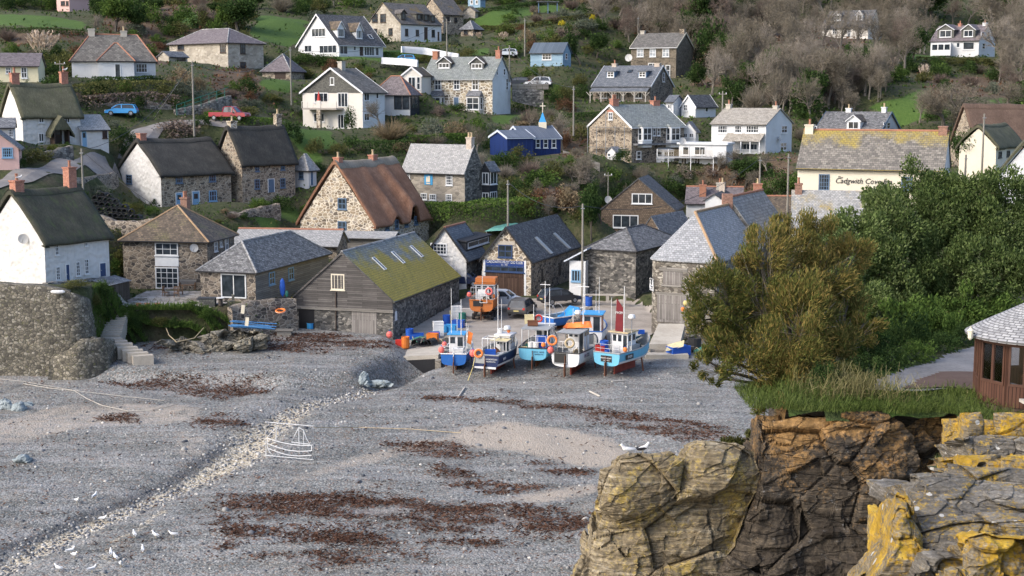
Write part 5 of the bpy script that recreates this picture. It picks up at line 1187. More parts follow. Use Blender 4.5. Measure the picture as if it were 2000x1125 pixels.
# ---- masonry walls along a line (px, Y, ytop, ybase)
def wall_line(name,label,pts,m,th=.7,cat='wall',batter=.12,wob=.12,group=None,cap=None):
 P=[]
 for (px,Y,yt,yb) in pts:a=at(px,yt,Y);P.append((a.x,a.y,a.z,at(px,yb,Y).z))
 Q=[]
 for a,b in zip(P,P[1:]):
  n=max(1,int(math.hypot(b[0]-a[0],b[1]-a[1])/.6))
  Q+=[tuple(a[k]*(1-i/n)+b[k]*i/n for k in range(4)) for i in range(n)]
 Q.append(P[-1]);fr=MB();rows=[];u=0
 for i,q in enumerate(Q):
  d=Vector((Q[min(i+1,len(Q)-1)][0]-Q[max(i-1,0)][0],Q[min(i+1,len(Q)-1)][1]-Q[max(i-1,0)][1],0)).normalized();nn=Vector((d.y,-d.x,0));H=q[2]-q[3]+.6;K=max(2,int(H/.6))
  if i:u+=math.hypot(q[0]-Q[i-1][0],q[1]-Q[i-1][1])
  row=[];zt=q[2]+wob*mnoise.noise(Vector((q[0],q[1],4)))
  for k in range(K+1):
   v=k/K;z=q[3]-.6+(zt-q[3]+.6)*v;p=Vector((q[0],q[1],z))+nn*(batter*(zt-z)+wob*1.2*mnoise.noise(Vector((q[0]*.9,q[1]*.9,z*.9))));row.append((p,(u,z)))
  b=Vector((q[0],q[1],zt))-nn*th;row.append((b,(u,zt+th)));row.append((Vector((b.x,b.y,q[3]-.6)),(u,zt+th+H)));rows.append(row)
 for a,b in zip(rows,rows[1:]):
  la,lb=len(a),len(b);n=max(la,lb)
  for k in range(n-1):
   i0=round(k*(la-1)/(n-1));i1=round((k+1)*(la-1)/(n-1));j0=round(k*(lb-1)/(n-1));j1=round((k+1)*(lb-1)/(n-1))
   pts_=[a[i0],b[j0]]+([b[j1]] if j1 != j0 else [])+([a[i1]] if i1 != i0 else [])
   if len(pts_)>=3:fr.face([x[0] for x in pts_],[x[1] for x in pts_],0,True)
 for row,s in ((rows[0],1),(rows[-1],-1)):
  pts_=[x[0] for x in row];fr.face(pts_ if s<0 else pts_[::-1])
 o=fr.build(name,M[m],weld=True);tag(o,label,cat,group);return kind(o,'thing')
wall_line('sea_wall','high rubble sea wall below the big white thatched cottage',[(-150,118.6,556,745),(0,118.6,556,735),(80,118.6,558,725),(120,118.6,566,715),(150,118.8,574,710),(168,119.6,580,700),(178,121.5,586,690),(184,124.5,596,680)],'stone_sea',1.2,batter=.12,wob=.07)
wall_line('footing_wall','low dark footing wall at the foot of the sea wall beside the steps',[(95,116.8,704,760),(150,116.2,672,745),(205,117.5,660,735),(222,120,662,720)],'stone_sea',1.6,wob=.12)
wall_line('parapet_wall','rubble parapet running back along the white cottage',[(92,121.5,553,590),(150,125,548,575),(215,130.5,541,560)],'stone_grey',.5)
wall_line('patio_wall','low paved edge wall under the flower pots',[(232,127.2,603,625),(300,127.6,607,625),(385,127.9,610,628)],'stone_block',.5,wob=.05)
wall_line('terrace_wall','rubble terrace wall below the sliding glass doors',[(452,127.2,600,650),(490,128.4,590,655),(540,130,585,655),(578,131.3,583,650)],'stone_dark',.8,wob=.25)
wall_line('lane_wall','long dark retaining wall below the steep lane',[(118,151.5,353,396),(190,159,342,401),(230,164.5,337,398)],'stone_dark',.6)
wall_line('garden_wall','rubble garden wall in front of the white ended thatched cottage',[(395,160,418,450),(470,161,414,450),(545,166,397,420)],'stone_dark',.6,wob=.2)
wall_line('pot_wall','rough wall under the heap of lobster pots',[(165,148,412,455),(230,146,432,460),(300,145,428,465)],'stone_dark',.7,wob=.3)
wall_line('cottage_wall','pale dry stone wall in front of the olive thatched cottage',[(-10,155.5,322,345),(60,157,303,330),(110,159,292,315),(142,161,284,303)],'stone_grey',.6,wob=.3)
wall_line('carpark_wall','stone retaining wall behind the parked blue hatchback',[(160,188,204,222),(215,190,200,222),(300,193,198,222),(345,195,206,226)],'stone_dark',.6,wob=.25)
wall_line('ramp_wall','sloping stone wall beside the green railing',[(343,193,214,230),(400,196,202,222),(452,200,186,210)],'stone_grey',.6)
wall_line('hill_wall','whitewashed retaining wall below the row of small dormers',[(785,262,90,96),(830,264,93,100),(895,262,105,110)],'white_render',.5,wob=.0)
wall_line('drive_wall','white garden wall beside the steep gabled white house',[(745,258,112,118),(790,256,114,121),(815,255,117,124)],'white_render',.4,wob=.0)
wall_line('parking_wall','stone wall under the hill parking place',[(1000,236,172,190),(1040,236,174,200),(1062,236,176,205)],'stone_grey',.5)
wall_line('slip_wall','rough stone wall between the slipway and the barn track',[(1140,137,600,622),(1120,133,615,645),(1108,130,630,660)],'stone_dark',.9,wob=.35)
wall_line('yard_wall','stone ledge by the barn doors under the tarpaulin',[(1270,125.2,684,702),(1310,125.5,683,700),(1350,126,684,700)],'stone_block',.9,wob=.15)
# ---- paved terrace with steps
zt=lambda x,y:tz(x,y)
patch('patio',[pz(236,608,127.5),pz(385,613,127.8),pz(440,600,129.5),pz(445,575,136),pz(300,560,138.5),pz(236,585,131)],'paving',.1,None,.5)
b=MB();a0=at(262,588,131.5);a1=at(386,592,131.5);b.obox(Vector((a0.x,131.3,a0.z-.3)),(a1.x-a0.x,0,0),(0,4.8,0),(0,0,.62));kind(b.build('terrace',M['paving']),'structure')
def steps():
 root=thing('stone_steps','worn stone steps from the beach up to the patio','steps',at(222,650,124))
 a,b_=at(231,606,126.8),at(216,652,122.8)
 for i in range(11):
  p=a.lerp(b_,i/10);m=MB();m.obox(p+Vector((-.95,-.25,-1.2)),(1.9,.1*random.uniform(-1,1),0),(0,.6,0),(0,0,1.2));m.build('step',M['stone_granite'],root,root.location)
 a,b_=at(222,660,121.8),at(282,694,118.6)
 for i in range(7):
  p=a.lerp(b_,i/6);m=MB();m.obox(p+Vector((-.8,-.6,-1.0)),(1.6,.5,random.uniform(-.04,.04)),(-.3,.7,0),(0,0,1.0));m.build('step',M['stone_granite'],root,root.location)
steps()
# ---- culvert deck over the stream
cu=thing('concrete_culvert','flat concrete slab bridging the dark culvert mouth beside the blue boat','culvert',onb(820,700));o=cu.location
m=MB();p=[at(776,697,123.8),at(856,693,123.4),at(890,668,129.5),at(800,672,130)];
d_=UP*.35
m.face(p);
for i in range(4):m.face([p[i],p[(i+1)%4],p[(i+1)%4]-d_,p[i]-d_][::-1])
m.build('slab',M['slip_pale'],cu,o)
m=MB();q=[Vector((x.x,x.y,x.z-.36)) for x in p];dd=UP*1.6;m.face([q[0],q[1],q[1]-dd,q[0]-dd]);m.build('mouth',M['black'],cu,o)  # black face paints the shade inside the culvert
for a in (q[0],q[1]):
 m=MB();m.obox(a+Vector((-.25,-.7,-1.7)),(.5,0,0),(0,.9,0),(0,0,1.68));m.build('side_wall',M['stone_block'],cu,o)
# concrete apron in front of the barn doors
ap=MB();p=[at(1268,672,125.6),at(1328,672,125.6),at(1338,632,130.4),at(1286,632,130.4)];ap.face(p)
for i in range(4):ap.face([p[i],p[(i+1)%4],p[(i+1)%4]-UP*.8,p[i]-UP*.8][::-1])
kind(ap.build('concrete_apron',M['slip_pale']),'structure')
ap=MB();a0=at(1262,693,123.6);a1=at(1345,693,123.6);ap.obox(a0-UP*.5,(a1-a0),(0,1.2,0),UP*.5);kind(ap.build('kerb',M['slip_pale']),'structure')
# ------------------------------------------------------------------ headland
pe=[(at(e[0],e[1],e[2]).x,at(e[0],e[1],e[2]).y) for e in [(1495,818,48.9),(1630,817,48.3),(1707,815,48.5),(1760,830,47.9),(1800,818,48.2),(1842,807,48.2),(1874,803,47.8),(1950,800,46.2),(2150,795,44.2)]]
PEX=[p[0] for p in pe];PEY=[p[1] for p in pe]
def zhead(x,y):
 z=13.5+.15*mnoise.noise(Vector((x*.5,y*.5,0)));ey=float(np.interp(x,PEX,PEY))
 if y>ey-.2:
  z-=.75*max(0,1-(y-ey+.2)/1.6)**1.5
  z-=max(0,min(1,(.179*y+.5-x)/.5))*15
  if y>76:z-=min(1,(y-76)/8)*13
  return z
 if y<41:
  z=15.9+(30-y)*.11 if y<32 else 15.7-(y-32)*.3
  return z-max(0,min(1,(.3*y-.1-x)/.5))*30
 return-9 if x<.335*y else 13.1
hx=np.arange(4,60,.4);hy=np.arange(15,90,.4);HX,HY=np.meshgrid(hx,hy);HZ=np.array([[zhead(x,y) for x in hx] for y in hy])
ny,nx=HX.shape;idx=np.arange(nx*ny).reshape(ny,nx)
F=np.stack([idx[:-1,:-1].ravel(),idx[:-1,1:].ravel(),idx[1:,1:].ravel(),idx[1:,:-1].ravel()],1)
M['head_turf']=m_hill();M['head_turf'].name='headland turf'
fz=HZ.ravel()[F];F=F[fz.min(1)>-3];fz=HZ.ravel()[F]
ho=kind(mesh_np('headland',np.stack([HX.ravel(),HY.ravel(),HZ.ravel()],1),F,[M['head_turf'],M['rock_cliff']],smooth=True,mi=(fz.max(1)-fz.min(1)>.6).astype(int)),'structure')
a_=ho.data.attributes.new('grass','FLOAT','POINT');a_.data.foreach_set('value',np.where(HY<41,.3,np.where(HY<56,.5,.1)).ravel().astype(np.float32));a_=ho.data.attributes.new('bracken','FLOAT','POINT')
def athead(px,py,z=13.5):return atz(px,py,z)
ph=lambda px,py:tuple(athead(px,py))[:2]
zh2=lambda x,y:max(zhead(x,y),13.3)
patch('gravel_path',[ph(1695,766),ph(1700,752),ph(1740,738),ph(1800,718),ph(1850,700),ph(1880,688),ph(1960,672),ph(2100,680),ph(2100,770),ph(1880,768),ph(1750,770)],'gravel',.12,zh2,.25)
patch('doormat_paving',[ph(1762,768),ph(1800,742),ph(1840,734),ph(1905,733),ph(1905,768)],'brown_pave',.16,zh2,.2)
# ------------------------------------------------------------------ vegetation
def unit(n):
 v=RNG.normal(size=(n,3));return v/np.linalg.norm(v,axis=1)[:,None]
def cards(C,L,Wd,A=None,flat=0.0):
 """diamond leaves: centre C, half length L along A, half width Wd"""
 n=len(C);A=unit(n) if A is None else A/np.maximum(np.linalg.norm(A,axis=1)[:,None],1e-9);B=np.cross(A,unit(n));B /= np.maximum(np.linalg.norm(B,axis=1)[:,None],1e-9)
 L=np.broadcast_to(np.asarray(L,float),(n,))[:,None];Wd=np.broadcast_to(np.asarray(Wd,float),(n,))[:,None]
 V=np.stack([C-A*L,C+B*Wd-A*L*.1,C+A*L,C-B*Wd-A*L*.1],1).reshape(-1,3)
 return V,np.arange(n*4).reshape(n,4)
def join(parts):
 Vs,Fs,o=[],[],0
 for V,F in parts:Vs.append(V);Fs.append(F+o);o+=len(V)
 return np.concatenate(Vs),np.concatenate(Fs)
def blob(nl,clumps,cr,leaf,hgt=1.3,flat=1.0,rad=1.0,up=0.3):
 """leafy mound: clumps over a dome of radius 1"""
 u=unit(clumps);u[:,2]=np.abs(u[:,2])*1.1-.1
 C0=u*(rad*RNG.uniform(.55,.92,clumps))[:,None];C0[:,2]=C0[:,2]*hgt+.28
 k=RNG.integers(0,clumps,nl);d=unit(nl)*(RNG.uniform(0,1,nl)**.45)[:,None]*(cr*RNG.uniform(.7,1.3,clumps)[k])[:,None]
 P=C0[k]+d;P[:,2]=np.maximum(P[:,2],.02)
 A=unit(nl)+(P-np.array([0,0,.3]))*.7+np.array([0,0,up]);s=leaf*RNG.uniform(.6,1.3,nl)
 return cards(P,s,s*.5,A)
def ribbons(P0,P1,w):
 n=len(P0);D=P1-P0;B=np.cross(D,unit(n));B /= np.maximum(np.linalg.norm(B,axis=1)[:,None],1e-9);w=np.broadcast_to(np.asarray(w,float),(n,))[:,None]
 V=np.stack([P0-B*w,P0+B*w,P1+B*w*.5,P1-B*w*.5],1).reshape(-1,3);return V,np.arange(n*4).reshape(n,4)
def grow(seed,levels=4,H=1.0,spread=.55,r0=.03,trunk=.35,nb=(4,4,4,5),lean=(0,0),droop=0.0):
 """winter tree skeleton of height 1: list of segments (p0, p1, r0, r1, level)"""
 R=random.Random(seed);segs=[]
 def rec(p,d,L,r,lv):
  n=3 if lv<2 else 2;q=p
  for i in range(n):
   d2=(d+Vector((R.gauss(0,.16),R.gauss(0,.16),R.gauss(0,.1)-droop*lv*.05))).normalized();q2=q+d2*(L/n);ra=r*(1-.35*i/n);rb=r*(1-.35*(i+1)/n)
   segs.append((q,q2,ra,rb,lv));q=q2;d=d2
   if lv<levels and (lv>0 or i>0):
    for _ in range(nb[min(lv,len(nb)-1)]//(1 if i==n-1 else 2)):
     a=R.uniform(0,2*math.pi);s=R.uniform(.4,1.0)*(spread+.12*lv)
     o=Vector((math.cos(a),math.sin(a),0));o=(o-d*o.dot(d));o=o.normalized() if o.length>.01 else Vector((1,0,0))
     rec(q,(d+o*s*1.6+Vector((0,0,.12))).normalized(),L*R.uniform(.5,.75),rb*.55,lv+1)
 rec(Vector((0,0,-.04)),Vector((lean[0],lean[1],1)).normalized(),trunk,r0,0)
 zm=max(s[1].z for s in segs);k=H/zm
 return [(a*k,b*k,c*k,d*k,l) for a,b,c,d,l in segs]
def tree_mesh(segs,thick=2,wmin=.0016):
 m=MB()
 for a,b,ra,rb,l in segs:
  if l<thick:m.tube([a,b],[ra,rb],5,cap=False)
 tw=[s for s in segs if s[4]>=thick]
 V,F=ribbons(np.array([tuple(s[0]) for s in tw]),np.array([tuple(s[1]) for s in tw]),np.array([max(wmin,s[2]*.8) for s in tw]));return m,V,F
HIDE=[]
def proto_tree(name,label,cat,segs,bark,crownm,extra=None,thick=2):
 r=thing(name,label,cat,(0,0,-200));m,V,F=tree_mesh(segs,thick);m.build('trunk',M[bark],r)
 if extra is not None:V,F=extra if thick>8 else join([(V,F),extra])
 mesh_np('crown',V,F,M[crownm],r);return r
BARE=[]
for i in range(5):
 sg=grow(40+i,4,1.0,.5+.04*(i%3),.03,.34,(4,5,5,4));BARE.append(sg)
def leaf_tree(seed,nl,leaf,cl,spread=.6):
 sg=grow(seed,2,.95,spread,.03,.4,(4,4,4));tips=np.array([tuple(s[1]) for s in sg if s[4]==2]);k=RNG.integers(0,len(tips),nl)
 P=tips[k]+unit(nl)*(RNG.uniform(0,1,nl)**.5)[:,None]*cl*np.array([1,1,.75]);P[:,2]=np.maximum(P[:,2],.14);s=leaf*RNG.uniform(.6,1.3,nl);return sg,cards(P,s,s*.5,unit(nl)+np.array([0,0,.3]))
# shared meshes
def mesh_only(o):
 me=o.data;bpy.data.objects.remove(o);return me
PRO={}
PRO['bush']=[mesh_only(mesh_np('leafy bush',*blob(1500,26,.42,.075),M['lf_dark'])) for _ in range(4)]
PRO['dense']=[mesh_only(mesh_np('dense bush',*blob(2000,40,.3,.06,1.0),M['lf_dark'])) for _ in range(3)]
def twigbush(n,curve=.3):
 a=RNG.uniform(0,2*np.pi,n);e=RNG.uniform(.1,1.0,n)**.6;d=np.stack([np.cos(a)*e,np.sin(a)*e,1.15-.55*e],1);d /= np.linalg.norm(d,axis=1)[:,None];L=RNG.uniform(.7,1.15,n)
 b=d*.1*RNG.uniform(0,1,(n,1));m=b+d*(L*.55)[:,None];m+=unit(n)*.08;t=m+(d+unit(n)*.4)*(L*.5)[:,None];t2=m+(d+unit(n)*.6)*(L*.4)[:,None]
 for x in (b,m,t,t2):x[:,2]=np.maximum(x[:,2],0)
 return join([ribbons(b,m,.011),ribbons(m,t,.008),ribbons(m,t2,.007)])
PRO['twig']=[mesh_only(mesh_np('bare bush',*twigbush(420),M['twig'])) for _ in range(3)]
def pampas():
 n=260;a=RNG.uniform(0,2*np.pi,n);e=RNG.uniform(.2,1,n);d=np.stack([np.cos(a)*e,np.sin(a)*e,.9-.3*e],1);b=d*.08;m=d*.55;t=m+np.stack([np.cos(a)*e*.4,np.sin(a)*e*.4,-.1*np.ones(n)],1)
 return join([ribbons(b,m,.012),ribbons(m,t,.01)])
def plumes():
 n=40;a=RNG.uniform(0,2*np.pi,n);e=RNG.uniform(.05,.55,n);d=np.stack([np.cos(a)*e,np.sin(a)*e,np.ones(n)],1);d /= np.linalg.norm(d,axis=1)[:,None];L=RNG.uniform(1.2,1.7,n)
 parts=[ribbons(d*.1,d*(L*.75)[:,None],.008)]
 for k in range(14):
  t=.68+.32*k/13;C=d*(L*t)[:,None]+unit(n)*.03;parts.append(cards(C,.09,.03,d+unit(n)*.4))
 return join(parts)
PRO['pampas']=[mesh_only(mesh_np('pampas leaves',*pampas(),M['lf_olive']))]
PLUME=mesh_only(mesh_np('pampas plumes',*plumes(),M['lf_pampas']))
BT=[]
for sg in BARE:
 m,V,F=tree_mesh(sg,3,.0021);t=m.build('trunk',M['bark_pale']);BT.append((mesh_only(t),mesh_only(mesh_np('crown',V,F,M['twig']))))
ET=[]
for i in range(3):
 sg,lv=leaf_tree(70+i,3600,.03,.17);m,V,F=tree_mesh(sg,2,.004);t=m.build('trunk',M['bark']);ET.append((mesh_only(t),mesh_only(mesh_np('crown',*join([(V,F),lv]),M['lf_dark']))))
# house outlines on the picture, so that a plant standing in front of one can be refused
HB=[]
for h in HOUSES.values():
 c=h.corners();pts=[proj(p) for p in c]+[proj(p+UP*h.hr*.95) for p in c];HB.append((min(p[0] for p in pts),min(p[1] for p in pts),max(p[0] for p in pts),max(p[1] for p in pts),h.P0.y,h))
def blocked(px,py,w,hh,Y,lim=.12):
 for (x0,y0,x1,y1,hy,h) in HB:
  if hy>Y-2:
   ox=min(px+w/2,x1)-max(px-w/2,x0);oy=min(py,y1)-max(py-hh,y0)
   if ox>0 and oy>0 and ox*oy>lim*w*hh:return True
 return False
LANDM=[(h.root['label'],h) for h in HOUSES.values()]
SHORT={'white_thatch_front':'big white thatched cottage','hip_stone':'square hipped stone house','red_thatch':'russet thatched house','white_end_thatch':'white ended thatched cottage','dark_thatch':'near black thatch','painting_house':'house with the blue ship painting','gig_club':'blue signed boathouse','brown_shingle':'brown tile hung house','inn':'cream inn','bay_stone':'scaffolded bay window house','white_porch_house':'buff roofed white house','chapel':'royal blue chapel','bluehouse':'pale blue boarded house','granite_bays':'speckled stone house','balcony_gable':'white balcony house','aframe':'steep gabled white house','barn_dormers':'row of small dormers','hip_hill':'purple slate hill house','bungalow':'white hipped bungalow','upper_thatch':'olive thatched cottage','ridge_house':'white house with grey dormers','tree_house':'white skyline house','dormer_roof_house':'flecked slate roof','granite_far':'brown stone house','verandah_house':'timber verandah','far_right_roof':'wide brown thatched roof','garage':'pyramid roofed garage','low_hip':'low hipped bungalow','white_low':'low white cottage','lichen_roof':'rusty lichened roof','long_stone':'blank rubble store'}
PLANTS=[]     # (object, px, py, base words)
def size_word(w):return 'big' if w>46 else ('small' if w<24 else 'middling')
DESC={'lf_dark':'dark green','lf_green':'leafy green','lf_olive':'olive','lf_yellow':'yellow green','lf_gold':'bright yellow','lf_brown':'rusty brown','lf_buff':'buff','lf_grey':'grey green','twig':'bare grey','twig_pale':'pale bare','twig_red':'purplish bare','lf_pampas':'plumed','lf_euo':'glossy green'}
def place(kind_,px,py,wpx,hpx,mat,nm=None,sink=.05,p=None):
 p=p or hit(px,py)
 if p is None:return None
 if 112<p.y<131 and px<480:p=Vector((p.x,p.y-.7,p.z+.1))
 s=p.y/FPX;w=wpx*s/2;hh=hpx*s
 rz=random.uniform(0,6.28)
 if kind_ in ('bush','dense','twig'):
  me=random.choice(PRO[kind_]);o=bpy.data.objects.new(nm or {'bush':'bush','dense':'bush','twig':'bare_bush'}[kind_],me);COL.objects.link(o);zs={'bush':1.75,'dense':1.45,'twig':1.45}[kind_]
  o.scale=(w/1.05,w/1.05,hh/zs);setmat(o,M[mat]);noun={'bush':'bush','dense':'rounded bush','twig':'twiggy bush'}[kind_];cat='bush'
 elif kind_=='pampas':
  o=thing(nm or 'pampas_grass','','pampas grass');a=bpy.data.objects.new('leaves',PRO['pampas'][0]);b=bpy.data.objects.new('plumes',PLUME)
  for c in (a,b):COL.objects.link(c);c.parent=o
  o.scale=(w/.8,w/.8,hh/1.65);noun='pampas grass clump';cat='pampas grass'
 else:
  tm,cm=random.choice(BT if kind_=='bare' else ET);o=thing(nm or ('bare_tree' if kind_=='bare' else 'evergreen_tree'),'','tree');a=bpy.data.objects.new('trunk',tm);b=bpy.data.objects.new('crown',cm)
  for c in (a,b):COL.objects.link(c);c.parent=o
  o.scale=(max(w/.5,hh*.6),max(w/.5,hh*.6),hh);setmat(b,M[mat]);noun='winter tree' if kind_=='bare' else 'evergreen tree';cat='tree'
 o.location=(p.x,p.y,p.z-sink*hh);o.rotation_euler=(0,0,rz)
 o['category']=cat;PLANTS.append((o,px,py-hpx/2,f"{size_word(wpx)} {DESC.get(mat, '')} {noun}",cat));return o
random.seed(11)
# plants one can point to: kind, base x, base y, width, height, leaves
for a in [('pampas',82,120,85,62,'lf_pampas'),('bush',130,150,80,62,'lf_olive'),('bush',105,158,60,40,'lf_dark'),('evergreen',225,62,85,72,'lf_green'),('evergreen',270,70,60,60,'lf_dark'),('bare',180,72,30,48,'twig_pale'),('evergreen',465,66,95,72,'lf_dark'),('evergreen',440,62,60,50,'lf_green'),
   ('dense',592,22,26,22,'lf_green'),('bush',620,42,40,26,'lf_grey'),('dense',628,17,18,12,'lf_buff'),('bush',350,172,60,50,'lf_buff'),('bush',385,118,45,36,'lf_dark'),('bush',425,122,28,20,'lf_grey'),('dense',478,213,34,26,'lf_grey'),('dense',530,200,50,20,'lf_olive'),('dense',498,208,30,16,'lf_grey'),('bush',535,226,20,12,'lf_grey'),('bush',598,236,28,40,'lf_dark'),
   ('dense',566,283,58,52,'lf_dark'),('dense',616,300,42,38,'lf_olive'),('dense',660,302,46,28,'lf_olive'),('twig',763,274,95,54,'lf_buff'),('bush',845,270,48,44,'lf_grey'),('bush',893,272,60,40,'lf_buff'),('bush',780,270,50,26,'lf_green'),('bush',855,226,34,22,'twig_red'),('bush',895,214,40,16,'lf_dark'),('bush',925,218,30,12,'lf_dark'),('bare',745,250,50,60,'twig'),
   ('bush',683,252,26,55,'lf_dark'),('bush',600,130,70,28,'lf_dark'),('dense',640,124,60,20,'lf_dark'),('bush',590,155,50,26,'lf_olive'),('dense',705,130,20,10,'lf_dark'),('bush',740,88,45,30,'lf_dark'),('dense',1019,248,38,16,'lf_buff'),('bush',1016,318,55,42,'lf_olive'),('bush',985,330,60,40,'lf_dark'),('bare',1100,295,70,85,'twig_pale'),('bare',1075,290,60,70,'twig'),('bush',1105,200,45,36,'lf_olive'),('bush',1085,205,30,30,'lf_dark'),
   ('dense',1097,50,17,12,'lf_gold'),('dense',1157,40,14,14,'lf_gold'),('bush',1140,60,60,26,'lf_grey'),('bush',1100,85,45,36,'twig_red'),('evergreen',1135,130,55,70,'lf_dark'),('evergreen',1165,115,50,50,'lf_dark'),('bush',1072,80,40,30,'lf_green'),('pampas',984,80,26,18,'lf_pampas'),('pampas',936,78,20,16,'lf_pampas'),('dense',1006,28,16,14,'lf_dark'),('dense',1045,26,24,18,'twig_red'),
   ('dense',250,415,30,24,'lf_yellow'),('dense',303,403,26,18,'lf_dark'),('dense',298,420,36,22,'lf_green'),('dense',268,418,34,28,'lf_olive'),('bush',262,450,30,18,'lf_yellow'),('dense',505,410,44,30,'lf_green'),('bush',550,412,60,34,'lf_dark'),('bush',232,530,26,46,'lf_olive'),('bush',226,560,26,30,'lf_dark'),('bush',345,272,90,40,'twig_red'),('dense',393,250,45,28,'lf_dark'),('dense',480,225,70,22,'lf_olive'),('bush',30,330,44,40,'lf_dark'),('bush',75,320,60,34,'lf_olive'),('dense',104,300,26,22,'lf_yellow'),('dense',132,288,20,10,'lf_dark'),('bush',238,286,55,40,'lf_dark'),('bush',220,250,40,18,'lf_grey'),('bush',250,310,45,26,'lf_dark'),('dense',195,385,50,20,'lf_grey'),
   ('bush',1060,365,80,44,'lf_green'),('bush',1030,400,60,40,'lf_olive'),('bush',1075,405,60,40,'twig_red'),('bush',1110,420,60,60,'lf_buff'),('evergreen',1155,470,50,100,'lf_dark'),('evergreen',1175,440,50,90,'lf_dark'),('bare',1165,390,70,80,'twig_pale'),('bare',1130,370,80,80,'twig'),('bush',1215,320,40,30,'lf_dark'),('evergreen',1455,372,70,60,'lf_dark'),('evergreen',1430,368,50,46,'lf_grey'),('bare',1400,350,60,45,'twig'),('bare',1440,330,50,40,'twig'),('bush',1380,345,50,24,'twig_red'),('bush',1330,350,50,30,'twig'),('bush',1480,340,50,30,'twig_red'),('bare',1500,340,40,50,'twig'),
   ('bare',1880,262,150,110,'twig'),('bare',1840,255,110,90,'twig'),('bare',1915,300,60,110,'twig_pale'),('evergreen',1880,350,30,100,'lf_dark'),('bare',1960,230,90,80,'twig'),('pampas',1745,150,30,40,'lf_pampas'),('pampas',1805,160,28,36,'lf_pampas'),('bush',1830,150,46,30,'lf_dark'),('bush',1760,112,46,22,'lf_dark'),('dense',1900,128,110,18,'lf_olive'),('bush',1730,160,60,30,'lf_green'),('evergreen',1975,300,30,40,'lf_dark'),('evergreen',1820,45,80,75,'lf_dark'),('evergreen',1750,30,90,60,'lf_dark'),('evergreen',1960,40,80,60,'lf_dark'),('bare',1890,45,60,62,'twig_pale'),('bare',1860,50,50,60,'twig_red'),
   ('bush',205,588,34,40,'lf_dark'),('bush',196,622,30,34,'lf_green'),('bush',190,600,26,30,'lf_olive'),('bush',210,645,26,26,'lf_dark'),('bush',252,632,30,22,'lf_green'),('bush',282,640,34,24,'lf_dark'),('bush',312,636,30,20,'lf_olive'),('bush',346,640,30,22,'lf_dark'),('bush',380,632,34,20,'lf_green'),('bush',404,622,30,22,'lf_green'),('bush',266,662,40,24,'lf_dark'),('bush',322,662,36,20,'lf_olive'),('bush',226,545,24,40,'lf_green'),('bush',150,560,60,16,'lf_olive'),('bush',1565,232,22,18,'lf_dark'),('bush',1580,236,22,20,'lf_green'),('bare',1600,100,70,110,'twig'),('bare',1640,118,70,115,'twig'),('bare',1672,112,60,100,'twig_pale'),('bare',1700,125,70,115,'twig'),('bare',1740,120,60,110,'twig'),('bare',1575,215,150,140,'twig'),('bare',1520,205,110,130,'twig'),('bare',1470,200,80,120,'twig_pale'),('bare',1440,160,80,120,'twig'),('bare',1640,215,100,120,'twig'),('bare',1400,130,80,120,'twig'),('bare',1350,60,70,70,'twig'),('bare',1300,50,70,60,'twig'),('bare',1250,40,70,50,'twig'),('bare',1550,80,80,90,'twig'),('bare',1500,70,70,80,'twig_red'),('bare',1450,60,80,75,'twig'),('bare',1400,50,70,65,'twig'),('bare',1700,60,70,75,'twig'),('bare',1980,110,90,110,'twig'),('bare',1965,160,90,100,'twig'),('bare',1690,190,60,120,'twig_pale'),('bare',1662,180,50,110,'twig_pale'),('dense',1435,865,80,40,'lf_olive')]:
 if a[1]==1435:continue
 place(*a)
# hedges: clipped bands of leaves along a line
def hedge(label,pts,hpx,wid,mat,name='hedge',group=None,dens=42):
 Q=[hit(*p) for p in pts];Q=[q for q in Q if q is not None];parts=[]
 o0=Q[0].copy()
 for a,b in zip(Q,Q[1:]):
  L=(b-a).length;hh=hpx*(a.y+b.y)/2/FPX;n=int(dens*L*(hh+wid));t=RNG.uniform(0,1,n);d=(b-a)/max(L,.01);s=Vector((d.y,-d.x,0));u=RNG.uniform(-1,1,n);v=RNG.uniform(0,1,n)**.7
  edge=RNG.uniform(0,1,n)<.65;u=np.where(edge & (RNG.uniform(0,1,n)<.5),np.sign(u)*(.82+.18*np.abs(u)),u);v=np.where(edge & (np.abs(u)<.8),.88+.14*RNG.uniform(0,1,n),v)
  P=np.array(a)[None]+t[:,None]*np.array(b-a)[None]+(u*wid/2)[:,None]*np.array(s)[None]
  lump=np.array([1+.13*mnoise.noise(Vector(p)*.5) for p in P]);P[:,2]+=v*hh*lump-.1;sz=RNG.uniform(.1,.2,n);parts.append(cards(P,sz,sz*.5))
 V,F=join(parts);o=mesh_np(name,V,F,M[mat],org=o0);o.location=o0;tag(o,label,'hedge',group);return o
hedge('long clipped dark hedge below the speckled stone house',[(680,298),(740,300),(800,296)],24,2.6,'lf_dark')
hedge('clipped hedge bank right of the speckled stone house\'s garden',[(795,284),(860,282),(916,280)],20,2.6,'lf_green')
hedge('thick green hedge below the house with the blue ship painting',[(838,434),(900,434),(970,430),(1045,424)],40,3.2,'lf_green')
hedge('dark field hedge under the top left field',[(-10,66),(80,66),(165,70)],12,2.0,'lf_dark')
hedge('hedge beside the steep gabled white house\'s lawn',[(742,110),(790,112),(842,116)],9,1.6,'lf_green')
hedge('garden hedge line above the pale blue boarded house',[(915,62),(980,60),(1040,54),(1100,42),(1155,36)],10,2.2,'lf_olive')
hedge('upper garden hedge at the top of the picture',[(930,30),(980,20),(1040,12),(1120,8)],9,2.0,'lf_dark')
hedge('hedge along the edge of the lane car park',[(415,232),(450,240),(500,246),(545,250)],16,2.4,'lf_green')
hedge('scrub bank hedge below the white bungalow',[(140,200),(200,190),(260,188),(330,186)],30,4.0,'lf_olive',dens=24)
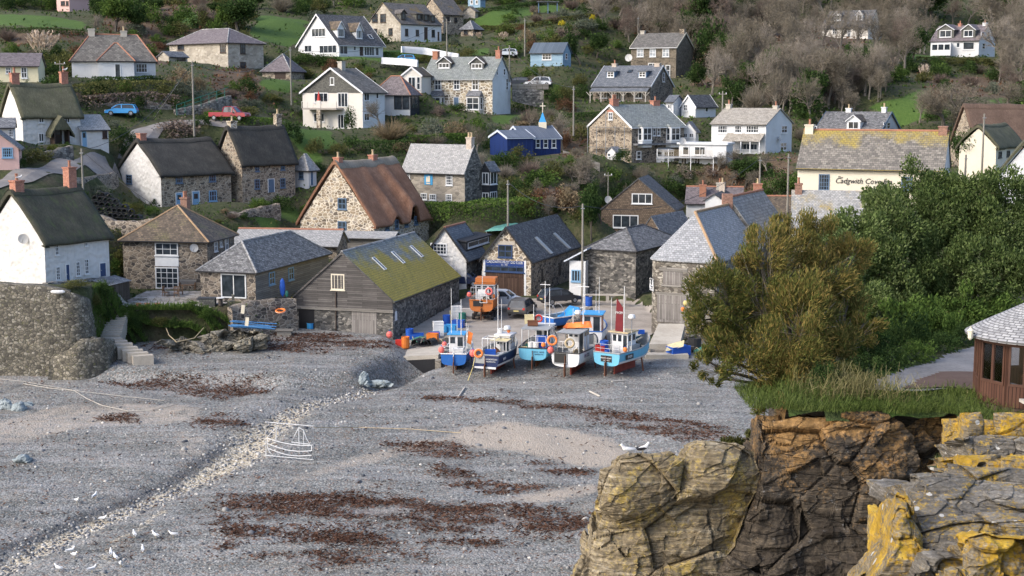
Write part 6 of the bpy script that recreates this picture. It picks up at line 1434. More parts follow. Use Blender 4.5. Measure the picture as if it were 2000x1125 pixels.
hedge('brown scrub bank behind the blue hatchback',[(160,214),(220,206),(300,206),(350,212)],24,3,'twig_red',dens=24)
hedge('low hedge under the bungalow terrace',[(180,163),(240,164),(310,163)],14,1.6,'lf_dark')
hedge('dark hedge behind the chapel',[(1110,236),(1160,232),(1220,228)],14,2.4,'lf_dark')
hedge('ivied bank hedge beside the hill parking place',[(1000,210),(1030,214),(1060,220)],18,2,'lf_green')
hedge('hedge under the grey dormered white house',[(1790,122),(1850,126),(1930,126)],12,2.4,'lf_olive')
# ---- wild fill over the slope
def fill(poly,n,kinds,wr,hr,lim=.12,minsep=.5):
 X0,X1=min(p[0] for p in poly),max(p[0] for p in poly);Y0,Y1=min(p[1] for p in poly),max(p[1] for p in poly);k=0;tries=0;done=[]
 while k<n and tries<n*14:
  tries+=1;px,py=random.uniform(X0,X1),random.uniform(Y0,Y1)
  if not in_poly(poly,np.array([px]),np.array([py]))[0]:continue
  kd,mat=random.choices([q[:2] for q in kinds],[q[2] for q in kinds])[0];w=random.uniform(*wr);hh=w*random.uniform(*hr)
  if kd=='bare':hh=w*random.uniform(1.0,1.5);
  if any(abs(px-a)<minsep*(w+c)/2 and abs(py-b)<minsep*.6*(w+c)/2 for a,b,c in done):continue
  p=hit(px,py)
  if p is None or p.y<133:continue
  if any(h.inside(p.x,p.y,1.2)<0 for h in HOUSES.values()):continue
  if bil(GA0,p.x,p.y)>.3 or dist_line(lane,np.array([p.x]),np.array([p.y]))[0]<5:continue
  if blocked(px,py,w,hh,p.y,lim):continue
  place(kd,px,py,w,hh,mat,p=p);done.append((px,py,w));k+=1
WOOD=[('bare','twig',6),('bare','twig_red',2),('bare','twig_pale',2.4),('evergreen','lf_dark',1.3),('bush','lf_dark',.8),('twig','twig',1)]
fill([(1130,-5),(1500,-8),(1725,2),(1815,40),(1820,100),(1720,205),(1560,235),(1480,225),(1370,200),(1355,120),(1225,90),(1180,60)],170,WOOD,(45,85),(.9,1.4),.1,.34)
fill([(1935,60),(2010,40),(2010,210),(1950,200)],16,WOOD,(50,90),(.9,1.4),.2,.3)
fill([(1480,150),(1700,150),(1760,210),(1600,250),(1480,230)],24,WOOD,(45,80),(.9,1.4),.1,.3)
SCR=[('bush','lf_dark',4),('bush','lf_green',4),('bush','lf_olive',3),('bush','lf_brown',1.4),('bush','lf_grey',1.2),('twig','twig',1.6),('twig','twig_red',1.6),('bush','lf_buff',.7)]
fill([(-5,-5),(640,-5),(720,10),(560,40),(480,70),(330,62),(165,36),(-5,26)],60,SCR+[('evergreen','lf_dark',2),('bare','twig',1)],(32,62),(.65,.95))
fill([(-5,70),(140,75),(330,60),(500,90),(510,215),(430,240),(330,210),(120,220),(60,150),(-5,110)],64,SCR+[('bush','lf_brown',4)],(26,50),(.55,.9))
fill([(560,100),(900,85),(1030,40),(1240,60),(1240,230),(1000,260),(820,300),(560,300)],70,SCR,(24,46),(.55,.9))
fill([(900,250),(1160,240),(1240,300),(1360,320),(1560,290),(1560,400),(1400,400),(1180,470),(1050,430),(960,420)],70,SCR+[('bare','twig',3),('bare','twig_pale',2),('twig','twig_pale',2)],(30,60),(.6,.95))
fill([(880,-5),(1240,-5),(1240,60),(1000,70),(900,70)],34,SCR,(24,44),(.5,.8))
fill([(1700,120),(1990,130),(1990,200),(1860,240),(1700,250)],30,SCR+[('bare','twig',2)],(28,54),(.6,.95))
fill([(160,270),(320,250),(640,300),(600,420),(480,440),(240,470),(160,420)],26,SCR,(18,34),(.5,.8),.08)
fill([(1560,250),(2000,250),(2000,420),(1560,420)],16,SCR+[('bare','twig',2)],(30,50),(.6,.9),.1)
# ---- ragged ground cover between the bushes
def undergrowth():
 C,sz,mi=[],[],[]
 for k in range(30000):
  px=random.uniform(-30,2030);py=random.uniform(-10,640) if k%5 else random.uniform(540,690);p=hit(px,py)
  if p is None:continue
  if p.y<133 and not (-31<p.x<-12 or p.x>14):continue
  if bil(GA0,p.x,p.y)>.35 and random.random()<.93:continue
  if-11<p.x<16 and p.y<172:continue
  if dist_line(lane,np.array([p.x]),np.array([p.y]))[0]<3.4:continue
  if any(h.inside(p.x,p.y,.35)<0 for h in HOUSES.values()):continue
  if-29.5<p.x<-24.5 and 126.8<p.y<138:continue
  if-35<p.x<-24.0 and 127.3<p.y<139:continue
  s=p.y/FPX;br=bil(BA,p.x,p.y);n=mnoise.noise(Vector((p.x*.09,p.y*.09,9)))
  m=1 if random.random()<br*.9 else (2 if n>.25 and random.random()<.6 else (3 if n<-.2 and random.random()<.6 else 0))
  for _ in range(3):
   C.append((p.x+random.gauss(0,2.2*s*2),p.y+random.gauss(0,1),p.z+random.uniform(0,5)*s));sz.append(random.uniform(1.6,4.2)*s);mi.append(m)
 V,F=cards(np.array(C),np.array(sz),np.array(sz)*.55,unit(len(C))+np.array([0,0,.4]));o=mesh_np('undergrowth',V,F,[M['lf_dark'],M['lf_brown'],M['lf_olive'],M['lf_green']],mi=mi);kind(o,'stuff');o['label']='low scrub and bramble covering the slope between the houses'
undergrowth()
# ---- seaweed drifts lying on the pebbles
def seaweed():
 C=[]
 for ki,pl in enumerate(WEED_W):
  X0,X1=min(p[0] for p in pl),max(p[0] for p in pl);Y0,Y1=min(p[1] for p in pl),max(p[1] for p in pl);n=int((X1-X0)*(Y1-Y0)*(85 if ki<len(WEED_W)-1 else 34));x=RNG.uniform(X0,X1,n);y=RNG.uniform(Y0,Y1,n);ins=in_poly(pl,x,y)
  for a,b in zip(x[ins],y[ins]):
   t=mnoise.noise(Vector((a*.22+b*.12,b*.9-a*.07,3)))+.6*mnoise.noise(Vector((a*.9,b*2.2,8)))
   if t>RNG.uniform(-.2,.22):C.append((a,b))
 for _ in range(6000):   # stray wisps
  px,py=random.uniform(0,1200),random.uniform(690,1120);p=atb(px,py)
  if mnoise.noise(Vector((p.x*.2,p.y*.6,6)))>.12:C.append((p.x,p.y))
 C=[(a+random.gauss(0,.3),b+random.gauss(0,.2)) for a,b in C];C3=np.array([(a,b,bz(a,b)+random.uniform(.03,.12)) for a,b in C]);n=len(C3);yaw=RNG.normal(0,.8,n);A=np.stack([np.cos(yaw),np.sin(yaw),RNG.normal(0,.35,n)],1)
 V,F=cards(C3,RNG.uniform(.07,.22,n),RNG.uniform(.018,.05,n),A);o=mesh_np('seaweed',V,F,M['weed']);kind(o,'stuff');o['label']='brown seaweed drifts on the pebbles'
seaweed()
# ---- cobbles: the larger stones standing proud of the shingle
def cobbles():
 ico=[Vector(v) for v in ((0,0,1),(.9,0,.3),(.28,.85,.3),(-.72,.53,.3),(-.72,-.53,.3),(.28,-.85,.3),(.7,.5,-.5),(-.3,.8,-.5),(-.8,0,-.5),(-.3,-.8,-.5),(.7,-.5,-.5))]
 fc=[(0,1,2),(0,2,3),(0,3,4),(0,4,5),(0,5,1),(1,6,2),(2,7,3),(3,8,4),(4,9,5),(5,10,1),(2,6,7),(3,7,8),(4,8,9),(5,9,10),(1,10,6)]
 iv=np.array([tuple(v) for v in ico]);Vs,Fs,n=[],[],0
 for k in range(3600):
  px,py=random.uniform(-20,1560),random.uniform(690,1130)
  p=atb(px,py);s=random.uniform(.05,.13)*(1.0 if random.random()<.96 else 2.2)
  if k%5<3:
   t=random.random()*(len(stream)-1);i=int(t);a,b=stream[i],stream[i+1];f=t-i;p=Vector((a[0]+(b[0]-a[0])*f+random.gauss(0,sw[i]*.8),a[1]+(b[1]-a[1])*f+random.gauss(0,sw[i]*.8),0));s=random.uniform(.05,.13)
  yaw=random.uniform(0,6.28);R=np.array([[math.cos(yaw),-math.sin(yaw),0],[math.sin(yaw),math.cos(yaw),0],[0,0,1]])
  v=(iv*np.array([random.uniform(.9,1.5),random.uniform(.7,1.1),random.uniform(.45,.8)])*s) @ R.T+np.array([p.x,p.y,bz(p.x,p.y)+s*.2]);Vs.append(v);Fs.append(np.array(fc)+n);n+=len(v)
 o=mesh_np('cobbles',np.concatenate(Vs),np.concatenate(Fs),M['cobble'],smooth=True);kind(o,'stuff');o['label']='larger loose stones on the pebble beach'
t=NT('loose cobbles');g=t.new('NewGeometry');t.col(t.ramp(g.outputs['Random Per Island'],[(.1,(.07,.075,.085)),(.45,(.17,.175,.185)),(.7,(.27,.265,.25)),(.97,(.5,.48,.44))]),.8);M['cobble']=t.m
cobbles()
# ---- tamarisk and the evergreen clump on the headland
def near_tree(name,label,base,clus,mat,nl,leafL,leafW,twigm='bark',upd=.6,spread=None):
 r=thing(name,label,'tree',base);o=np.array(base);tr=MB();parts=[];MI=[]
 hub=[Vector(base)+Vector((0,0,1.2))]
 for cl_ in clus:
  (px,py,Y,rp)=cl_[:4]
  c=at(px,py,Y);rad=rp*Y/FPX;b0=Vector(base)+Vector((random.uniform(-.25,.25),random.uniform(-.25,.25),random.uniform(0,.4)));mid=b0.lerp(c,.5)+Vector((random.uniform(-.4,.4),random.uniform(-.3,.3),random.uniform(-.2,.5)))
  pts=[b0.lerp(mid,t/4)+Vector((random.gauss(0,.06),random.gauss(0,.06),random.gauss(0,.06))) for t in range(4)]+[mid.lerp(c,t/4)+Vector((random.gauss(0,.08),random.gauss(0,.08),random.gauss(0,.08))) for t in range(5)]
  tr.tube(pts,[.11*(1-i/11) for i in range(9)],6,cap=False)
  n=int(nl*(rad/1.1)**2);k=max(6,int(13*rad/1.1));sub=np.array(c)+unit(k)*(RNG.uniform(.35,1.0,k)[:,None])*rad;j=RNG.integers(0,k,n)
  P=sub[j]+unit(n)*(RNG.uniform(0,1,n)**.5)[:,None]*rad*.38
  A=(P-np.array(c))/rad*.8+unit(n)*.6+np.array([0,0,upd]);s=RNG.uniform(.6,1.3,n)
  parts.append(cards(P,leafL*s,leafW*s,A))
  m=int(26*rad);q=sub[RNG.integers(0,k,m)];parts.append(ribbons(np.repeat(np.array(pts[6])[None],m,0)+unit(m)*.15,q+unit(m)*rad*.4,.012));MI.append(np.full(n,(cl_[4] if len(cl_)>4 else 0)) if not isinstance(mat,tuple) else np.where(RNG.uniform(0,1,n)<(cl_[4] if len(cl_)>4 else .35),1,0));MI.append(np.full(m,len(mat)-1 if isinstance(mat,tuple) else 0))
 tr.build('trunk',M[twigm],r,base);V,F=join(parts);mi=np.concatenate(MI);mesh_np('crown',V,F,[M[x] for x in (mat if isinstance(mat,tuple) else (mat,))],r,org=base,mi=mi);return r
TB=at(1552,795,53.0)
near_tree('tamarisk','spreading olive and rust coloured tamarisk leaning over the beach',TB,
 [(1400,560,53,60,0.75),(1372,618,52.5,46,0.75),(1440,625,53,70,0.75),(1500,505,54,62,0.12),(1560,475,55,56,0.12),(1470,560,53.5,74,0.75),(1600,540,55,72,0.12),(1655,600,55,66,0.35),(1560,610,52.5,86,0.35),(1480,690,52,74,0.35),(1405,690,52,56,0.75),(1368,705,52,30,0.75),(1400,738,52,22,0.75),(1560,690,51.8,78,0.35),(1640,675,53,60,0.35),(1545,752,51.5,60,0.3),(1500,778,51.5,40,0.75),(1625,735,52.5,46,0.3),(1690,640,54,40,0.35),(1465,470,54.5,26,0.12),(1520,440,55.5,22,0.12),(1610,470,56,56,0.12),(1660,500,56.5,50,0.12),(1440,520,54,40,0.12)],('lf_tam','lf_tamg','twig'),3600,.105,.018,upd=.5)
EV=[('tall glossy evergreen nearest the inn, left end of the clump',(1690,640,66),[(1655,455,66,52),(1715,412,67,52),(1670,470,65,70),(1740,440,66,70),(1720,520,65,74),(1650,545,64,50),(1700,590,63,56),(1612,480,66,50),(1605,580,65,52),(1655,640,63,54)]),
  ('broad glossy evergreen in front of the inn lettering',(1800,650,68),[(1735,384,69,50),(1795,366,69,54),(1850,372,69,58),(1800,430,68,78),(1870,440,68,72),(1780,510,66,72),(1850,520,66,70),(1815,580,65,60),(1765,590,64,56),(1850,600,65,50)]),
  ('glossy evergreen above the gazebo path',(1920,640,67),[(1910,378,68,56),(1965,388,68,56),(1930,450,67,76),(1990,470,67,76),(1900,520,65,62),(1960,540,65,66),(2010,540,65,60),(1905,590,65,54),(1965,610,64.5,54)]),
  ('evergreen cut off by the right edge behind the gazebo',(2070,650,68),[(2030,400,69,60),(2080,430,68,90),(2060,520,67,90),(2110,590,66,70)]),
  ('low dark shrubby evergreen beside the gravel path',(1760,715,61),[(1700,650,61,52),(1760,640,61,58),(1820,640,61,52),(1740,695,60,44),(1800,690,60.5,40),(1690,710,59,40),(1860,640,62.5,42)]),
  ('dark shrubs closing the gap behind the tamarisk',(1640,760,57),[(1600,690,58,50),(1650,720,57,46),(1610,745,56,36),(1680,745,56.5,30),(1560,640,59,50),(1640,650,60,50)]),
  ('dark shrub under the evergreens left of the gazebo roof',(1900,680,62),[(1880,600,63,46),(1930,620,63.5,50),(1980,610,64,50),(1860,665,62,30)])]
for i,(lb,b,cl) in enumerate(EV):near_tree('evergreen_tree',lb,at(*b),cl,'lf_euo' if i<4 else 'lf_green',2700 if i<4 else 2400,.078,.04,upd=.4)
PLB=at(1440,872,62);
near_tree('shrub','olive shrub in the gap behind the yellow lichened rocks',at(1450,880,57),[(1420,868,56.5,22),(1450,855,56.5,24),(1475,862,56,18),(1405,878,57,14)],'lf_olive',3500,.09,.02)
for (px,py,w,hh,mt) in ((1690,738,90,60,'lf_dark'),(1740,722,90,60,'lf_dark'),(1790,708,90,60,'lf_green'),(1840,692,80,60,'lf_dark'),(1650,752,70,60,'lf_olive'),(1890,676,70,60,'lf_dark'),(1610,760,70,70,'lf_dark'),(1700,700,100,80,'lf_dark'),(1770,680,100,90,'lf_dark'),(1830,668,90,80,'lf_green')):
 o=place('dense',px,py,w,hh,mt,p=atz(px,py,13.5));o['hl']=1
# ---- grass on the headland edge and among the near rocks
def grass_tufts(name,label,n,fn,mat,h0,h1,w=.012):
 P=[]
 while len(P)<n:
  p=fn()
  if p is not None:P.append(p)
 P=np.array(P);h=RNG.uniform(h0,h1,n);d=unit(n)*.45+np.array([.1,0,1.0]);d[:,2]=np.abs(d[:,2]);m=P+d*(h*.6)[:,None];t=m+(d+unit(n)*.7-np.array([0,0,.35]))*(h*.45)[:,None]
 V,F=join([ribbons(P,m,w),ribbons(m,t,w*.8)]);o=mesh_np(name,V,F,M[mat]);kind(o,'stuff');o['label']=label;return o
PEXa,PEYa=PEX,PEY
def edge_pt():
 x=random.uniform(8.2,24);ey=float(np.interp(x,PEX,PEY));y=ey+random.uniform(-.35,3.2)*(1 if x<12.5 else .9);p=Vector((x,y,zhead(x,y)))
 if y>ey+.6 and in_poly([ph(1695,766),ph(1700,752),ph(1740,738),ph(1800,718),ph(1850,700),ph(1880,688),ph(1960,672),ph(2100,680),ph(2100,770),ph(1880,768),ph(1750,770)],np.array([x]),np.array([y]))[0]:return None
 return (p.x,p.y,max(p.z,13.2)-.05)
grass_tufts('grass','lush green grass along the cliff top',17000,edge_pt,'grass',.12,.42)
def dry_pt():
 x=random.gauss(12.0,.9);y=float(np.interp(x,PEX,PEY))+random.uniform(.6,2.6);return (x,y,zhead(x,y)-.05)
grass_tufts('dry_grass','taller straw coloured grass beside the tamarisk',1500,dry_pt,'grass_dry',.3,.75)
def bank_pt():
 px,py=random.uniform(186,490),random.uniform(560,672);p=hit(px,py)
 if p is None or p.y>128.8:return None
 return (p.x,p.y-random.uniform(.3,1.0),p.z-.05)
grass_tufts('bank_grass','rough grass on the bank below the patio',11000,bank_pt,'lf_green',.15,.5,.035)
def near_pt():
 x=random.uniform(5.2,14);y=random.uniform(16.5,38)
 if x<.3*y+.1:return None
 return (x,y,zhead(x,y)-.03)
grass_tufts('rock_grass','rough grass between the lichened rocks',7000,near_pt,'grass',.06,.22,.006)
grass_tufts('rock_dry_grass','withered grass between the lichened rocks',5000,near_pt,'grass_dry',.05,.2,.006)
# ------------------------------------------------------------------ near rocks
def rock(label,poly,Y,depth,mat,tilt=.004,amp=1.0,bulge=.25,name='rock',nr=44,sc=1.0,N=260,knd=None,nd=9,led=.5,drop=.3):
 cx=sum(p[0] for p in poly)/len(poly);cy=sum(p[1] for p in poly)/len(poly);ymx=max(p[1] for p in poly)
 per=[];L=sum(math.hypot(poly[i][0]-poly[i-1][0],poly[i][1]-poly[i-1][1]) for i in range(len(poly)))
 for i in range(len(poly)):
  a,b=poly[i],poly[(i+1)%len(poly)];k=max(1,round(N*math.hypot(b[0]-a[0],b[1]-a[1])/L));per+=[(a[0]+(b[0]-a[0])*j/k,a[1]+(b[1]-a[1])*j/k) for j in range(k)]
 rings=[]
 for k in range(nr+1):
  s2=(k/nr)**.8;rings.append([at(cx+(x-cx)*s2,cy+(y-cy)*s2,Y+tilt*(ymx-(cy+(y-cy)*s2))-bulge*(1-s2**3)) for x,y in per])
 base=rings[-1];c=sum(base,Vector())/len(base)
 for k in range(1,nd):t=k/nd;rings.append([p.lerp(Vector((c.x,p.y,c.z)),.12*t*t)+Vector((0,depth*t,-drop*depth*t)) for p in base])
 rings.append([Vector((c.x,c.y+depth,c.z-drop*depth)) for p in base]);out=[];cs,sn=math.cos(.32),math.sin(.32)
 for k,r in enumerate(rings):
  row=[]
  for i,p in enumerate(r):
   q=p*sc;g=Vector((q.x*cs+q.z*sn,q.y,-q.x*sn+q.z*cs));c1,e1=cellnoise(Vector((g.x*.9,g.y*.9,g.z*1.3)));c2,e2=cellnoise(Vector((g.x*2.4,g.y*2.4,g.z*4.5))+Vector((3,5,7)))
   lay=mnoise.cell(Vector((3.3,1.7,math.floor(g.z*3.1+.5*mnoise.noise(g*.8)))))-.5
   d=.26*(c1-.5)+.06*(c2-.5)-.06*max(0,1-e1/.07)+led*.14*lay+.12*mnoise.noise(q*.9)+.035*mnoise.noise(q*6)+.02*mnoise.noise(q*15)
   dirv=(p-Vector((c.x,c.y+depth*.5,c.z)));dirv=(dirv*.4/max(.1,dirv.length)+Vector((0,-.75 if k<=nr else .0,.15))).normalized();row.append(p+dirv*d*amp)
  out.append(row)
 R,Cn=len(out),len(out[0]);V=np.array([tuple(p) for r in out for p in r]);F=[]
 for i in range(R-1):
  for j in range(Cn):j2=(j+1)%Cn;F.append((i*Cn+j,i*Cn+j2,(i+1)*Cn+j2,(i+1)*Cn+j))
 o0=c;o=mesh_np(name,V,np.array(F),M[mat],org=o0);o.location=o0
 if knd:return kind(o,knd)
 tag(o,label,'rock');return o
def crag(poly,Y,depth,mat,tilt=.006,amp=2.2,sc=.42,**k):return rock('',poly,Y,depth,mat,tilt,amp,.5,'cliff',70,sc,420,'structure',30,.45)
crag([(1490,1550),(1487,850),(1491,812),(1520,816),(1560,806),(1600,810),(1650,804),(1707,803),(1755,814),(1790,850),(1800,900),(1790,960),(1750,1050),(1735,1550)],44.6,7,'rock_cliff',.005)
crag([(1700,1550),(1735,1000),(1760,900),(1765,835),(1800,814),(1842,806),(1880,800),(1960,790),(2100,785),(2150,900),(2150,1550)],48.0,5,'rock_cliff',.0012)
crag([(1100,1550),(1128,1130),(1150,1070),(1158,990),(1200,985),(1290,960),(1400,925),(1470,905),(1492,940),(1470,1030),(1420,1100),(1400,1550)],44.0,7.5,'rock_green',.006)
crag([(1380,1550),(1400,1120),(1450,1030),(1488,940),(1500,880),(1540,900),(1580,960),(1570,1550)],43.8,6,'rock_cliff',.006)
crag([(1166,1000),(1163,960),(1168,918),(1190,912),(1206,890),(1228,883),(1270,886),(1312,880),(1338,898),(1330,960),(1280,1010),(1210,1030)],46.8,5,'rock_green',.006,1.6)
crag([(1320,990),(1332,900),(1352,869),(1372,858),(1400,862),(1434,868),(1474,884),(1490,930),(1460,990),(1390,1010)],47.3,5,'rock_green',.006,1.6)
rock('big flat grey rock with white lichen spots at the lower right',[(1776,925),(1810,922),(1870,926),(1920,938),(2020,945),(2060,960),(2060,1090),(1960,1080),(1900,1085),(1850,1070),(1820,1075),(1800,1030),(1788,1000),(1780,960)],19.5,3.2,'rock_near',.012,.9,.15)
rock('tall narrow orange lichened rock beside the dark gully',[(1758,958),(1782,962),(1790,1010),(1812,1050),(1820,1150),(1700,1150),(1735,1080),(1742,1020)],19.2,2.2,'rock_orange',.004,.9,.3)
rock('broken grey and orange rock cut off by the bottom edge',[(1800,1078),(1850,1072),(1890,1090),(1900,1150),(1790,1150)],18.6,1.6,'rock_near',.004,1.1,.2)
rock('rough lichened boulder at the bottom right corner',[(1892,1052),(1925,1038),(1960,1048),(2010,1046),(2060,1060),(2060,1160),(1890,1160),(1884,1090)],17.8,1.8,'rock_orange',.004,1.3,.3)
rock('small orange boulder under the bottom right corner',[(1850,1115),(1890,1108),(1910,1150),(1850,1150)],17.2,1.0,'rock_orange',.004,.9,.15)
rock('low orange lichened ledge above the big flat grey rock',[(1870,888),(1915,890),(1950,888),(1958,920),(1930,926),(1880,916)],24.5,2.0,'rock_orange',.006,.6,.12)
rock('orange and white lichened rock at the right edge',[(1960,892),(2000,888),(2060,890),(2060,945),(1985,938),(1962,922)],23.5,2.0,'rock_orange',.006,.7,.2)
rock('upright square orange rock with a grey patch',[(1878,806),(1918,804),(1929,820),(1926,848),(1905,860),(1880,868)],29,1.6,'rock_orange',.002,.5,.12)
rock('wide orange rock with white lichen at the upper right',[(1942,806),(1975,805),(2020,808),(2060,815),(2060,866),(1975,862),(1944,850)],29,2.0,'rock_orange',.002,.6,.15)
rock('small round orange rock in the turf',[(1958,868),(1972,866),(1972,880),(1958,881)],27,.5,'rock_orange',.002,.3,.08)
rock('mottled rock slab filling the lower right beside the tall orange one',[(1800,1040),(1850,1010),(1920,1000),(2060,1005),(2060,1160),(1790,1160)],18.9,2.5,'rock_near',.008,1.0,.2)
rock('lichened rock between the ledge and the big grey rock',[(1850,905),(1900,912),(1990,915),(2060,925),(2060,975),(1860,950)],22.5,2.2,'rock_near',.008,.8,.15)
rock('earthy rock under the square orange one',[(1880,855),(1945,850),(2060,858),(2060,900),(1900,900)],26.5,2.5,'rock_near',.008,.8,.15)
for (lb,poly,Y,dp) in (('pale bedded rock in the bank below the terrace wall',[(372,658),(400,648),(440,640),(470,640),(480,660),(440,690),(400,688)],122.5,4),('grey bedded rock at the bank\'s right end',[(455,640),(490,645),(525,655),(520,680),(480,690),(450,685)],122.2,4),('low shelving rock at the foot of the stone steps',[(300,668),(350,650),(385,668),(400,690),(340,692)],121.5,3)):
 rock(lb,poly,Y,dp,'rock_bank',.02,4.0,.4,sc=.45)
for (lb,px,py,w,hh) in (('pale blue grey boulder lowest on the left of the beach',41,898,30,14),('pale boulder at the left edge above the sand',8,800,36,26),('pale boulder beside the one at the left edge',32,802,34,18),('flat pale stone left of the sand patch',54,792,26,10),('white boulder at the foot of the sea wall',97,722,20,10),('leaning slab beside the stream mouth',712,748,24,26),('grey slab in the stream below the culvert',740,752,60,12)):
 rock(lb,[(px-w/2,py),(px-w*.42,py-hh*.7),(px-w*.1,py-hh),(px+w*.3,py-hh*.8),(px+w/2,py-hh*.2),(px+w*.4,py+4),(px-w*.4,py+4)],onb(px,py).y-.3,w*onb(px,py).y/FPX*.7,'boulder',.01,1.2,.2,'boulder',6,.6)
# ------------------------------------------------------------------ gazebo
def gazebo():
 c=Vector((2012-1000,0,0));Y=48.4;c=Vector(((2010-1000)/FPX*49.6,Y,13.5));g=thing('gazebo','round brown summerhouse with conical slate roof at the right edge','summerhouse',c);n=10;R=1.9;a0=math.radians(8);P=lambda k,r,z:Vector((r*math.cos(a0+2*math.pi*k/n),r*math.sin(a0+2*math.pi*k/n),z))
 m=MB();m.lathe([(0,-.3),(2.0,-.3),(2.0,.04),(0,.04)],n=20,sm=False);m.build('floor_slab',M['dark_wood'],g)
 for k in range(n):
  p=MB();q=P(k,R,0);p.obox(q-Vector((.06,.06,0)),(.12,0,0),(0,.12,0),(0,0,2.3));p.build('post',M['gaz_wood'],g)
  a,b=P(k,R,0),P(k+1,R,0);d=(b-a);L=d.length;d.normalize();nn=Vector((d.y,-d.x,0))
  w=MB();w.obox(a+UP*.05,d*L,nn*.05,UP*.72);w.build('panel',M['boards_gaz'],g)
  f=MB()
  for (u0,u1,v0,v1) in ((.06,L-.06,.77,.86),(.06,L-.06,2.12,2.25),(L/2-.05,L/2+.05,.86,2.12),(.06,.13,.86,2.12),(L-.13,L-.06,.86,2.12)):f.obox(a+d*u0+UP*v0,d*(u1-u0),nn*.07,UP*(v1-v0))
  wo=f.build('window',M['gaz_wood'],g);pn=MB();pn.obox(a+d*.1+UP*.84+nn*.02,d*(L-.2),nn*.012,UP*1.3);pn.build('pane',M['clear_glass'],wo)
 r=MB();pr=[(2.28,2.26),(2.3,2.33),(1.9,2.56),(1.4,2.83),(.9,3.09),(.4,3.36),(.1,3.52)]
 for (r0,z0),(r1,z1) in zip(pr,pr[1:]):
  for k in range(40):
   t0,t1=2*math.pi*k/40,2*math.pi*(k+1)/40;s0=sum(math.hypot(a[0]-b[0],a[1]-b[1]) for a,b in zip(pr,pr[1:]) if a[0]>r0-1e-6 and 0);V0,V1=(2.3-r0)*1.13,(2.3-r1)*1.13
   r.face([Vector((r0*math.cos(t0),r0*math.sin(t0),z0)),Vector((r0*math.cos(t1),r0*math.sin(t1),z0)),Vector((r1*math.cos(t1),r1*math.sin(t1),z1)),Vector((r1*math.cos(t0),r1*math.sin(t0),z1))],[(t0*1.6,V0),(t1*1.6,V0),(t1*1.6,V1),(t0*1.6,V1)])
 ro=r.build('roof',M['slate_gaz'],g)
 s=MB();s.lathe([(2.28,2.26),(1.8,2.2),(0,2.2)],n=24);s.lathe([(2.0,2.12),(2.02,2.25)],n=20);s.build('fascia',M['gaz_wood'],g)
 f=MB();f.lathe([(.16,3.48),(.1,3.56),(.13,3.62),(.15,3.7),(.1,3.8),(0,3.86)],n=10);f.build('finial',M['granite'] if 'granite' in M else M['stone_granite'],ro)
 lt=thing('wall_lantern','small pale lantern on the summerhouse corner under the eaves','lantern',at(1895,664,47.8));m=MB();m.lathe([(.03,0),(.08,.06),(.1,.3),(.12,.32),(.02,.42),(.03,.46)],n=8);m.build('lantern_body',M['cream_paint'],lt);m=MB();m.obox((0,-.03,.2),(.14,0,0),(0,.05,0),(0,0,.05));m.build('bracket',M['black'],lt)
 be=thing('bench','pale stone plank bench in front of the summerhouse','bench',Vector((c.x-.75,c.y-2.35,13.5)),.05);m=MB();m.box(-.45,2.2,-.2,.2,.42,.52);m.build('seat',M['bench_pale'],be)
 for x in (-.1,1.6):m=MB();m.box(x-.15,x+.2,-.16,.16,-.2,.42);m.build('leg',M['bench_pale'],be)
 for (x,y,rz,lb) in ((-.75,.3,.5,'grey cushioned chair inside the summerhouse'),(.2,.2,-.3,'slatted wooden chair inside the summerhouse')):chair((c.x+x,c.y+y,13.55),rz,lb,'pole_wood' if x>0 else 'grey_metal')
def chair(loc,rz,label,mat,group=None):
 t=thing('chair',label,'chair',loc,rz,group);m=MB();m.box(-.25,.25,-.25,.25,.4,.46);m.build('seat',M[mat],t);m=MB()
 m.box(-.25,-.2,.2,.25,.46,1.0);m.box(.2,.25,.2,.25,.46,1.0);m.box(-.25,.25,.2,.25,.92,1.02);m.box(-.25,.25,.21,.24,.6,.68)
 for i in range(4):x=-.15+.1*i;m.box(x-.02,x+.02,.21,.24,.5,.95)
 m.build('backrest',M[mat],t)
 for x in (-.22,.22):
  for y in (-.22,.22):m=MB();m.box(x-.025,x+.025,y-.025,y+.025,0,.4);m.build('leg',M[mat],t)
 return t
gazebo()
# ------------------------------------------------------------------ boats
HULLC={}
def pc(key,c,rough=.4,var=.18):
 if key not in M:M[key]=m_hull(key.replace('_',' '),c) if key.startswith('hull_') else m_plain(key.replace('_',' '),c,rough,var)
 return M[key]
pc('hull_blue',(.02,.12,.4));pc('hull_navy',(.016,.028,.085));pc('hull_sky',(.14,.42,.58));pc('hull_white',(.68,.68,.68));pc('hull_orange',(.5,.16,.04));pc('antifoul',(.28,.06,.04),.8,.35);pc('deck_grey',(.3,.31,.31),.8,.25)
pc('buoy_pink',(.75,.16,.13));pc('buoy_orange',(.8,.22,.05));pc('plastic_blue',(.02,.09,.4));pc('plastic_sky',(.05,.3,.62));pc('plastic_red',(.5,.04,.03));pc('plastic_white',(.68,.68,.66));pc('plastic_green',(.03,.16,.12));pc('tarp_teal',(.16,.4,.33),.7);pc('sail_red',(.16,.02,.025),.8);pc('tin_yellow',(.6,.5,.2));pc('plastic_cream',(.6,.52,.3));pc('rope_tan',(.45,.36,.22),.9);pc('rust',(.16,.07,.04),.9,.4);pc('wet_black',(.03,.03,.03));pc('plastic_orange',(.6,.17,.03))
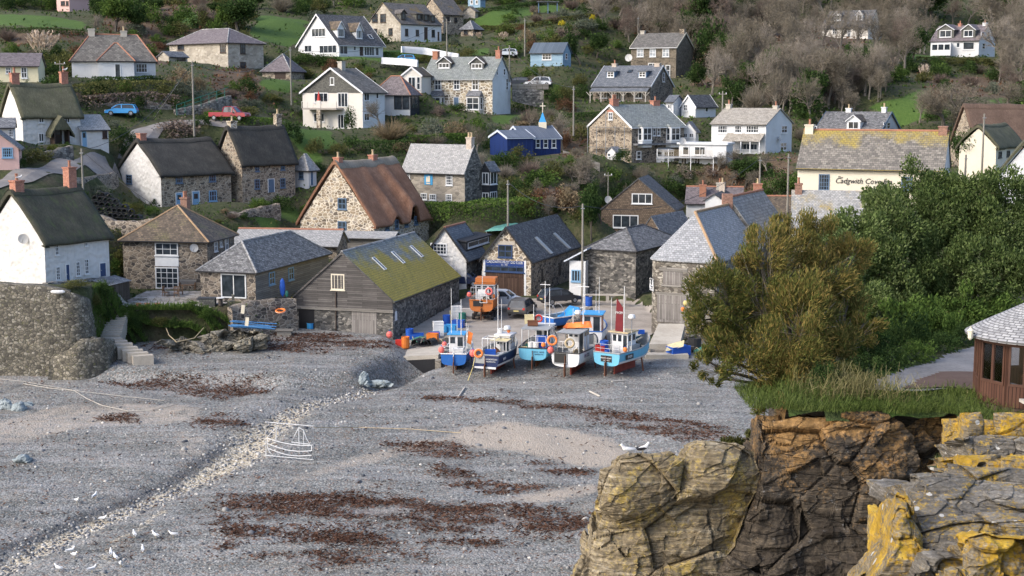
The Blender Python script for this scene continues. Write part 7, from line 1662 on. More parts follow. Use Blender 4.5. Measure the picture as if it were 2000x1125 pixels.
def boat(name,label,px,py,phi,L,B,zk,H,hull,bot='antifoul',stripe='hull_white',rail='deck_grey',transom_cut=None,loc=None):
 loc=loc or onb(px,py);b=thing(name,label,'boat',loc,math.radians(phi-90));n=18;m_=10;rows=[]
 zw=zk+.12
 def beam(t):return B/2*(.9+.1*min(1,t/.4))*(1 if t<.45 else math.cos((t-.45)/.55*math.pi/2)**.75 if t<1 else 0)
 def sheer(t):return H+.45*max(0,(t-.3)/.7)**2
 def keel(t):return zk+.5*max(0,(t-.7)/.3)**2
 F_=[(0,0),(.45,.035),(.74,.1),(.9,.21),(.96,.38),(.985,.58),(1,.8),(1,.93),(1.0,1.0)]
 V,F,mi=[],[],[]
 for i in range(n+1):
  t=i/n;y=L*t;bb=max(.02,beam(t));s=sheer(t);k=keel(t)
  for sg in (-1,1):
   for (fx,fz) in (F_ if sg>0 else F_):V.append((sg*bb*(fx**(1+.5*max(0,t-.5))),y+(.5*max(0,t-.6))*fz,k+(s-k)*fz))
 K=len(F_)
 for i in range(n):
  for sg in (0,1):
   for j in range(K-1):
    a=i*2*K+sg*K+j;q=(a,a+1,a+2*K+1,a+2*K);F.append(q if sg else q[::-1]);zc=(V[a][2]+V[a+1][2])/2;rel=F_[j][1]
    mi.append(1 if rel<.15 else (2 if rel<.25 and stripe else 0))
 me=MB()
 for q,mm in zip(F,mi):me.face([V[x] for x in q],m=mm,sm=True)
 h=me.build('hull',[M[hull],M[bot],M[stripe or hull]],b,weld=True)
 tr=MB();left=[V[j] for j in range(K)];right=[V[K+j] for j in range(K)]
 tr.face([Vector(p) for p in (left[::-1]+right[1:])],m=0);tr.build('transom',[M[hull]],h)
 dk=MB();zd=H-.45
 for i in range(n):
  t0,t1=i/n,(i+1)/n;b0,b1=beam(t0)*.96,beam(t1)*.96;dk.face([(-b0,L*t0,zd),(b0,L*t0,zd),(b1,L*t1,zd+.1*t1),(-b1,L*t1,zd+.1*t1)])
  for sg in (-1,1):dk.face([(sg*b0,L*t0,zd),(sg*b1,L*t1,zd),(sg*b1,L*t1+.2*max(0,t1-.6),sheer(t1)),(sg*b0,L*t0+.2*max(0,t0-.6),sheer(t0))])
 dk.build('deck',M['deck_grey'],b)
 for sg in (-1,1):
  g=MB();g.tube([(sg*beam(i/n),L*i/n+.5*max(0,i/n-.6),sheer(i/n)+.02) for i in range(n+1)],.055,6);g.build('gunwale',M[rail],b)
 st=MB();st.tube([(-beam(0),0,H+.02),(beam(0),0,H+.02)],.055,6);st.build('stern_rail',M[rail],b)
 kl=MB();kl.obox((-.06,1.3,0),(.12,0,0),(0,L*.5,0),(0,0,zk+.06));kl.build('keel',M['rust'] if bot != 'antifoul' else M[bot],b)
 rd=MB();rd.obox((-.035,-.32,.15),(.07,0,0),(0,.34,0),(0,0,zk+.2));rd.tube([(0,-.1,.1),(0,-.1,H-.2)],.035,6);rd.build('rudder',M['rust'],b)
 for sg in (-1,1):
  lg=MB();lg.tube([(sg*B*.42,L*.55,zk+.45),(sg*B*.5,L*.55,-.05)],.07,6);lg.build('beaching_leg',M['rust'],b)
 b['H']=H;return b
def part(b,nm,mat,fn):m=MB();fn(m);return m.build(nm,M[mat],b)
def cabin(b,x0,x1,y0,y1,z0,z1,mat='hull_white',roof='hull_white',win=3,over=.12):
 w=part(b,'wheelhouse',mat,lambda m:m.box(x0,x1,y0,y1,z0,z1));part(w,'wheelhouse_roof',roof,lambda m:m.box(x0-over,x1+over,y0-over*1.5,y1+over,z1,z1+.1));n=win;ww=(x1-x0)/n
 for i in range(n):
  part(w,'window','glass',lambda m:m.box(x0+ww*i+ww*.18,x0+ww*(i+1)-ww*.18,y0-.02,y0-.003,z1-.75,z1-.2)) if i != n-1 or n==1 else part(w,'wheelhouse_door','glass',lambda m:m.box(x0+ww*i+ww*.15,x0+ww*(i+1)-ww*.15,y0-.02,y0-.003,z0+.3,z1-.2))
 for k in range(2):part(w,'window','glass',lambda m:m.box(x1+.003,x1+.02,y0+.15+k*(y1-y0)/2,y0+(y1-y0)/2-.12+k*(y1-y0)/2,z1-.7,z1-.2))
 return w
def mast(b,x,y,z0,z1,r=.035,mat='plastic_white',cross=None):
 def f(m):
  m.tube([(x,y,z0),(x,y,z1)],[r,r*.6],6)
  if cross:m.tube([(x-cross,y,z1-.3),(x+cross,y,z1-.3)],r*.7,5)
 return part(b,'mast',mat,f)
def rails(b,pts,z0,z1,mat='grey_metal',r=.022):
 def f(m):
  for zz in (z1,(z0+z1)/2):m.tube([(x,y,zz) for x,y in pts],r,5)
  for (x,y) in pts:m.tube([(x,y,z0),(x,y,z1)],r,5)
 part(b,'guard_rail',mat,f)
def frame(b,x0,x1,y0,y1,z0,z1,mat='plastic_white',roofm=None):
 def f(m):
  for x in (x0,x1):
   for y in (y0,y1):m.tube([(x,y,z0),(x,y,z1)],.04,6)
  m.tube([(x0,y0,z1),(x1,y0,z1),(x1,y1,z1),(x0,y1,z1),(x0,y0,z1)],.04,6)
 part(b,'gantry',mat,f)
 if roofm:part(b,'canopy',roofm,lambda m:m.grid((x0-.1,y0-.1,z1+.05),(x1+.1,y0-.1,z1+.05),(x1+.1,y1+.1,z1+.12),(x0-.1,y1+.1,z1+.12),5,5,.05))
def wpt(b,p):   # a point of the boat in the world
 c,s=math.cos(b.rotation_euler.z),math.sin(b.rotation_euler.z);x,y,z=p;return Vector((b.location.x+c*x-s*y,b.location.y+s*x+c*y,b.location.z+z))
def lifebuoy(loc,label,mat='buoy_orange',ax=(0,-1,.1),R=.3,group='lifebuoys'):
 t=thing('lifebuoy',label,'lifebuoy',loc,0,group);part(t,'ring',mat,lambda m:m.torus((0,0,0),R,.095,ax));part(t,'grab_line','plastic_white',lambda m:m.torus((0,0,0),R+.1,.015,ax,12,5));return t
def buoy(loc,label,mat='buoy_pink',r=.24,name='buoy',group=None):
 t=thing(name,label,'buoy',loc,0,group);part(t,'float',mat,lambda m:m.ball((0,0,r),r,10,sq=(1,1,1.12)));part(t,'eye','plastic_blue',lambda m:m.tube([(0,0,r*2.05),(0,0,r*2.4)],r*.2,6));return t
def tub(loc,label,mat='plastic_blue',r=.3,h=.6,name='barrel',cat='barrel',rz=0,group=None,lid=None):
 t=thing(name,label,cat,loc,rz,group);part(t,'body',mat,lambda m:m.lathe([(0,0),(r*.92,0),(r,h*.1),(r,h*.35),(r*1.04,h*.38),(r,h*.42),(r,h*.95),(r*1.03,h),(r*.9,h),(r*.88,h*.9),(0,h*.9)],n=14));part(t,'rim',lid or mat,lambda m:m.torus((0,0,h),r,.03,n=14,k=5));return t
def crate(loc,label,mat='plastic_blue',sx=.7,sy=.45,h=.35,rz=0,name='fish_box',cat='box',group=None):
 t=thing(name,label,cat,loc,rz,group)
 def f(m):
  w=.04;m.box(-sx/2,sx/2,-sy/2,-sy/2+w,.02,h);m.box(-sx/2,sx/2,sy/2-w,sy/2,.02,h);m.box(-sx/2,-sx/2+w,-sy/2+w,sy/2-w,.02,h);m.box(sx/2-w,sx/2,-sy/2+w,sy/2-w,.02,h)
 part(t,'sides',mat,f);part(t,'base',mat,lambda m:m.box(-sx/2+.01,sx/2-.01,-sy/2+.01,sy/2-.01,0,.03));part(t,'rim',mat,lambda m:m.tube([(-sx/2,-sy/2,h),(sx/2,-sy/2,h),(sx/2,sy/2,h),(-sx/2,sy/2,h),(-sx/2,-sy/2,h)],.028,4));return t
def stext(b,body,x,z,size,mat='plastic_white',y=-.03,side=None):
 if side is None:
  c=math.cos(b.rotation_euler.z);s=math.sin(b.rotation_euler.z);text_obj_local(b,body,Vector((x,y,z)),Vector((1,0,0)),Vector((0,-1,0)),size,M[mat])
 else:text_obj_local(b,body,Vector((side,x,z)),Vector((0,1,0)),Vector((1,0,0)),size,M[mat])
def text_obj_local(par,body,loc,d,n,size,mat):
 o=text_obj(body,loc,d,n,size,mat,None);o.parent=par;return o
# B1 plain blue boat on the left
b=boat('fishing_boat','bright blue fishing boat leftmost of the hauled out boats',886,729,84,6.6,2.4,.75,1.75,'hull_blue','hull_blue',None,'plastic_white')
cabin(b,-.75,.55,2.4,3.8,1.3,3.0,'hull_white','plastic_sky',2);rails(b,[(-1.0,.1),(-.3,.1),(.4,.1),(1.0,.1)],1.75,2.4,'plastic_white');mast(b,-.55,2.6,3.0,7.0);mast(b,.35,2.2,3.0,6.1,.045);mast(b,-.2,3.6,3.0,5.4,.03);mast(b,.9,1.6,1.4,4.2,.03)
part(b,'work_bench','plastic_white',lambda m:m.box(-.2,.75,.35,.95,1.35,2.15));part(b,'tiller_post','plastic_white',lambda m:m.tube([(0,-.06,.9),(0,-.06,2.3)],.04,6))
crate(wpt(b,(-.35,.6,1.4)),'red and white box in the bright blue boat\'s stern','plastic_red',.5,.4,.3);buoy(wpt(b,(-1.05,.2,1.8)),'orange pink buoy on the bright blue boat\'s left rail','buoy_pink',.27);buoy(wpt(b,(-.9,.9,2.2)),'upper pink buoy on the bright blue boat','buoy_pink',.22)
fl=thing('marker_flag','orange dahn flag furled on the bright blue boat','flag',wpt(b,(.95,1.5,2.0)));part(fl,'pole','plastic_white',lambda m:m.tube([(0,0,0),(.1,0,2.0)],.025,5));part(fl,'flag_cloth','buoy_orange',lambda m:m.grid((0,-.05,.5),(.32,.05,.3),(.5,0,1.3),(.1,0,1.5),4,5,.12))
# B2 navy boat
b2=boat('fishing_boat','navy blue open fishing boat with white names on its transom',948,738,70,6.8,2.6,.8,1.95,'hull_navy','antifoul','hull_white','deck_grey')
cabin(b2,-.3,.95,3.3,4.6,1.5,3.1,'hull_white','hull_white',2);frame(b2,-1.0,0.1,1.9,3.2,1.6,3.0,'plastic_white',None);frame(b2,-.4,1.0,2.3,3.3,1.6,2.75,'plastic_white','plastic_cream');mast(b2,-.15,3.4,3.0,7.4,.04);mast(b2,.1,3.6,3.0,6.2,.03)
part(b2,'radar_dome','plastic_white',lambda m:m.lathe([(0,3.55),(.3,3.55),(.32,3.65),(.25,3.85),(0,3.88)],(.5,3.9,0),12));part(b2,'fuel_tank','plastic_white',lambda m:m.box(.5,1.0,1.2,1.7,1.5,1.95))
part(b2,'stern_gate','deck_grey',lambda m:m.box(-.95,-.05,-.05,.02,1.25,1.9));part(b2,'waterline_band','hull_white',lambda m:m.box(-.95,.95,-.06,.0,.82,.98))
stext(b2,'FAR HORIZON',.5,1.62,.17);stext(b2,'FALMOUTH',.5,1.42,.15);stext(b2,'FH31',1.1,1.55,.3,'plastic_white',side=1.31)
lifebuoy(wpt(b2,(-.55,-.12,2.1)),'orange lifebuoy hung on the navy boat\'s stern');crate(wpt(b2,(.1,.9,1.75)),'royal blue tub in the navy boat','plastic_blue',.9,.55,.5);buoy(wpt(b2,(-1.1,.0,1.75)),'large pink buoy on the navy boat\'s left corner','buoy_pink',.3);crate(wpt(b2,(.35,.35,1.55)),'red fish box in the navy boat','plastic_red',.6,.4,.3);crate(wpt(b2,(.75,.7,1.55)),'white fish box in the navy boat','plastic_white',.5,.4,.3);buoy(wpt(b2,(.6,4.0,3.25)),'small orange float on the navy boat\'s cabin roof','buoy_orange',.16)
tub(wpt(b2,(-.2,4.0,3.2)),'white drum on the navy boat\'s cabin roof','plastic_white',.22,.35)
# B3 pale blue boat behind
b3=boat('fishing_boat','pale blue fishing boat with grey canopy, middle of the row',1040,724,76,7.0,2.7,.85,1.9,'hull_sky','hull_sky',None,'black')
frame(b3,-1.15,1.1,.9,3.4,1.7,3.35,'plastic_white','deck_grey');cabin(b3,-.6,.8,3.6,5.0,1.5,3.2,'hull_white','hull_white',2);mast(b3,.3,3.5,3.2,7.2,.05,'plastic_white',.45);mast(b3,-.6,3.0,3.2,5.2);mast(b3,.9,2.6,3.2,6.8,.04)
stext(b3,'TWO  BOYS',.55,1.6,.17,'hull_navy');stext(b3,'FALMOUTH',.55,1.4,.14,'hull_navy');rails(b3,[(-.2,.25),(.4,.25),(1.1,.25)],1.9,2.9,'plastic_white')
tub(wpt(b3,(-.25,.45,1.6)),'left white drum on the pale blue boat\'s stern','plastic_white',.24,.75);tub(wpt(b3,(.2,.42,1.6)),'right white drum on the pale blue boat\'s stern','plastic_white',.24,.75);crate(wpt(b3,(.6,.9,1.6)),'deep royal blue tub on the pale blue boat','plastic_blue',.9,.7,1.2);crate(wpt(b3,(-.85,.4,1.6)),'low white tray on the pale blue boat\'s left side','plastic_cream',.5,.4,.3);crate(wpt(b3,(-.5,2.2,3.5)),'rusty red basket on the pale blue boat\'s canopy','rust',.9,.5,.4)
# B4 white boat
b4=boat('fishing_boat','white fishing boat with black rail and open stern gate',1104,740,68,7.2,2.7,.9,2.1,'hull_white','antifoul',None,'black')
part(b4,'stern_opening','wet_black',lambda m:m.box(-.95,.12,-.03,.02,1.25,2.05));part(b4,'opening_frame','deck_grey',lambda m:(m.box(-1.02,-.95,-.06,.03,1.2,2.1),m.box(.12,.2,-.06,.03,1.2,2.1),m.box(-1.02,.2,-.06,.03,1.16,1.25)))  # black plate on the transom paints the shaded inside of the gate
frame(b4,-1.0,.9,.8,2.8,1.9,3.6,'grey_metal','deck_grey');cabin(b4,-.9,.5,3.2,4.6,1.6,3.7,'hull_white','hull_white',3);mast(b4,.5,3.0,3.6,7.6,.05,'plastic_white',.5);mast(b4,-.4,3.0,3.6,5.4);rails(b4,[(-1.0,.2),(-.3,.2),(.4,.2),(1.1,.2)],2.1,3.0,'plastic_white')
part(b4,'radar_dome','plastic_white',lambda m:m.lathe([(0,4.9),(.3,4.9),(.32,5.0),(.25,5.2),(0,5.23)],(-.1,3.4,0),12));stext(b4,'FH 322',1.5,1.75,.42,'hull_navy',side=1.37)
lifebuoy(wpt(b4,(-1.15,-.05,3.1)),'bright orange lifebuoy between the pale blue and white boats',R=.36);lifebuoy(wpt(b4,(.35,.05,2.95)),'tan lifebuoy on the white boat\'s stern rail','rope_tan',R=.34);buoy(wpt(b4,(-1.3,.0,2.0)),'pink fender buoy at the white boat\'s left corner','buoy_pink',.28)
tp=thing('tarpaulin','crumpled orange net heap on the white boat\'s roof','tarpaulin',wpt(b4,(.1,2.8,3.85)));part(tp,'cloth','buoy_orange',lambda m:(m.grid((-1.3,-.3,0),(1.2,-.3,0),(1.1,.5,.45),(-.9,.4,.3),10,6,.35),m.grid((-1.3,-.3,.05),(-.9,.4,.3),(.2,.8,.1),(-.6,1,0),5,5,.2)))
# B5 light blue boat with the red sail
b5=boat('fishing_boat','light blue boat with burgundy mizzen sail, rightmost of the row',1184,742,56,7.0,2.75,.95,2.05,'hull_sky','antifoul','hull_white','deck_grey')
cabin(b5,-.75,.75,2.2,3.6,1.6,3.45,'hull_white','rope_tan',3,.2);part(b5,'mizzen_sail','sail_red',lambda m:(m.face([(-.35,2.0,3.6),(.35,2.1,3.55),(.33,2.1,5.6),(-.22,2.0,6.35)]),m.face([(-.35,2.03,3.6),(-.22,2.03,6.35),(.33,2.13,5.6),(.35,2.13,3.55)])));mast(b5,.42,2.15,3.4,7.4,.05);mast(b5,-.95,2.4,2.0,6.3,.03);mast(b5,1.0,2.4,2.0,3.6,.03)
text_obj_local(b5,'FH39',Vector((.02,1.99,5.15)),Vector((1,.14,0)).normalized(),Vector((0,-1,0)),.3,M['plastic_white'])
part(b5,'radar_dome','plastic_white',lambda m:m.lathe([(0,4.7),(.3,4.7),(.32,4.8),(.25,5.0),(0,5.03)],(.9,2.6,0),12));part(b5,'radar_post','grey_metal',lambda m:m.tube([(.9,2.6,3.5),(.9,2.6,4.7)],.04,6))
part(b5,'name_board','black',lambda m:m.box(-.52,.52,-.035,.0,1.3,1.82));stext(b5,'MOONLIGHT',0,1.62,.17,'plastic_white',-.05);stext(b5,'CADGWITH',0,1.42,.11,'plastic_white',-.05);part(b5,'number_board','wet_black',lambda m:m.box(1.33,1.39,.9,2.1,1.45,1.85));stext(b5,'FH39',1.5,1.65,.32,'plastic_white',side=1.4)
rails(b5,[(-1.25,.1),(-.6,.05),(.3,.05),(1.2,.1)],2.05,2.75,'grey_metal');part(b5,'fore_shelter','deck_grey',lambda m:m.box(-.6,.9,5.3,5.4,2.0,3.1));part(b5,'engine_box','deck_grey',lambda m:m.box(.3,1.0,2.4,3.9,1.6,2.35));part(b5,'inner_dinghy','hull_sky',lambda m:m.grid((-.9,4.2,2.1),(.5,4.2,2.9),(.7,5.2,2.9),(-.7,5.2,2.1),4,4,.1))
tub(wpt(b5,(-.75,.9,1.85)),'blue drum on the burgundy sailed boat','plastic_blue',.36,1.0);crate(wpt(b5,(-.9,.45,1.65)),'red fish boxes at the burgundy sailed boat\'s left stern','plastic_red',.75,.5,.85);tub(wpt(b5,(-.2,.5,1.65)),'small dark blue drum beside the red fish boxes','plastic_blue',.24,.55);crate(wpt(b5,(.5,5.0,3.0)),'blue basket on the light blue boat\'s bow','plastic_blue',.55,.4,.3)
# B6 orange boat on a trailer up the slip
p6=gp=at(940,626,138.5);p6.z=gz(p6.x,p6.y)+.1
b6=boat('fishing_boat','orange fishing boat on a trailer halfway up the slipway',0,0,82,6.2,2.6,.95,2.1,'hull_orange','hull_orange',None,'hull_orange',loc=p6)
frame(b6,-1.05,1.05,.2,1.9,2.1,3.3,'grey_metal');cabin(b6,-.95,.95,2.3,3.9,1.6,3.4,'hull_white','hull_orange',3);part(b6,'roof_box','hull_orange',lambda m:m.box(-.95,1.05,2.2,3.9,3.55,4.0));rails(b6,[(-1.1,.05),(-.4,.05),(.4,.05),(1.1,.05)],2.1,2.9,'grey_metal');part(b6,'stern_recess','wet_black',lambda m:m.box(-.8,.15,-.03,.02,1.5,2.05));mast(b6,.1,.1,1.6,5.0,.04);part(b6,'boarding_ladder','plastic_white',lambda m:(m.tube([(.0,-.1,3.0),(-.1,-.2,1.9)],.03,5),m.tube([(.5,-.1,3.0),(.6,-.2,1.9)],.03,5),m.tube([(-.1,-.2,1.9),(.6,-.2,1.9)],.03,5),m.tube([(0,-.12,2.6),(.5,-.12,2.6)],.03,5)))  # black plate on the stern stands for the shade of a recess
part(b6,'sign_board','plastic_white',lambda m:m.box(-.3,.45,-.12,-.08,2.75,3.2));stext(b6,'KERRYS PRIDE',.6,1.85,.14,'wet_black')
lifebuoy(wpt(b6,(.75,.0,3.0)),'faded pink lifebuoy on the orange boat\'s stern','buoy_pink');buoy(wpt(b6,(-1.2,.1,2.4)),'pale pink buoy on the orange boat\'s left side','buoy_pink',.24)
trl=thing('boat_trailer','low black boat trailer under the orange boat','trailer',p6,math.radians(-8));part(trl,'chassis','wet_black',lambda m:(m.box(-.9,-.75,.3,4.6,.45,.6),m.box(.75,.9,.3,4.6,.45,.6),m.box(-.9,.9,.5,.65,.47,.6),m.box(-.9,.9,3.8,3.95,.47,.6)))
for x in (-1.05,.85):
 for y in (1.0,2.4):part(trl,'wheel','wet_black',lambda m:m.tube([(x,y,.32),(x+.2,y,.32)],.32,14))
# B7 white boat with blue roof behind, B8 dinghy under a blue tarpaulin
p7=at(1153,690,127);p7.z=gz(p7.x,p7.y);b7=boat('fishing_boat','white boat with blue cabin roof half hidden behind the white fishing boat',0,0,80,6.0,2.3,.6,1.7,'hull_white','antifoul',None,'hull_blue',loc=p7)
cabin(b7,-.85,.85,1.0,2.8,1.3,3.1,'hull_white','plastic_sky',2,.2);mast(b7,-.7,1.4,3.1,6.1);mast(b7,.6,1.4,3.1,6.5,.03);mast(b7,.2,2.4,3.1,5.2,.025);frame(b7,-.9,1.0,.1,1.0,1.5,3.1,'rust')
p8=at(1068,622,134.5);p8.z=gz(p8.x,p8.y)+.1;b8=boat('dinghy','dark blue dinghy with hoops and pale blue tarpaulin on the slip',0,0,40,5.0,2.2,.4,1.3,'hull_blue','hull_blue',None,'plastic_white',loc=p8)
for y in (.4,1.4):part(b8,'hoop','grey_metal',lambda m:m.tube([(1.0*math.cos(a),y,1.3+1.2*math.sin(a)) for a in [math.pi*i/10 for i in range(11)]],.03,5))
tp=thing('tarpaulin','bright blue tarpaulin draped over the dark blue dinghy','tarpaulin',wpt(b8,(0,3.0,1.4)));part(tp,'cloth','plastic_sky',lambda m:(m.grid((-1.2,-1.2,-.2),(1.2,-1.2,-.2),(1.0,1.6,.3),(0,1.7,.5),8,8,.25),m.grid((-1.2,-1.2,-.2),(0,1.7,.5),(-.3,1.8,.1),(-1.3,.6,-.4),6,6,.2)))
crate(at(1034,632,131.5),'cream tub standing behind the pale blue boat','plastic_cream',.9,.6,.8);lifebuoy(at(1052,622,131.5),'red and white lifebuoy behind the pale blue boat','plastic_red',R=.3)
# ------------------------------------------------------------------ cars
def car(label,loc,phi,body,kind_='hatch',L=4.1,Wd=1.75,Hh=1.47,group='parked cars'):
 c=thing('parked_car',label,'car',loc,math.radians(phi),group);w=Wd/2;h=L/2;bm=pc('car_'+body,{'blue':(.06,.3,.62),'red':(.3,.02,.03),'grey':(.06,.058,.055),'silver':(.48,.52,.56),'dark':(.025,.03,.04),'white':(.66,.67,.68),'navy':(.02,.03,.07)}[body],.28,.06);bm.node_tree.nodes['Principled BSDF'].inputs['Specular IOR Level'].default_value=.6
 P_={'hatch':([(-h,.35),(-h,.75),(-h+.1,.93),(.75,.97),(h-.25,.76),(h,.62),(h,.35)],[(-h+.15,.93),(-h+.45,Hh-.06),(-h+1.0,Hh),(.2,Hh),(.5,Hh-.1),(1.15,.95)]),
   'van':([(-h,.35),(-h,.9),(-h+.05,1.05),(h-1.1,1.12),(h-.3,.88),(h,.65),(h,.35)],[(-h+.06,1.05),(-h+.2,Hh-.06),(-h+.6,Hh),(.3,Hh),(.55,Hh-.08),(h-.95,1.08)]),
   'pickup':([(-h,.5),(-h,1.05),(-.55,1.05),(.9,1.05),(h-.15,.98),(h,.8),(h,.5)],[(-.6,1.05),(-.5,Hh-.08),(-.2,Hh),(.55,Hh),(.75,Hh-.1),(1.35,1.04)])}[kind_]
 lo,up=P_;m=MB()
 def ext(prof,w0,w1,mi):
  z0=min(p[1] for p in prof);z1=max(p[1] for p in prof);ww=lambda z:w0+(w1-w0)*((z-z0)/(z1-z0));A=[Vector((x,-ww(z),z)) for x,z in prof];B_=[Vector((x,ww(z),z)) for x,z in prof];m.face(A,m=mi);m.face(B_[::-1],m=mi)
  for i in range(len(prof)):j=(i+1)%len(prof);m.face([A[i],B_[i],B_[j],A[j]],m=mi)
 ext(lo,w,w*.97,0);bo=m.build('body',bm,c);m=MB();ext(up,w*.95,w*.72,0);m.build('windows',M['glass'],c);m=MB()
 rf=up[1:5];m.face([Vector((x,-w*.74,z+.012)) for x,z in rf] [::1]+[Vector((x,w*.74,z+.012)) for x,z in rf][::-1]) if False else None
 for a,b_ in zip(up[1:4],up[2:5]):m.obox((a[0],-w*.77,a[1]-.05),(b_[0]-a[0],0,b_[1]-a[1]),(0,w*1.54,0),(0,0,.08))
 for i in (0,2,4):
  x=[up[0][0],up[2][0]+.9,up[4][0]][i//2];x2=[up[1][0],up[2][0]+.95,up[5][0]*.0+up[4][0]][i//2]
  for sg in (-1,1):
   if i==4:p0,p1=Vector((up[5][0],sg*w*.95,up[5][1])),Vector((up[4][0],sg*w*.76,up[4][1]))
   else:p0,p1=Vector((x,sg*w*.96,up[0][1])),Vector((x2,sg*w*.74,up[1][1]))
   m.tube([p0,p1],.075,5)
 m.build('roof',bm,c)
 for x in (-h+.75,h-.8):
  for sg in (-1,1):
   wh=part(c,'wheel','wet_black',lambda m:m.tube([(x,sg*(w-.17),.33),(x,sg*(w+.02),.33)],.33,16));part(wh,'rim','grey_metal',lambda m:m.tube([(x,sg*(w+.0),.33),(x,sg*(w+.035),.33)],.2,12))
 for sg in (-1,1):
  part(c,'headlight','plastic_white',lambda m:m.box(h-.12,h+.01,sg*w*.72-.16,sg*w*.72+.16,.62,.76));part(c,'tail_light','plastic_red',lambda m:m.box(-h-.012,-h+.1,sg*w*.8-.1,sg*w*.8+.1,.72,.92))
 part(c,'number_plate','tin_yellow',lambda m:m.box(-h-.02,-h+.01,-.26,.26,.55,.67));part(c,'bumper','wet_black',lambda m:m.box(-h-.03,-h+.1,-w*.92,w*.92,.32,.5));part(c,'wing_mirror','wet_black',lambda m:m.box(.85,1.0,-w-.14,-w+.02,.95,1.08))
 return c
def onroad(px,py,Y=None):
 p=hit(px,py) if Y is None else at(px,py,Y);p.z=max(gz(p.x,p.y),p.z if Y else-9)+.12;return p
car('sky blue hatchback parked against the scrub bank above the olive thatch',onroad(238,229),185,'blue')
car('red pickup truck parked above the near black thatch',onroad(449,238),-14,'red','pickup',5.1,1.85,1.78)
car('silver people carrier in front of the boathouse doors',at(980,598,144.0),-16,'silver','van',4.3,1.8,1.65)
car('dark grey car seen from behind on the slipway',at(1020,613,141.5),74,'grey','hatch',4.5,1.9,1.62)
car('dark blue car with bright windscreen under the telegraph pole',at(1092,592,146),30,'dark','hatch',4.3,1.8,1.5)
car('navy car tucked behind the moss roofed cellar',at(903,580,152.5),-10,'navy','van',4.4,1.8,1.6)
car('black car in the hill parking place',onroad(1012,170),170,'dark');car('white car in the hill parking place',onroad(1052,170),172,'white','hatch',4.5,1.8,1.6)
car('silver car half hidden behind the speckled stone house\'s chimney',onroad(990,112),175,'silver');car('blue car behind the white drive wall',onroad(790,124),178,'blue')
for c in [o for o in COL.objects if o.name.startswith('parked_car')]:
 z=gz(c.location.x,c.location.y);c.location.z=max(z+.12,c.location.z if abs(c.location.z-z)<.8 else z+.12)
# ------------------------------------------------------------------ gear on the slip and beach
gnd=lambda px,py,Y:(lambda p:Vector((p.x,p.y,gz(p.x,p.y)+.1)))(at(px,py,Y))
tub(gnd(792,672,127.5),'rusty orange drum at the fish cellar\'s corner','plastic_orange',.36,1.0);crate(gnd(780,668,128),'red and white box beside the rusty orange drum','plastic_red',.7,.5,.6);buoy(at(761,660,129.3),'pink buoy hanging on the fish cellar\'s corner','buoy_pink',.3)
for i,(px,py,Y,mt,lb,k) in enumerate([(815,652,131,'plastic_blue','wide blue tub full of white cans beside the fish cellar wall','c'),(800,655,131,'plastic_blue','blue drum beside the fish cellar wall','t'),(848,640,131.5,'plastic_blue','dark blue box in front of the white stacked boxes','c'),(845,652,130,'plastic_orange','orange box among the fishing gear','c'),(862,632,134,'plastic_sky','sky blue box by the wall','c'),(880,628,134,'plastic_sky','sky blue tub behind the bright blue boat','c'),(872,612,137,'plastic_blue','royal blue drum near the white fish boxes','t'),(890,602,140,'plastic_cream','cream box near the orange boat','c'),(903,612,138,'plastic_green','green drum left of the orange boat','t'),(895,622,136,'plastic_blue','blue fish tub left of the orange boat','c'),(912,604,141,'plastic_white','white box behind the orange boat\'s stern','c'),(1150,592,146,'plastic_blue','blue tub beside the slip wall','t'),(627,648,130.6,'plastic_sky','low sky blue crate outside the cellar door','c'),(634,643,131.2,'plastic_blue','blue crate behind the low sky blue one','c'),(607,640,133.5,'plastic_sky','sky blue tub inside the dark cellar opening','t'),(1394,665,126,'plastic_blue','blue bin half hidden by the tamarisk','t')]):
 p=gnd(px,py,Y)
 if k=='c':crate(p,lb,mt,random.uniform(.9,1.2),.7,random.uniform(.5,.8),random.uniform(-.4,.4))
 else:tub(p,lb,mt,.36,.95)
def stack(px,py,Y,n,lb,mat='plastic_white',rz=.2):
 p=gnd(px,py,Y)
 for i in range(n):crate(p+UP*(.26*i),f'{lb}, {["bottom", "second from bottom", "middle", "fourth up", "fifth up", "topmost"][i] if i < n - 1 else "topmost"} of the pile',mat,.95,.6,.27,rz+random.uniform(-.05,.05),group='piled fish boxes')
stack(856,643,132.5,5,'white fish box by the wall');stack(892,612,139.5,5,'white fish box near the orange boat')
# lobster pots
def pot():
 t=thing('lobster_pot','dark netted lobster pot','lobster pot',(0,0,-300));m=MB();
 for y in (-.4,0,.4):m.tube([(.3*math.cos(a),y,.08+.36*math.sin(a)) for a in [math.pi*i/6 for i in range(7)]]+[(.3,y,.08)],.028,4)
 for x,z in ((-.3,.08),(.3,.08),(0,.44),(-.21,.33),(.21,.33)):m.tube([(x,-.4,z),(x,.4,z)],.022,4)
 m.build('frame',M['wet_black'],t);m=MB()
 for i in range(6):
  a0,a1=math.pi*i/6,math.pi*(i+1)/6;m.face([(.29*math.cos(a0),-.39,.08+.35*math.sin(a0)),(.29*math.cos(a1),-.39,.08+.35*math.sin(a1)),(.29*math.cos(a1),.39,.08+.35*math.sin(a1)),(.29*math.cos(a0),.39,.08+.35*math.sin(a0))])
 m.build('netting',M['net_dark'],t);return t
pt=pot();pots=[]
for row,(y0,n,x0,x1) in enumerate(((423,10,172,276),(412,9,172,262),(401,7,176,250),(391,5,184,232),(382,3,190,220))):
 for i in range(n):pots.append((x0+(x1-x0)*(i+.5)/n,y0+6*(i/n)*(1 if row<2 else 1.4),149.2+.35*row,row,i,n))
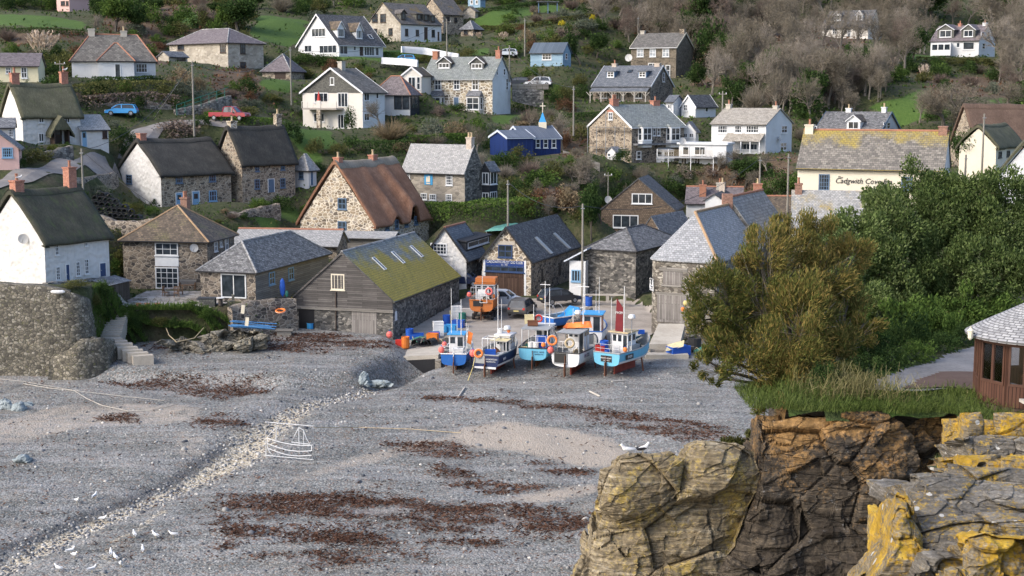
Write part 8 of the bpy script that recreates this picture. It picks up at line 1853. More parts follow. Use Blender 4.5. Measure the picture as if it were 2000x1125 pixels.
for k,(px,py,Y,row,i,n) in enumerate(pots):
 p=at(px,py,Y);lb=f'dark netted lobster pot {["first", "second", "third", "fourth", "fifth", "sixth", "seventh", "eighth", "ninth", "tenth"][i]} from the left in the {["bottom", "second", "middle", "fourth", "top"][row]} row of the heap'
 o=pt if k==0 else dup(pt,p,0);o.location=p;o.rotation_euler=(0,0,random.uniform(-.3,.3));o.scale=(1.1,1.1,1.15);o['label']=lb;o['group']='lobster pots heaped on the wall'
for (px,py,Y,lb) in ((815,672,128.5,'lobster pot in front of the blue tubs, left one'),(828,674,128.3,'lobster pot in front of the blue tubs, middle one'),(842,674,128.5,'lobster pot in front of the blue tubs, right one'),(1322,642,127.3,'lobster pot beside the barn doors'),(1332,650,126.6,'lobster pot in front of the black bin')):
 o=dup(pt,gnd(px,py,Y),random.uniform(-.5,.5),lb,'loose lobster pots');o.scale=(1.3,1.3,1.4)
tub(gnd(1357,655,126.6),'big black bin of nets beside the barn doors','wet_black',.6,1.1);b=crate(gnd(1325,676,124.8),'blue skip under a pale tarpaulin by the barn','plastic_blue',1.9,1.1,.8,.5,'skip','skip');tp=thing('tarpaulin','pale canvas thrown over the blue skip','tarpaulin',gnd(1318,672,124.6));part(tp,'cloth','plastic_cream',lambda m:m.grid((-.9,-.7,.5),(.7,-.5,.9),(.9,.5,1.3),(-.6,.5,.9),6,6,.2))
q=at(1339,597,129.6);buoy(q,'upper yellow orange buoy hung on the barn doors','tin_yellow',.24);buoy(at(1334,608,129.6),'lower orange buoy hung on the barn doors','buoy_orange',.2)
be=thing('long_bench','long concrete bench along the blank rubble store','bench',at(1142,582,146.2));a0,a1=at(1142,577,146.2),at(1226,578,145.2);m=MB();m.obox(a0-be.location,a1-a0,(0,.45,0),(0,0,.12));m.build('seat',M['concrete'],be)
for t_ in (.1,.5,.9):m=MB();q=a0.lerp(a1,t_)-be.location;m.obox(q-UP*.7,(.3,0,0),(0,.4,0),(0,0,.7));m.build('leg',M['concrete'],be)
# boards, poles and planks by the terrace wall
pc('pole_blue',(.06,.2,.42),.6,.4);pb=thing('pole_bundle','bundle of bright blue painted poles lying by the terrace wall','poles',gnd(495,640,125));
for i in range(7):
 a=at(445+random.uniform(-4,8),634+random.uniform(-8,4),125);c=at(542-random.uniform(0,14),640+random.uniform(-12,4),125+random.uniform(-.5,.5));m=MB();m.tube([a-pb.location,c-pb.location],.045,5);m.build('pole',M['pole_blue'],pb)
for (px,py,Y,lb,mt) in ((470,612,124.5,'upper pale plank stood against the blue poles','cream_paint'),(478,636,123.5,'lower pale plank stood against the blue poles','cream_paint')):
 p=at(px,py,Y);pk=MB();pk.obox(p,(.3,0,-.05),(0,.08,0),(.1,0,.75));tag(pk.build('plank',M[mt]),lb,'plank')
tb=thing('work_table','weathered plank work table at the cellar\'s left corner','table',gnd(556,645,129));part(tb,'table_top','boards_pale',lambda m:m.box(-.8,.8,-.5,.5,1.25,1.35));part(tb,'cupboard','boards_pale',lambda m:m.box(-.65,.65,-.4,.4,.3,1.25));
lifebuoy(at(548,607,129.6),'orange lifebuoy lying on the plank work table',ax=(0,-.3,1),R=.4)
kd=thing('kayak','blue and green kayak stood on end by the low slate building','kayak',at(552,580,132.5));part(kd,'hull','plastic_blue',lambda m:m.ball((0,0,.9),.3,8,sq=(.9,.4,3)));part(kd,'tip','plastic_green',lambda m:m.ball((.4,0,.3),.25,8,sq=(.7,.4,1.3)))
dg=thing('upturned_tender','white plastic tub tipped over in front of the plank doors','tub',gnd(692,666,127.8));part(dg,'hull','plastic_white',lambda m:m.ball((0,0,.15),.5,10,sq=(1.4,.7,.5)));part(dg,'rim','plastic_white',lambda m:m.torus((0,0,.08),.5,.05))
wn_=thing('winch','rusty iron winch on the bank above the beach','winch',gnd(420,640,126.5));part(wn_,'drum','rust',lambda m:m.tube([(-.7,0,.8),(.7,0,.8)],.35,12));part(wn_,'frame','rust',lambda m:(m.box(-.95,-.75,-.4,.4,0,1.2),m.box(.75,.95,-.4,.4,0,1.2),m.box(-.9,.9,-.5,-.4,.2,.35)))
# frame of lights on the beach, ropes
p=onb(566,894);p.z+=.1;fr_=thing('light_frame','big white tube frame with a boat outline standing on the open beach','decoration',p,-.12);boat_frame(fr_,Vector((0,0,.1)),Vector((1,0,-.06)),3.35,2.35,.03)
def line(name,label,pts,r,mat,cat='rope',sag=0):
 m=MB();Q=[]
 for a,b in zip(pts,pts[1:]):
  for i in range(8):t=i/8;q=Vector(a).lerp(Vector(b),t)-UP*sag*4*t*(1-t);Q.append(q)
 Q.append(Vector(pts[-1]));m.tube(Q,r,5);o0=Q[0];o=m.build(name,M[mat],None,o0);o.location=o0;tag(o,label,cat);return o
line('rope','pale rope sagging across the shingle at the left edge',[onb(x,y)+UP*.08 for x,y in ((-20,775),(45,752),(95,762),(145,768),(170,784),(200,797),(250,809),(300,807),(350,797))],.03,'bench_pale')
line('rope','thin grey rope from the sea wall over the upper shingle',[onb(x,y)+UP*.06 for x,y in ((-20,740),(45,748),(150,768),(240,778),(320,788))],.02,'bench_pale')
line('rope','mooring rope running from the light frame over the sand',[p+Vector((1.7,0,2.2))]+[onb(x,y)+UP*.1 for x,y in ((700,838),(800,842),(900,850))],.025,'rope_tan')
line('rope','yellow rope hanging from the navy boat to the shingle',[wpt(b2,(-.9,0,1.9)),wpt(b2,(-1.0,-.3,.9)),onb(914,742)+UP*.05],.035,'tin_yellow')
line('hose','dark mooring line curving down the bank below the patio',[at(323,636,127),at(330,655,124),at(345,668,122.5),at(380,660,123.5),at(398,640,126.5)],.04,'rope_tan')
for (x0,y0,x1,y1,lb) in ((1195,752,1222,748,'short pale plank lying below the burgundy sailed boat'),(1152,770,1172,780,'stick of driftwood right of the boats'),(895,775,908,757,'stick of driftwood below the navy boat')):
 a,c=onb(x0,y0)+UP*.06,onb(x1,y1)+UP*.06;m=MB();m.tube([a,c],.08,5);o=m.build('driftwood',M['bench_pale'],None,a);o.location=a;tag(o,lb,'driftwood')
# ------------------------------------------------------------------ gulls
def gull(label,loc,rz,dark=False,group='gulls on the beach'):
 t=thing('gull',label,'gull',loc,rz,group);m=MB();m.tube([(-.2,0,.2),(-.1,0,.24),(.05,0,.26),(.16,0,.3),(.22,0,.38),(.25,0,.42)],[.02,.075,.095,.08,.05,.045],8);m.ball((.26,0,.43),.055,8);m.build('body',M['gull_white'],t)
 for s in (-1,1):part(t,'wing','gull_dark' if dark else 'gull_grey',lambda m:m.ball((-.06,s*.07,.265),.1,8,sq=(2.3,.35,.55)));part(t,'leg','rope_tan',lambda m:m.tube([(.02,s*.03,.0),(.03,s*.03,.2)],.012,4))
 part(t,'bill','tin_yellow',lambda m:m.tube([(.3,0,.43),(.37,0,.41)],[.02,.006],5));part(t,'tail','gull_dark' if dark else 'gull_white',lambda m:m.ball((-.25,0,.2),.05,6,sq=(1.8,.8,.3)));return t
pc('gull_white',(.75,.75,.74),.7);pc('gull_grey',(.5,.52,.54),.7);pc('gull_dark',(.04,.04,.045),.7)
GL=[(150,982,'pair above the stream, left bird'),(184,973,'pair above the stream, right bird'),(200,1003,'alone on the stream\'s upper edge'),(263,1051,'left of the three in a row'),(304,1051,'middle of the three in a row'),(339,1050,'right of the three in a row'),(137,1081,'upper of the two at the far left'),(145,1091,'lower of the two at the far left'),(217,1088,'left of the close pair'),(226,1096,'right of the close pair'),(279,1080,'alone right of the close pair'),(236,1109,'below the close pair'),(115,1117,'bottom left corner'),(179,1120,'bottom edge by the stream')]
for px,py,w_ in GL:g_=gull('white gull on the beach, '+w_,onb(px,py),random.uniform(0,6.28));g_.scale=(.95,)*3
g_=gull('black backed gull on the yellow lichened rock',at(1254,884,50.6)-UP*.1,.4,True,None);g_=gull('pale gull on the yellow lichened rock',at(1228,886,50.4)-UP*.1,3.3,False,None)
for (key,lb) in (('upper_thatch','gull perched on the olive thatch\'s right chimney'),('white_thatch_front','gull perched on the big white cottage\'s left chimney')):
 ch=[c for c in HOUSES[key].root.children if c.name.startswith('chimney')];ch=ch[-1] if key=='upper_thatch' else ch[0];zs=max(v.co.z for v in ch.data.vertices);xs=sum(v.co.x for v in ch.data.vertices)/len(ch.data.vertices);ys=sum(v.co.y for v in ch.data.vertices)/len(ch.data.vertices);gull(lb,HOUSES[key].org+Vector((xs+.2,ys,zs)),.3,False,None)
# ------------------------------------------------------------------ poles and wires
POLE={}
def pole(label,px,yb,yt,Y=None,arm=0,name='telegraph_pole',r=.13):
 p=hit(px,yb) if Y is None else at(px,yb,Y);zt=zpix(p.y,yt);t=thing(name,label,'telegraph pole',p);part(t,'post','pole_wood',lambda m:m.tube([(0,0,-1),(0,0,zt-p.z)],[r,r*.75],8))
 if arm:
  part(t,'crossarm','pole_wood',lambda m:m.box(-arm,arm,-.06,.06,zt-p.z-.5,zt-p.z-.38))
  for x in (-arm*.85,arm*.85):part(t,'insulator','plastic_white',lambda m:m.lathe([(.05,zt-p.z-.38),(.07,zt-p.z-.3),(.03,zt-p.z-.2)],(x,0,0),6))
 else:part(t,'bracket','grey_metal',lambda m:m.box(-.2,.2,-.16,-.1,zt-p.z-.5,zt-p.z-.42))
 POLE[px]=Vector((p.x,p.y,zt-.2));return t
pole('grey telegraph pole beside the lobster pot heap',164,412,290,148.5);pole('tall telegraph pole by the green railing above the lane',379,250,120,172);pole('telegraph pole below the purple slate hill house',569,193,92,226);pole('telegraph pole behind the blue signed boathouse',992,470,352,164);pole('tall pale telegraph pole beside the blank rubble store',1137,580,398,146.5);pole('telegraph pole right of the chapel spire',1120,252,168,205)
pole('slim pole left of the pale blue boarded house',1025,100,36,272);pole('banded pole above the speckled stone house\'s roof',873,115,38,262,.8);pole('pole by the speckled stone house\'s white end',995,148,88,236);pole('left of two poles above the rusty lichened roof',1483,392,306,172);pole('right of two poles above the rusty lichened roof',1538,400,300,168);pole('pale pole in front of the cream thatched cottage',1917,350,222,160);pole('aerial pole with dish beside the brown tile hung house',1187,440,336,181,.5,'aerial_pole',.07);pole('short post beside the cream thatched cottage',1885,345,302,158);pole('thin pole beside the buff roofed white house',1411,215,178,214,.6);pole('slim mast behind the brown stone house',1246,70,32,278,0,'mast_pole',.07);pole('aerial pole between cream cottage and bungalow',118,152,118,186,.7,'aerial_pole',.06)
for (x0,y0,x1,y1,r) in ((942,1,1,1,0),):
 pass
for i,(a,c,sg,lb) in enumerate(((164,379,2.0,'wire from the lobster pot pole up to the lane pole'),(379,569,2.2,'wire from the lane pole up to the hill'),(992,1137,1.2,'wire between the boathouse pole and the pale pole'),(1137,1483,2.5,'wire from the pale pole over the barn'),(1483,1538,.4,'wire between the two poles above the lichened roof'),(873,995,1.0,'wire between the banded pole and the white end pole'),(1120,995,1.5,'wire from the spire pole up to the white end pole'),(569,873,2.5,'long wire over the steep gabled white house'))):line('overhead_wire',lb,[POLE[a],POLE[c]],.028,'wet_black','wire',sg)
line('overhead_wire','wire from the lobster pot pole to the hipped stone house',[POLE[164],HOUSES['hip_stone'].pt(3,.5,5)],.028,'wet_black','wire',.8)
p_=POLE[379];line('stay_wire','stay wire slanting from the lane pole',[p_,hit(300,232)],.02,'grey_metal','wire')
def dish(label,loc,r=.45,face=(.35,-.9,.25)):
 t=thing('satellite_dish',label,'satellite dish',loc);q=Vector((0,0,1)).rotation_difference(Vector(face));m=MB()
 pr=[(0,.0),(.5,.03),(.85,.11),(1,.16)]
 for (r0,z0),(r1,z1) in zip(pr,pr[1:]):
  for k in range(14):
   A=[q @ Vector((rr*r*math.cos(2*math.pi*kk/14),rr*r*math.sin(2*math.pi*kk/14),z*r)) for rr,z,kk in ((r0,z0,k),(r0,z0,k+1),(r1,z1,k+1),(r1,z1,k))];m.face(A,sm=True)
 m.build('reflector',M['dish_grey'],t);part(t,'feed_arm','grey_metal',lambda m:m.tube([q @ Vector((0,-r*.9,.15*r)),q @ Vector((0,-.1*r,.9*r))],.025,5));part(t,'mount','grey_metal',lambda m:m.tube([(0,0,0),(-face[0]*.5,-face[1]*.5,-.1)],.04,5));return t
pc('dish_grey',(.5,.49,.46),.6)
H=HOUSES;dish('pale dish on the big white thatched cottage\'s gable',H['white_thatch_front'].on('B',52,466)+Vector((-.2,-.3,0)));dish('round white dish on the hipped stone house',H['hip_stone'].on('B',381,484)+Vector((-.05,-.25,0)),.42);dish('grey dish on the white balcony house',H['balcony_gable'].on('B',678,227)+Vector((-.1,-.3,0)),.5);dish('dark dish on the buff roofed house\'s white end',H['white_porch_house'].on('A',1519,272)+Vector((.25,-.2,0)),.5,(.9,-.4,.2));dish('grey dish on the aerial pole by the brown tile hung house',POLE[1187]-UP*3.3+Vector((0,-.2,0)),.5);dish('pale dish above the bay windowed house\'s right corner',at(1333,276,203),.55);dish('white dish beside the brown stone house',at(1228,113,268),.7,(-.3,-.9,.2));dish('pale dish beside the rusty lichened roof',at(1500,402,165),.5)
# ------------------------------------------------------------------ additions that belong to houses
def hpart(key,nm,mat,fn,par=None):
 h=HOUSES[key];m=MB();fn(m,h);return m.build(nm,M[mat],par or h.root,h.org)
# chapel spire
h=H['chapel'];q=h.onroof(1061,249);q.z=h.zb+h.hr;q=h.pt((q-h.P0).dot(h.dr),h.hw,h.hr);
hpart('chapel','bellcote','cream_paint',lambda m,h:m.obox(q+Vector((-.55,-.55,-.3)),(1.1,0,0),(0,1.1,0),(0,0,.95)))
hpart('chapel','spire','plastic_sky',lambda m,h:[m.face([q+Vector((sx0*.5,sy0*.5,.65)),q+Vector((sx1*.5,sy1*.5,.65)),q+Vector((0,0,2.1))]) for (sx0,sy0,sx1,sy1) in ((-1,-1,1,-1),(1,-1,1,1),(1,1,-1,1),(-1,1,-1,-1))])
hpart('chapel','cross','cream_paint',lambda m,h:(m.obox(q+Vector((-.06,-.06,2.0)),(.12,0,0),(0,.12,0),(0,0,1.35)),m.obox(q+Vector((-.4,-.055,2.85)),(.8,0,0),(0,.11,0),(0,0,.13))))
# bay windows
def bay(key,face,x0,x1,y0,y1,dep=.8,mat='white_paint',nx=3,ny=2,roofh=.5,roofm='slate',body0=None):
 h=HOUSES[key];P,n,d=h.plane(face);a=h.on(face,x0,(y0+y1)/2);c=h.on(face,x1,(y0+y1)/2)
 if (c-a).dot(d)<0:a,c=c,a
 zt=h.on(face,(x0+x1)/2,y0).z;zb=h.on(face,(x0+x1)/2,y1).z;bb=zb-(body0 or .7);w=(c-a).dot(d);A=Vector((a.x,a.y,0));V=lambda u,o,z:A+d*u+n*o+UP*z
 m=MB();i=.25*dep;pl=[(0,0),(i,dep),(w-i,dep),(w,0)]
 for (u0,o0),(u1,o1) in zip(pl,pl[1:]):m.face([V(u0,o0,bb),V(u1,o1,bb),V(u1,o1,zt+.15),V(u0,o0,zt+.15)])
 bo=m.build('bay',M[mat],h.root,h.org);m=MB();e=.15
 R=[V(-e,0,zt+.15),V(i-e,dep+e,zt+.15),V(w-i+e,dep+e,zt+.15),V(w+e,0,zt+.15)];T=[V(i,0,zt+.15+roofh),V(w-i,0,zt+.15+roofh)]
 m.face([R[1],R[2],T[1],T[0]]);m.face([R[0],R[1],T[0]]);m.face([R[2],R[3],T[1]]);m.face(R[::-1]);m.build('bay_roof',M[roofm],bo,h.org)
 win_mesh(bo,h.org,V(w/2,dep,zb),d,n,w-2*i-.1,zt-zb,nx,ny)
 for sg,(u,o),(u2,o2) in ((0,pl[0],pl[1]),(1,pl[2],pl[3])):
  aa,cc=V(u,o,zb),V(u2,o2,zb);dd=(cc-aa).normalized();nn=dd.cross(UP);nn=nn if nn.dot(n)>0 else-nn;win_mesh(bo,h.org,(aa+cc)/2,dd,nn,(cc-aa).length*.75,zt-zb,1,ny)
bay('granite_bays','B',842,868,190,213,.9,'grey_render',2,2,.9);bay('granite_bays','B',913,943,190,214,.9,'grey_render',2,2,.9)
bay('bay_stone','A',1246,1268,249,274,.8,'white_paint',2,2,.4,'slate_green',1.0);bay('bay_stone','A',1301,1323,249,274,.8,'white_paint',2,2,.4,'slate_green',1.0);bay('bay_stone','A',1282,1308,295,309,1.2,'white_paint',4,2,.35,'white_paint',.6)
h=H['bay_stone']
def ledge(m,h):a=h.on('A',1236,284);c=h.on('A',1336,284);n=h.dA.cross(UP);m.obox(a,h.dA*(c-a).dot(h.dA),n*1.1,UP*.25)
hpart('bay_stone','ledge_roof','slate',ledge)
def arch(m,h):
 q=h.on('B',1193,219);m.obox(q+h.dB*-.75-h.dA*.06,h.dB*1.5,h.dA*.06,UP*.3)
hpart('bay_stone','window_arch','brick',arch)
sc_=thing('scaffold','light scaffold poles and planks on the stone gable','scaffold',h.P0);n_=-h.dA
for i in range(5):
 a=h.P0+h.dB*(h.LB*(i+.2)/4.6)+n_*1.0;m=MB();m.tube([a-UP*.5,a+UP*(5.2+(2 if i in (2,) else 0))],.05,5);m.build('pole',M['grey_metal'],sc_,h.P0)
for z in (2.0,4.9):
 m=MB();m.obox(h.P0+n_*.5+UP*z,h.dB*h.LB*(.9 if z<3 else .8),n_*.6,UP*.08);m.build('plank',M['boards_pale'],sc_,h.P0)
def verandah():
 h=H['verandah_house'];n=-h.dA;o=1.6;z=h.he-.6;P=lambda t,w,zz:h.P0+h.dB*t+n*w+UP*zz
 m=MB();m.grid(P(h.LB,o,z-.3),P(0,o,z-.3),P(0,-.1,z+.55),P(h.LB,-.1,z+.55),8,3,.03);m.build('verandah_roof',M['slate_roof_blue'],h.root,h.org)
 for i in range(6):
  t=h.LB*(.02+.96*i/5);m=MB();m.obox(P(t,o-.2,-1.5),h.dB*.15,n*.15,UP*(z+1.2));
  for sg in (-1,1):m.tube([P(t+.07,o-.12,z-1.1),P(t+.07+sg*.7,o-.12,z-.38)],.06,4)
  m.build('verandah_post',M['bench_pale'],h.root,h.org)
 m=MB();m.obox(P(0,o-.2,z-.45),h.dB*h.LB,n*.12,UP*.15);m.build('verandah_beam',M['bench_pale'],h.root,h.org)
verandah()
def balcony():
 h=H['balcony_gable'];n=-h.dA;a=h.on('B',671,211);c=h.on('B',604,211);L=(c-a).dot(h.dB);m=MB();m.obox(a,h.dB*L,n*1.8,UP*-.25);m.build('balcony',M['concrete'],h.root,h.org);m=MB();m.obox(a+n*1.7,h.dB*L*.4,n*.12,UP*.9);m.obox(a+n*1.7+h.dB*L*.45,h.dB*L*.12,n*.12,UP*1.1)
 for i in range(7):q=a+n*1.75+h.dB*L*i/6;m.obox(q,h.dB*.05,n*.05,UP*1.0)
 m.obox(a+n*1.75+UP*.95,h.dB*L,n*.05,UP*.06);m.build('balcony_rail',M['cream_white'],h.root,h.org)
 q=h.on('B',640,250);m=MB();m.obox(q+n*1.4,h.dB*.7,n*.4,UP*(a.z-q.z-.25));m.build('balcony_pier',M['stone_pale'],h.root,h.org)
 # grey hung gable
 m=MB();z0=h.he-.1;A=h.P0+n*.06;m.face([A+UP*z0,A+h.dB*(h.LB/2)+UP*(h.hr-.1),A+h.dB*h.LB+UP*z0]);m.build('hung_gable',M['shingle_grey'],h.root,h.org)
 u=thing('parasol','folded red parasol on the white house\'s balcony','parasol',h.on('B',630,208)+n*.9+UP*.0);part(u,'cover','plastic_red',lambda m:m.lathe([(.22,.55),(.26,.9),(.16,1.7),(.05,2.2),(0,2.25)],n=8));part(u,'pole','pole_wood',lambda m:m.tube([(0,0,0),(0,0,.6)],.03,6))
balcony()
def porch_roof():
 h=H['white_porch_house'];n=-h.dA;a=h.on('B',1494,276);c=h.on('B',1421,276);L=(c-a).dot(h.dB);m=MB();m.grid(a+n*1.9+h.dB*L,a+n*1.9,a+UP*1.1,a+h.dB*L+UP*1.1,6,3,.03);m.build('porch_roof',M['tile_buff'],h.root,h.org);m=MB()
 for i in range(5):m.obox(a+n*1.75+h.dB*L*i/4.1-UP*1.6,h.dB*.12,n*.12,UP*1.55)
 m.build('porch_posts' if False else 'porch_frame',M['white_paint'],h.root,h.org)
porch_roof()
def thatch_porch():
 h=H['upper_thatch'];P,n,d=h.plane('A');a=h.on('A',113,282);w=1.15;dep=1.3;z1=h.on('A',113,256).z-a.z;zt=h.on('A',113,224).z-a.z;m=MB()
 for sg in (-1,1):m.obox(a+d*(sg*w*.75-.06),d*.12,n*dep,UP*z1)
 m.build('porch',M['dark_wood'],h.root,h.org);m=MB();rows=[]
 for k in range(5):
  o=n*(dep+.25)*(k/4);row=[]
  for i in range(9):t=i/8*2-1;row.append(a+o+d*(t*(w+.3))+UP*(z1-.25+(zt-z1+.3)*(1-abs(t)**1.15))-UP*.2*(k/4))
  rows.append(row)
 for r0,r1 in zip(rows,rows[1:]):
  for i in range(8):m.face([r0[i],r1[i],r1[i+1],r0[i+1]][::-1],sm=True);m.face([r0[i]-UP*.3,r1[i]-UP*.3,r1[i+1]-UP*.3,r0[i+1]-UP*.3])
 for i in range(8):m.face([rows[-1][i],rows[-1][i+1],rows[-1][i+1]-UP*.3,rows[-1][i]-UP*.3])
 L_=rows[-1];m.face([p-n*.02 for p in L_[1:-1]]);m.build('porch_thatch',M['thatch_olive'],h.root,h.org);win_mesh(h.root,h.org,a+n*.05,d,n,1.0,1.95,2,1,'dark_wood','door')
thatch_porch()
def gig_brackets():pass
# glass balcony of the flat roofed extension
h=H['white_flat'];n_=-h.dA
hpart('white_flat','balcony_deck','grey_metal',lambda m,h:m.obox(h.on('B',1400,309),h.dB*8.2,n_*1.8,UP*.2));hpart('white_flat','balcony_glass','clear_glass',lambda m,h:m.obox(h.on('B',1400,309)+n_*1.7+UP*.25,h.dB*8.2,n_*.03,UP*.95))
for i in range(6):hpart('white_flat','balcony_post','plastic_white',lambda m,h:m.obox(h.on('B',1400,309)+h.dB*(8.1*i/5)+n_*1.7-UP*(2.4 if i%2==0 else 0),h.dB*.09,n_*.09,UP*(3.65 if i%2==0 else 1.25)))
# blue signs of life on the big barn etc: teal tarpaulin roof between the boathouse and the white gable
tp=thing('tarpaulin','pale teal sheet over a frame behind the blue signed boathouse','tarpaulin',at(980,452,168));part(tp,'sheet','tarp_teal',lambda m:(m.grid(at(948,452,166)-tp.location,at(1000,449,166)-tp.location,at(1012,436,170)-tp.location,at(985,431,170)-tp.location,6,5,.15),m.grid(at(948,452,166)-tp.location,at(985,431,170)-tp.location,at(965,437,171)-tp.location,at(940,450,169)-tp.location,4,4,.1)));part(tp,'frame','grey_metal',lambda m:[m.tube([at(x,y,Y)-tp.location,at(x,y,Y)-tp.location-UP*3],.05,5) for x,y,Y in ((950,452,166),(998,449,166),(985,432,170))])
# railing, patio furniture
rl=thing('railing','green tubular handrail climbing above the lane','railing',hit(345,215));A=[at(345,205,180.5),at(400,186,183.5),at(446,170,187.5)]
for k in range(2):part(rl,'rail','rail_green' if 'rail_green' in M else 'plastic_green',lambda m:m.tube([a-UP*.5*k-rl.location for a in A],.04,5))
for i in range(7):q=A[0].lerp(A[1],i/3.5) if i<4 else A[1].lerp(A[2],(i-3.5)/3);part(rl,'baluster','plastic_green',lambda m:m.tube([q-rl.location,q-UP*1.3-rl.location],.035,5))
PZ=lambda px,py,Y:Vector((at(px,py,Y).x,at(px,py,Y).y,at(300,590,131.3).z+.33))
sh=thing('shed','dark boarded lean-to shed at the end of the patio','shed',at(208,585,127.6));sp_=at(232,588,127.4);e1=Vector((at(254,580,130.2)-at(212,588,126.9)));e1.z=0;e2=Vector((-e1.y,e1.x,0)).normalized()*1.5;z_=at(230,588,127).z-.3;o_=Vector((at(212,588,126.9).x,126.9,z_))-sh.location
part(sh,'wall','boards_shed',lambda m:m.obox(o_,e1,e2,UP*1.75));part(sh,'roof','slate',lambda m:m.face([o_-e1*.06-e2*.12+UP*1.72,o_+e1*1.06-e2*.12+UP*1.72,o_+e1*1.06+e2*1.1+UP*2.15,o_-e1*.06+e2*1.1+UP*2.15]));part(sh,'door','boards_shed',lambda m:m.obox(o_+e1*.3-e2.normalized()*.04,e1*.25,e2.normalized()*.035,UP*1.6))
for i,(px,lb) in enumerate(((271,'left terracotta pot on the patio edge'),(288,'middle terracotta pot on the patio edge'),(308,'right terracotta pot on the patio edge'))):
 q=at(px,602,127.9);t_=thing('flower_pot',lb,'flower pot',q,0,'terracotta pots on the patio edge');part(t_,'pot','terracotta',lambda m:m.lathe([(0,0),(.16,0),(.24,.38),(.28,.4),(.28,.46),(.2,.46),(.19,.38),(0,.38)],n=12));part(t_,'soil','bark',lambda m:m.lathe([(0,.4),(.2,.4)],n=10))
tb=thing('patio_table','weathered square table on the raised patio','table',PZ(336,578,133),.2);part(tb,'table_top','boards_v',lambda m:m.box(-.7,.7,-.5,.5,.7,.75))
for x in (-.6,.6):
 for y in (-.4,.4):part(tb,'leg','boards_v',lambda m:m.box(x-.04,x+.04,y-.04,y+.04,0,.7))
for (px,py,Y,rz,lb) in ((324,580,132.5,1.4,'teak chair left of the patio table'),(345,582,132.0,0.2,'teak chair in front of the patio table'),(352,577,133.4,-1.2,'teak chair right of the patio table')):chair(PZ(px,py,Y),rz,lb,'teak')
bn=thing('garden_bench','pale teak bench against the hipped stone house','bench',PZ(366,560,137.6),0);part(bn,'seat','teak',lambda m:m.box(-.8,.8,-.25,.25,.4,.46));part(bn,'backrest','boards_pale',lambda m:m.box(-.8,.8,.22,.28,.46,.95))
for x in (-.75,.75):part(bn,'armrest','teak',lambda m:(m.box(x-.04,x+.04,-.25,.25,.6,.66),m.box(x-.04,x+.04,-.25,-.19,0,.6),m.box(x-.04,x+.04,.19,.25,0,.6)))
bx_=thing('storage_box','grey storage box beside the sliding glass doors','box',at(406,596,129.0));part(bx_,'body','deck_grey2' if 'deck_grey2' in M else 'shingle_grey',lambda m:m.box(-.7,.7,-.4,.4,-.1,.62));part(bx_,'lid','slate_black',lambda m:m.box(-.74,.74,-.44,.44,.62,.72))
rt=thing('round_table','small round white table beside the sliding glass doors','table',at(431,597,128.8));part(rt,'table_top','plastic_white',lambda m:m.lathe([(0,.7),(.4,.7),(.4,.74),(0,.74)],n=16));part(rt,'pedestal','boards_shed',lambda m:m.lathe([(.22,0),(.18,.7)],n=10));chair(at(451,597,128.8),-1.0,'grey chair beside the small round white table','shingle_grey')
tr_=thing('planter_boat','tiny white boat shaped planter on the sea wall top','planter',at(113,572,118.3));part(tr_,'hull','plastic_white',lambda m:m.ball((0,0,.1),.3,10,sq=(2.1,.7,.6)));part(tr_,'soil','bark',lambda m:m.ball((0,0,.16),.26,8,sq=(2,.65,.5)))
# hill garden bits
gh=thing('garden_pergola','slim framed summer shelter on the top garden lawn','shelter',hit(1070,27));part(gh,'frame','slate_blue',lambda m:[m.box(x-.1,x+.1,y-.1,y+.1,0,2.4) for x in (-2,0,2) for y in (-1,1)]);part(gh,'roof','slate_roof_blue',lambda m:m.box(-2.4,2.4,-1.4,1.4,2.4,2.55))
fn=thing('garden_fence','grey board fence beside the chapel\'s right end','fence',hit(1105,312));
for i in range(5):a=at(1100+14*i,300+5*i,199-1.2*i);part(fn,'panel','boards_pale',lambda m:m.obox(a-fn.location-UP*1.2,(1.05,-.25,-.25),(.02,.06,0),(0,0,1.6)))
fn=thing('parking_fence','low board fence in front of the hill parking place','fence',hit(1030,178))
for i in range(6):a=at(1000+12*i,171,236);part(fn,'panel','boards_pale',lambda m:m.obox(a-fn.location-UP*.3,(.95,0,0),(0,.06,0),(0,0,.9)))
# palisade of tall bleached trunks by the top right house
for i in range(9):hx_=1738+i*8.4;p=hit(hx_,105);m=MB();m.tube([(0,0,-.5),(.1,0,4.2-.16*i)],[.22,.16],6);o=m.build('fence_stake',M['pole_wood']);o.location=p;tag(o,f'{["first", "second", "third", "fourth", "fifth", "sixth", "seventh", "eighth", "ninth"][i]} bleached stake from the left in the tall palisade','stake','palisade stakes')
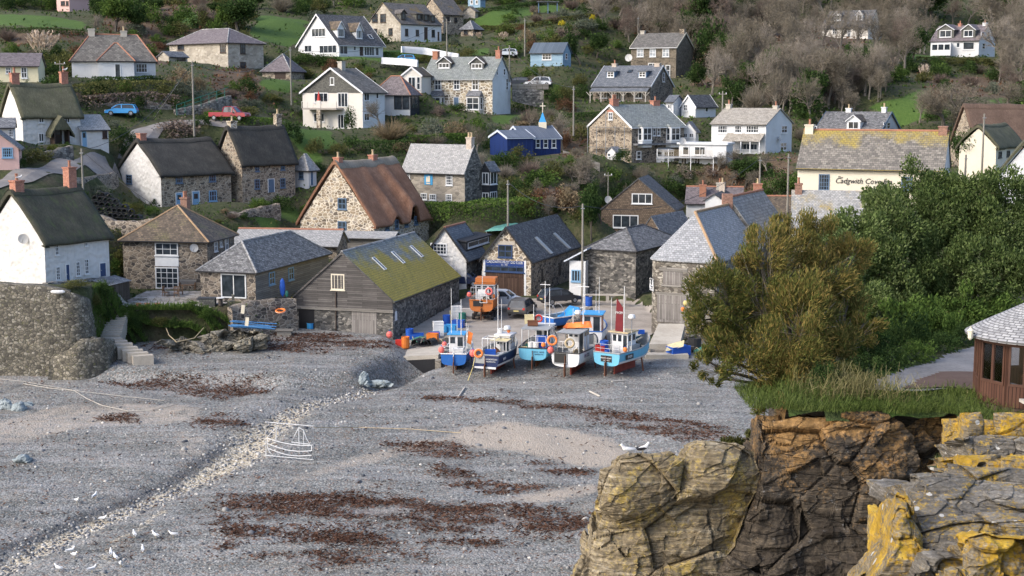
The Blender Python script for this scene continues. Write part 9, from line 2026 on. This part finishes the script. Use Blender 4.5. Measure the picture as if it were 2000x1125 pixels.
# conservatory of the ridge house
h=H['ridge_house'];cn=hpart('ridge_house','conservatory','white_paint',lambda m,h:m.obox(h.on('B',1858,106)-UP*.3,h.dB*4.2,n_*2.2,UP*2.6));hpart('ridge_house','conservatory_glazing','glass',lambda m,h:[m.obox(h.on('B',1858,106)+n_*2.21+h.dB*(.2+1.35*k)+UP*.9,h.dB*1.1,n_*.02,UP*1.1) for k in range(3)],cn)
def net_heap(loc,label,mat,r=.6,h=.45):
 t=thing('net_heap',label,'fishing net',loc);m=MB();n=16;R_=[1,.95,.75,.45,.15]
 rows=[[Vector((r*rr*(1+.25*mnoise.noise(Vector((math.cos(a)*2+loc[0],math.sin(a)*2+loc[1],k))))*math.cos(a),r*rr*(1+.25*mnoise.noise(Vector((math.cos(a)*2+loc[0],math.sin(a)*2,k+5))))*math.sin(a),h*k/4+.08*mnoise.noise(Vector((math.cos(a)*3,math.sin(a)*3+loc[0],k*2))))) for a in [2*math.pi*i/n for i in range(n)]] for k,rr in enumerate(R_)]
 for a,b in zip(rows,rows[1:]):
  for i in range(n):m.face([a[i],a[(i+1)%n],b[(i+1)%n],b[i]],sm=True)
 m.face(rows[-1]);m.build('netting',M[mat],t);m=MB()
 a0_=random.uniform(0,6.3);m.tube([Vector((r*.85*math.cos(a0_+u*.55),r*.85*math.sin(a0_+u*.55),h*(.45+.4*math.sin(u*1.7))+.06)) for u in [.4*q for q in range(26)]],.025,4)
 m.build('cord',M['rope_tan'],t)
pc('net_green',(.05,.17,.13),.95,.5);pc('net_orange',(.5,.15,.06),.95,.4)
for px,py,Y,lb,mt,r in ((822,660,130.2,'green and black net heap by the blue tubs','net_green',.9),(840,668,129.2,'dark net heap between the lobster pots','net_dark',.7),(905,596,142,'teal net heap behind the white box','net_green',1.0),(1312,648,127.5,'orange net heap beside the plank apron','net_orange',.7),(1342,652,127.3,'dark net heap against the barn doors','net_dark',.9),(1372,668,126,'green net heap under the tamarisk','net_green',.8),(872,650,129.5,'blue grey net heap behind the bright blue boat','net_dark',.8),(1125,640,131,'dark net heap on the slip wall end','net_dark',.8),(668,664,128.5,'pile of brown rope by the plank doors','rope_tan',.45)):net_heap(gnd(px,py,Y),lb,mt,r)
for bb,p_,lb,mt in ((b2,(.0,2.4,1.6),'brown net heap inside the navy boat','rust'),(b4,(.6,1.6,1.75),'dark net heap in the white boat','net_dark'),(b5,(.2,4.6,1.75),'dark net heap in the light blue boat\'s bow','net_dark'),(b3,(-.6,1.6,1.6),'green net heap under the grey canopy','net_green'),(b6,(.2,.9,1.75),'black net heap in the orange boat','net_dark'),(b,(0,0,0),'',None)):
 if mt:net_heap(wpt(bb,p_),lb,mt,.55,.6)
for bb,p_,lb in ((b3,(.9,.2,2.0),'orange float on the pale blue boat\'s right rail'),(b5,(1.2,1.0,2.1),'orange float on the burgundy sailed boat\'s rail'),(b6,(1.15,.3,2.3),'orange float on the orange boat\'s right side'),(b7,(-.9,.2,1.8),'orange float on the half hidden white boat')):buoy(wpt(bb,p_),lb,'buoy_orange',.2)
# ------------------------------------------------------------------ labels of the plants: what they are and which house they stand by
from collections import defaultdict
def rel(px,py):
 best=min(HB,key=lambda r:(max(r[0]-px,0,px-r[2])**2+(max(r[1]-py,0,py-r[3])*1.3)**2)+(0 if r[5].key in SHORT else 4000)+((r[2]+r[0])/2-px)**2*.02+((r[3]+r[1])/2-py)**2*.02)
 nm=SHORT.get(best[5].key,'house');w='above' if py<best[1] else ('below' if py>best[3] else ('left of' if px<(best[0]+best[2])/2 else 'right of'))
 return f'{w} the {nm}',(best[0]+best[2])/2,(best[1]+best[3])/2
grp=defaultdict(list)
for (o,px,py,base,cat) in PLANTS:
 if 'hl' in o.keys():grp[base+' along the gravel path to the summerhouse'].append((o,px,py,1900,690));continue
 r_,cx_,cy_=rel(px,py);grp[f'{base} {r_}'].append((o,px,py,cx_,cy_))
ORD=['nearest','second nearest','third nearest','fourth nearest','fifth nearest','sixth nearest','seventh nearest','eighth nearest','ninth nearest','tenth nearest','eleventh nearest','twelfth nearest','thirteenth nearest','fourteenth nearest']
for lb,L in grp.items():
 if len(L)==1:L[0][0]['label']=lb;continue
 L.sort(key=lambda q:math.hypot(q[1]-q[3],q[2]-q[4]))
 for i,q in enumerate(L):q[0]['label']=f'{ORD[min(i, 13)]} {lb}';q[0]['group']='plants '+lb.split(' ',1)[1]
for r_ in [o for o in COL.objects if o.parent is None and o.location.z<-150]:
 for c_ in list(r_.children):bpy.data.objects.remove(c_)
 bpy.data.objects.remove(r_)
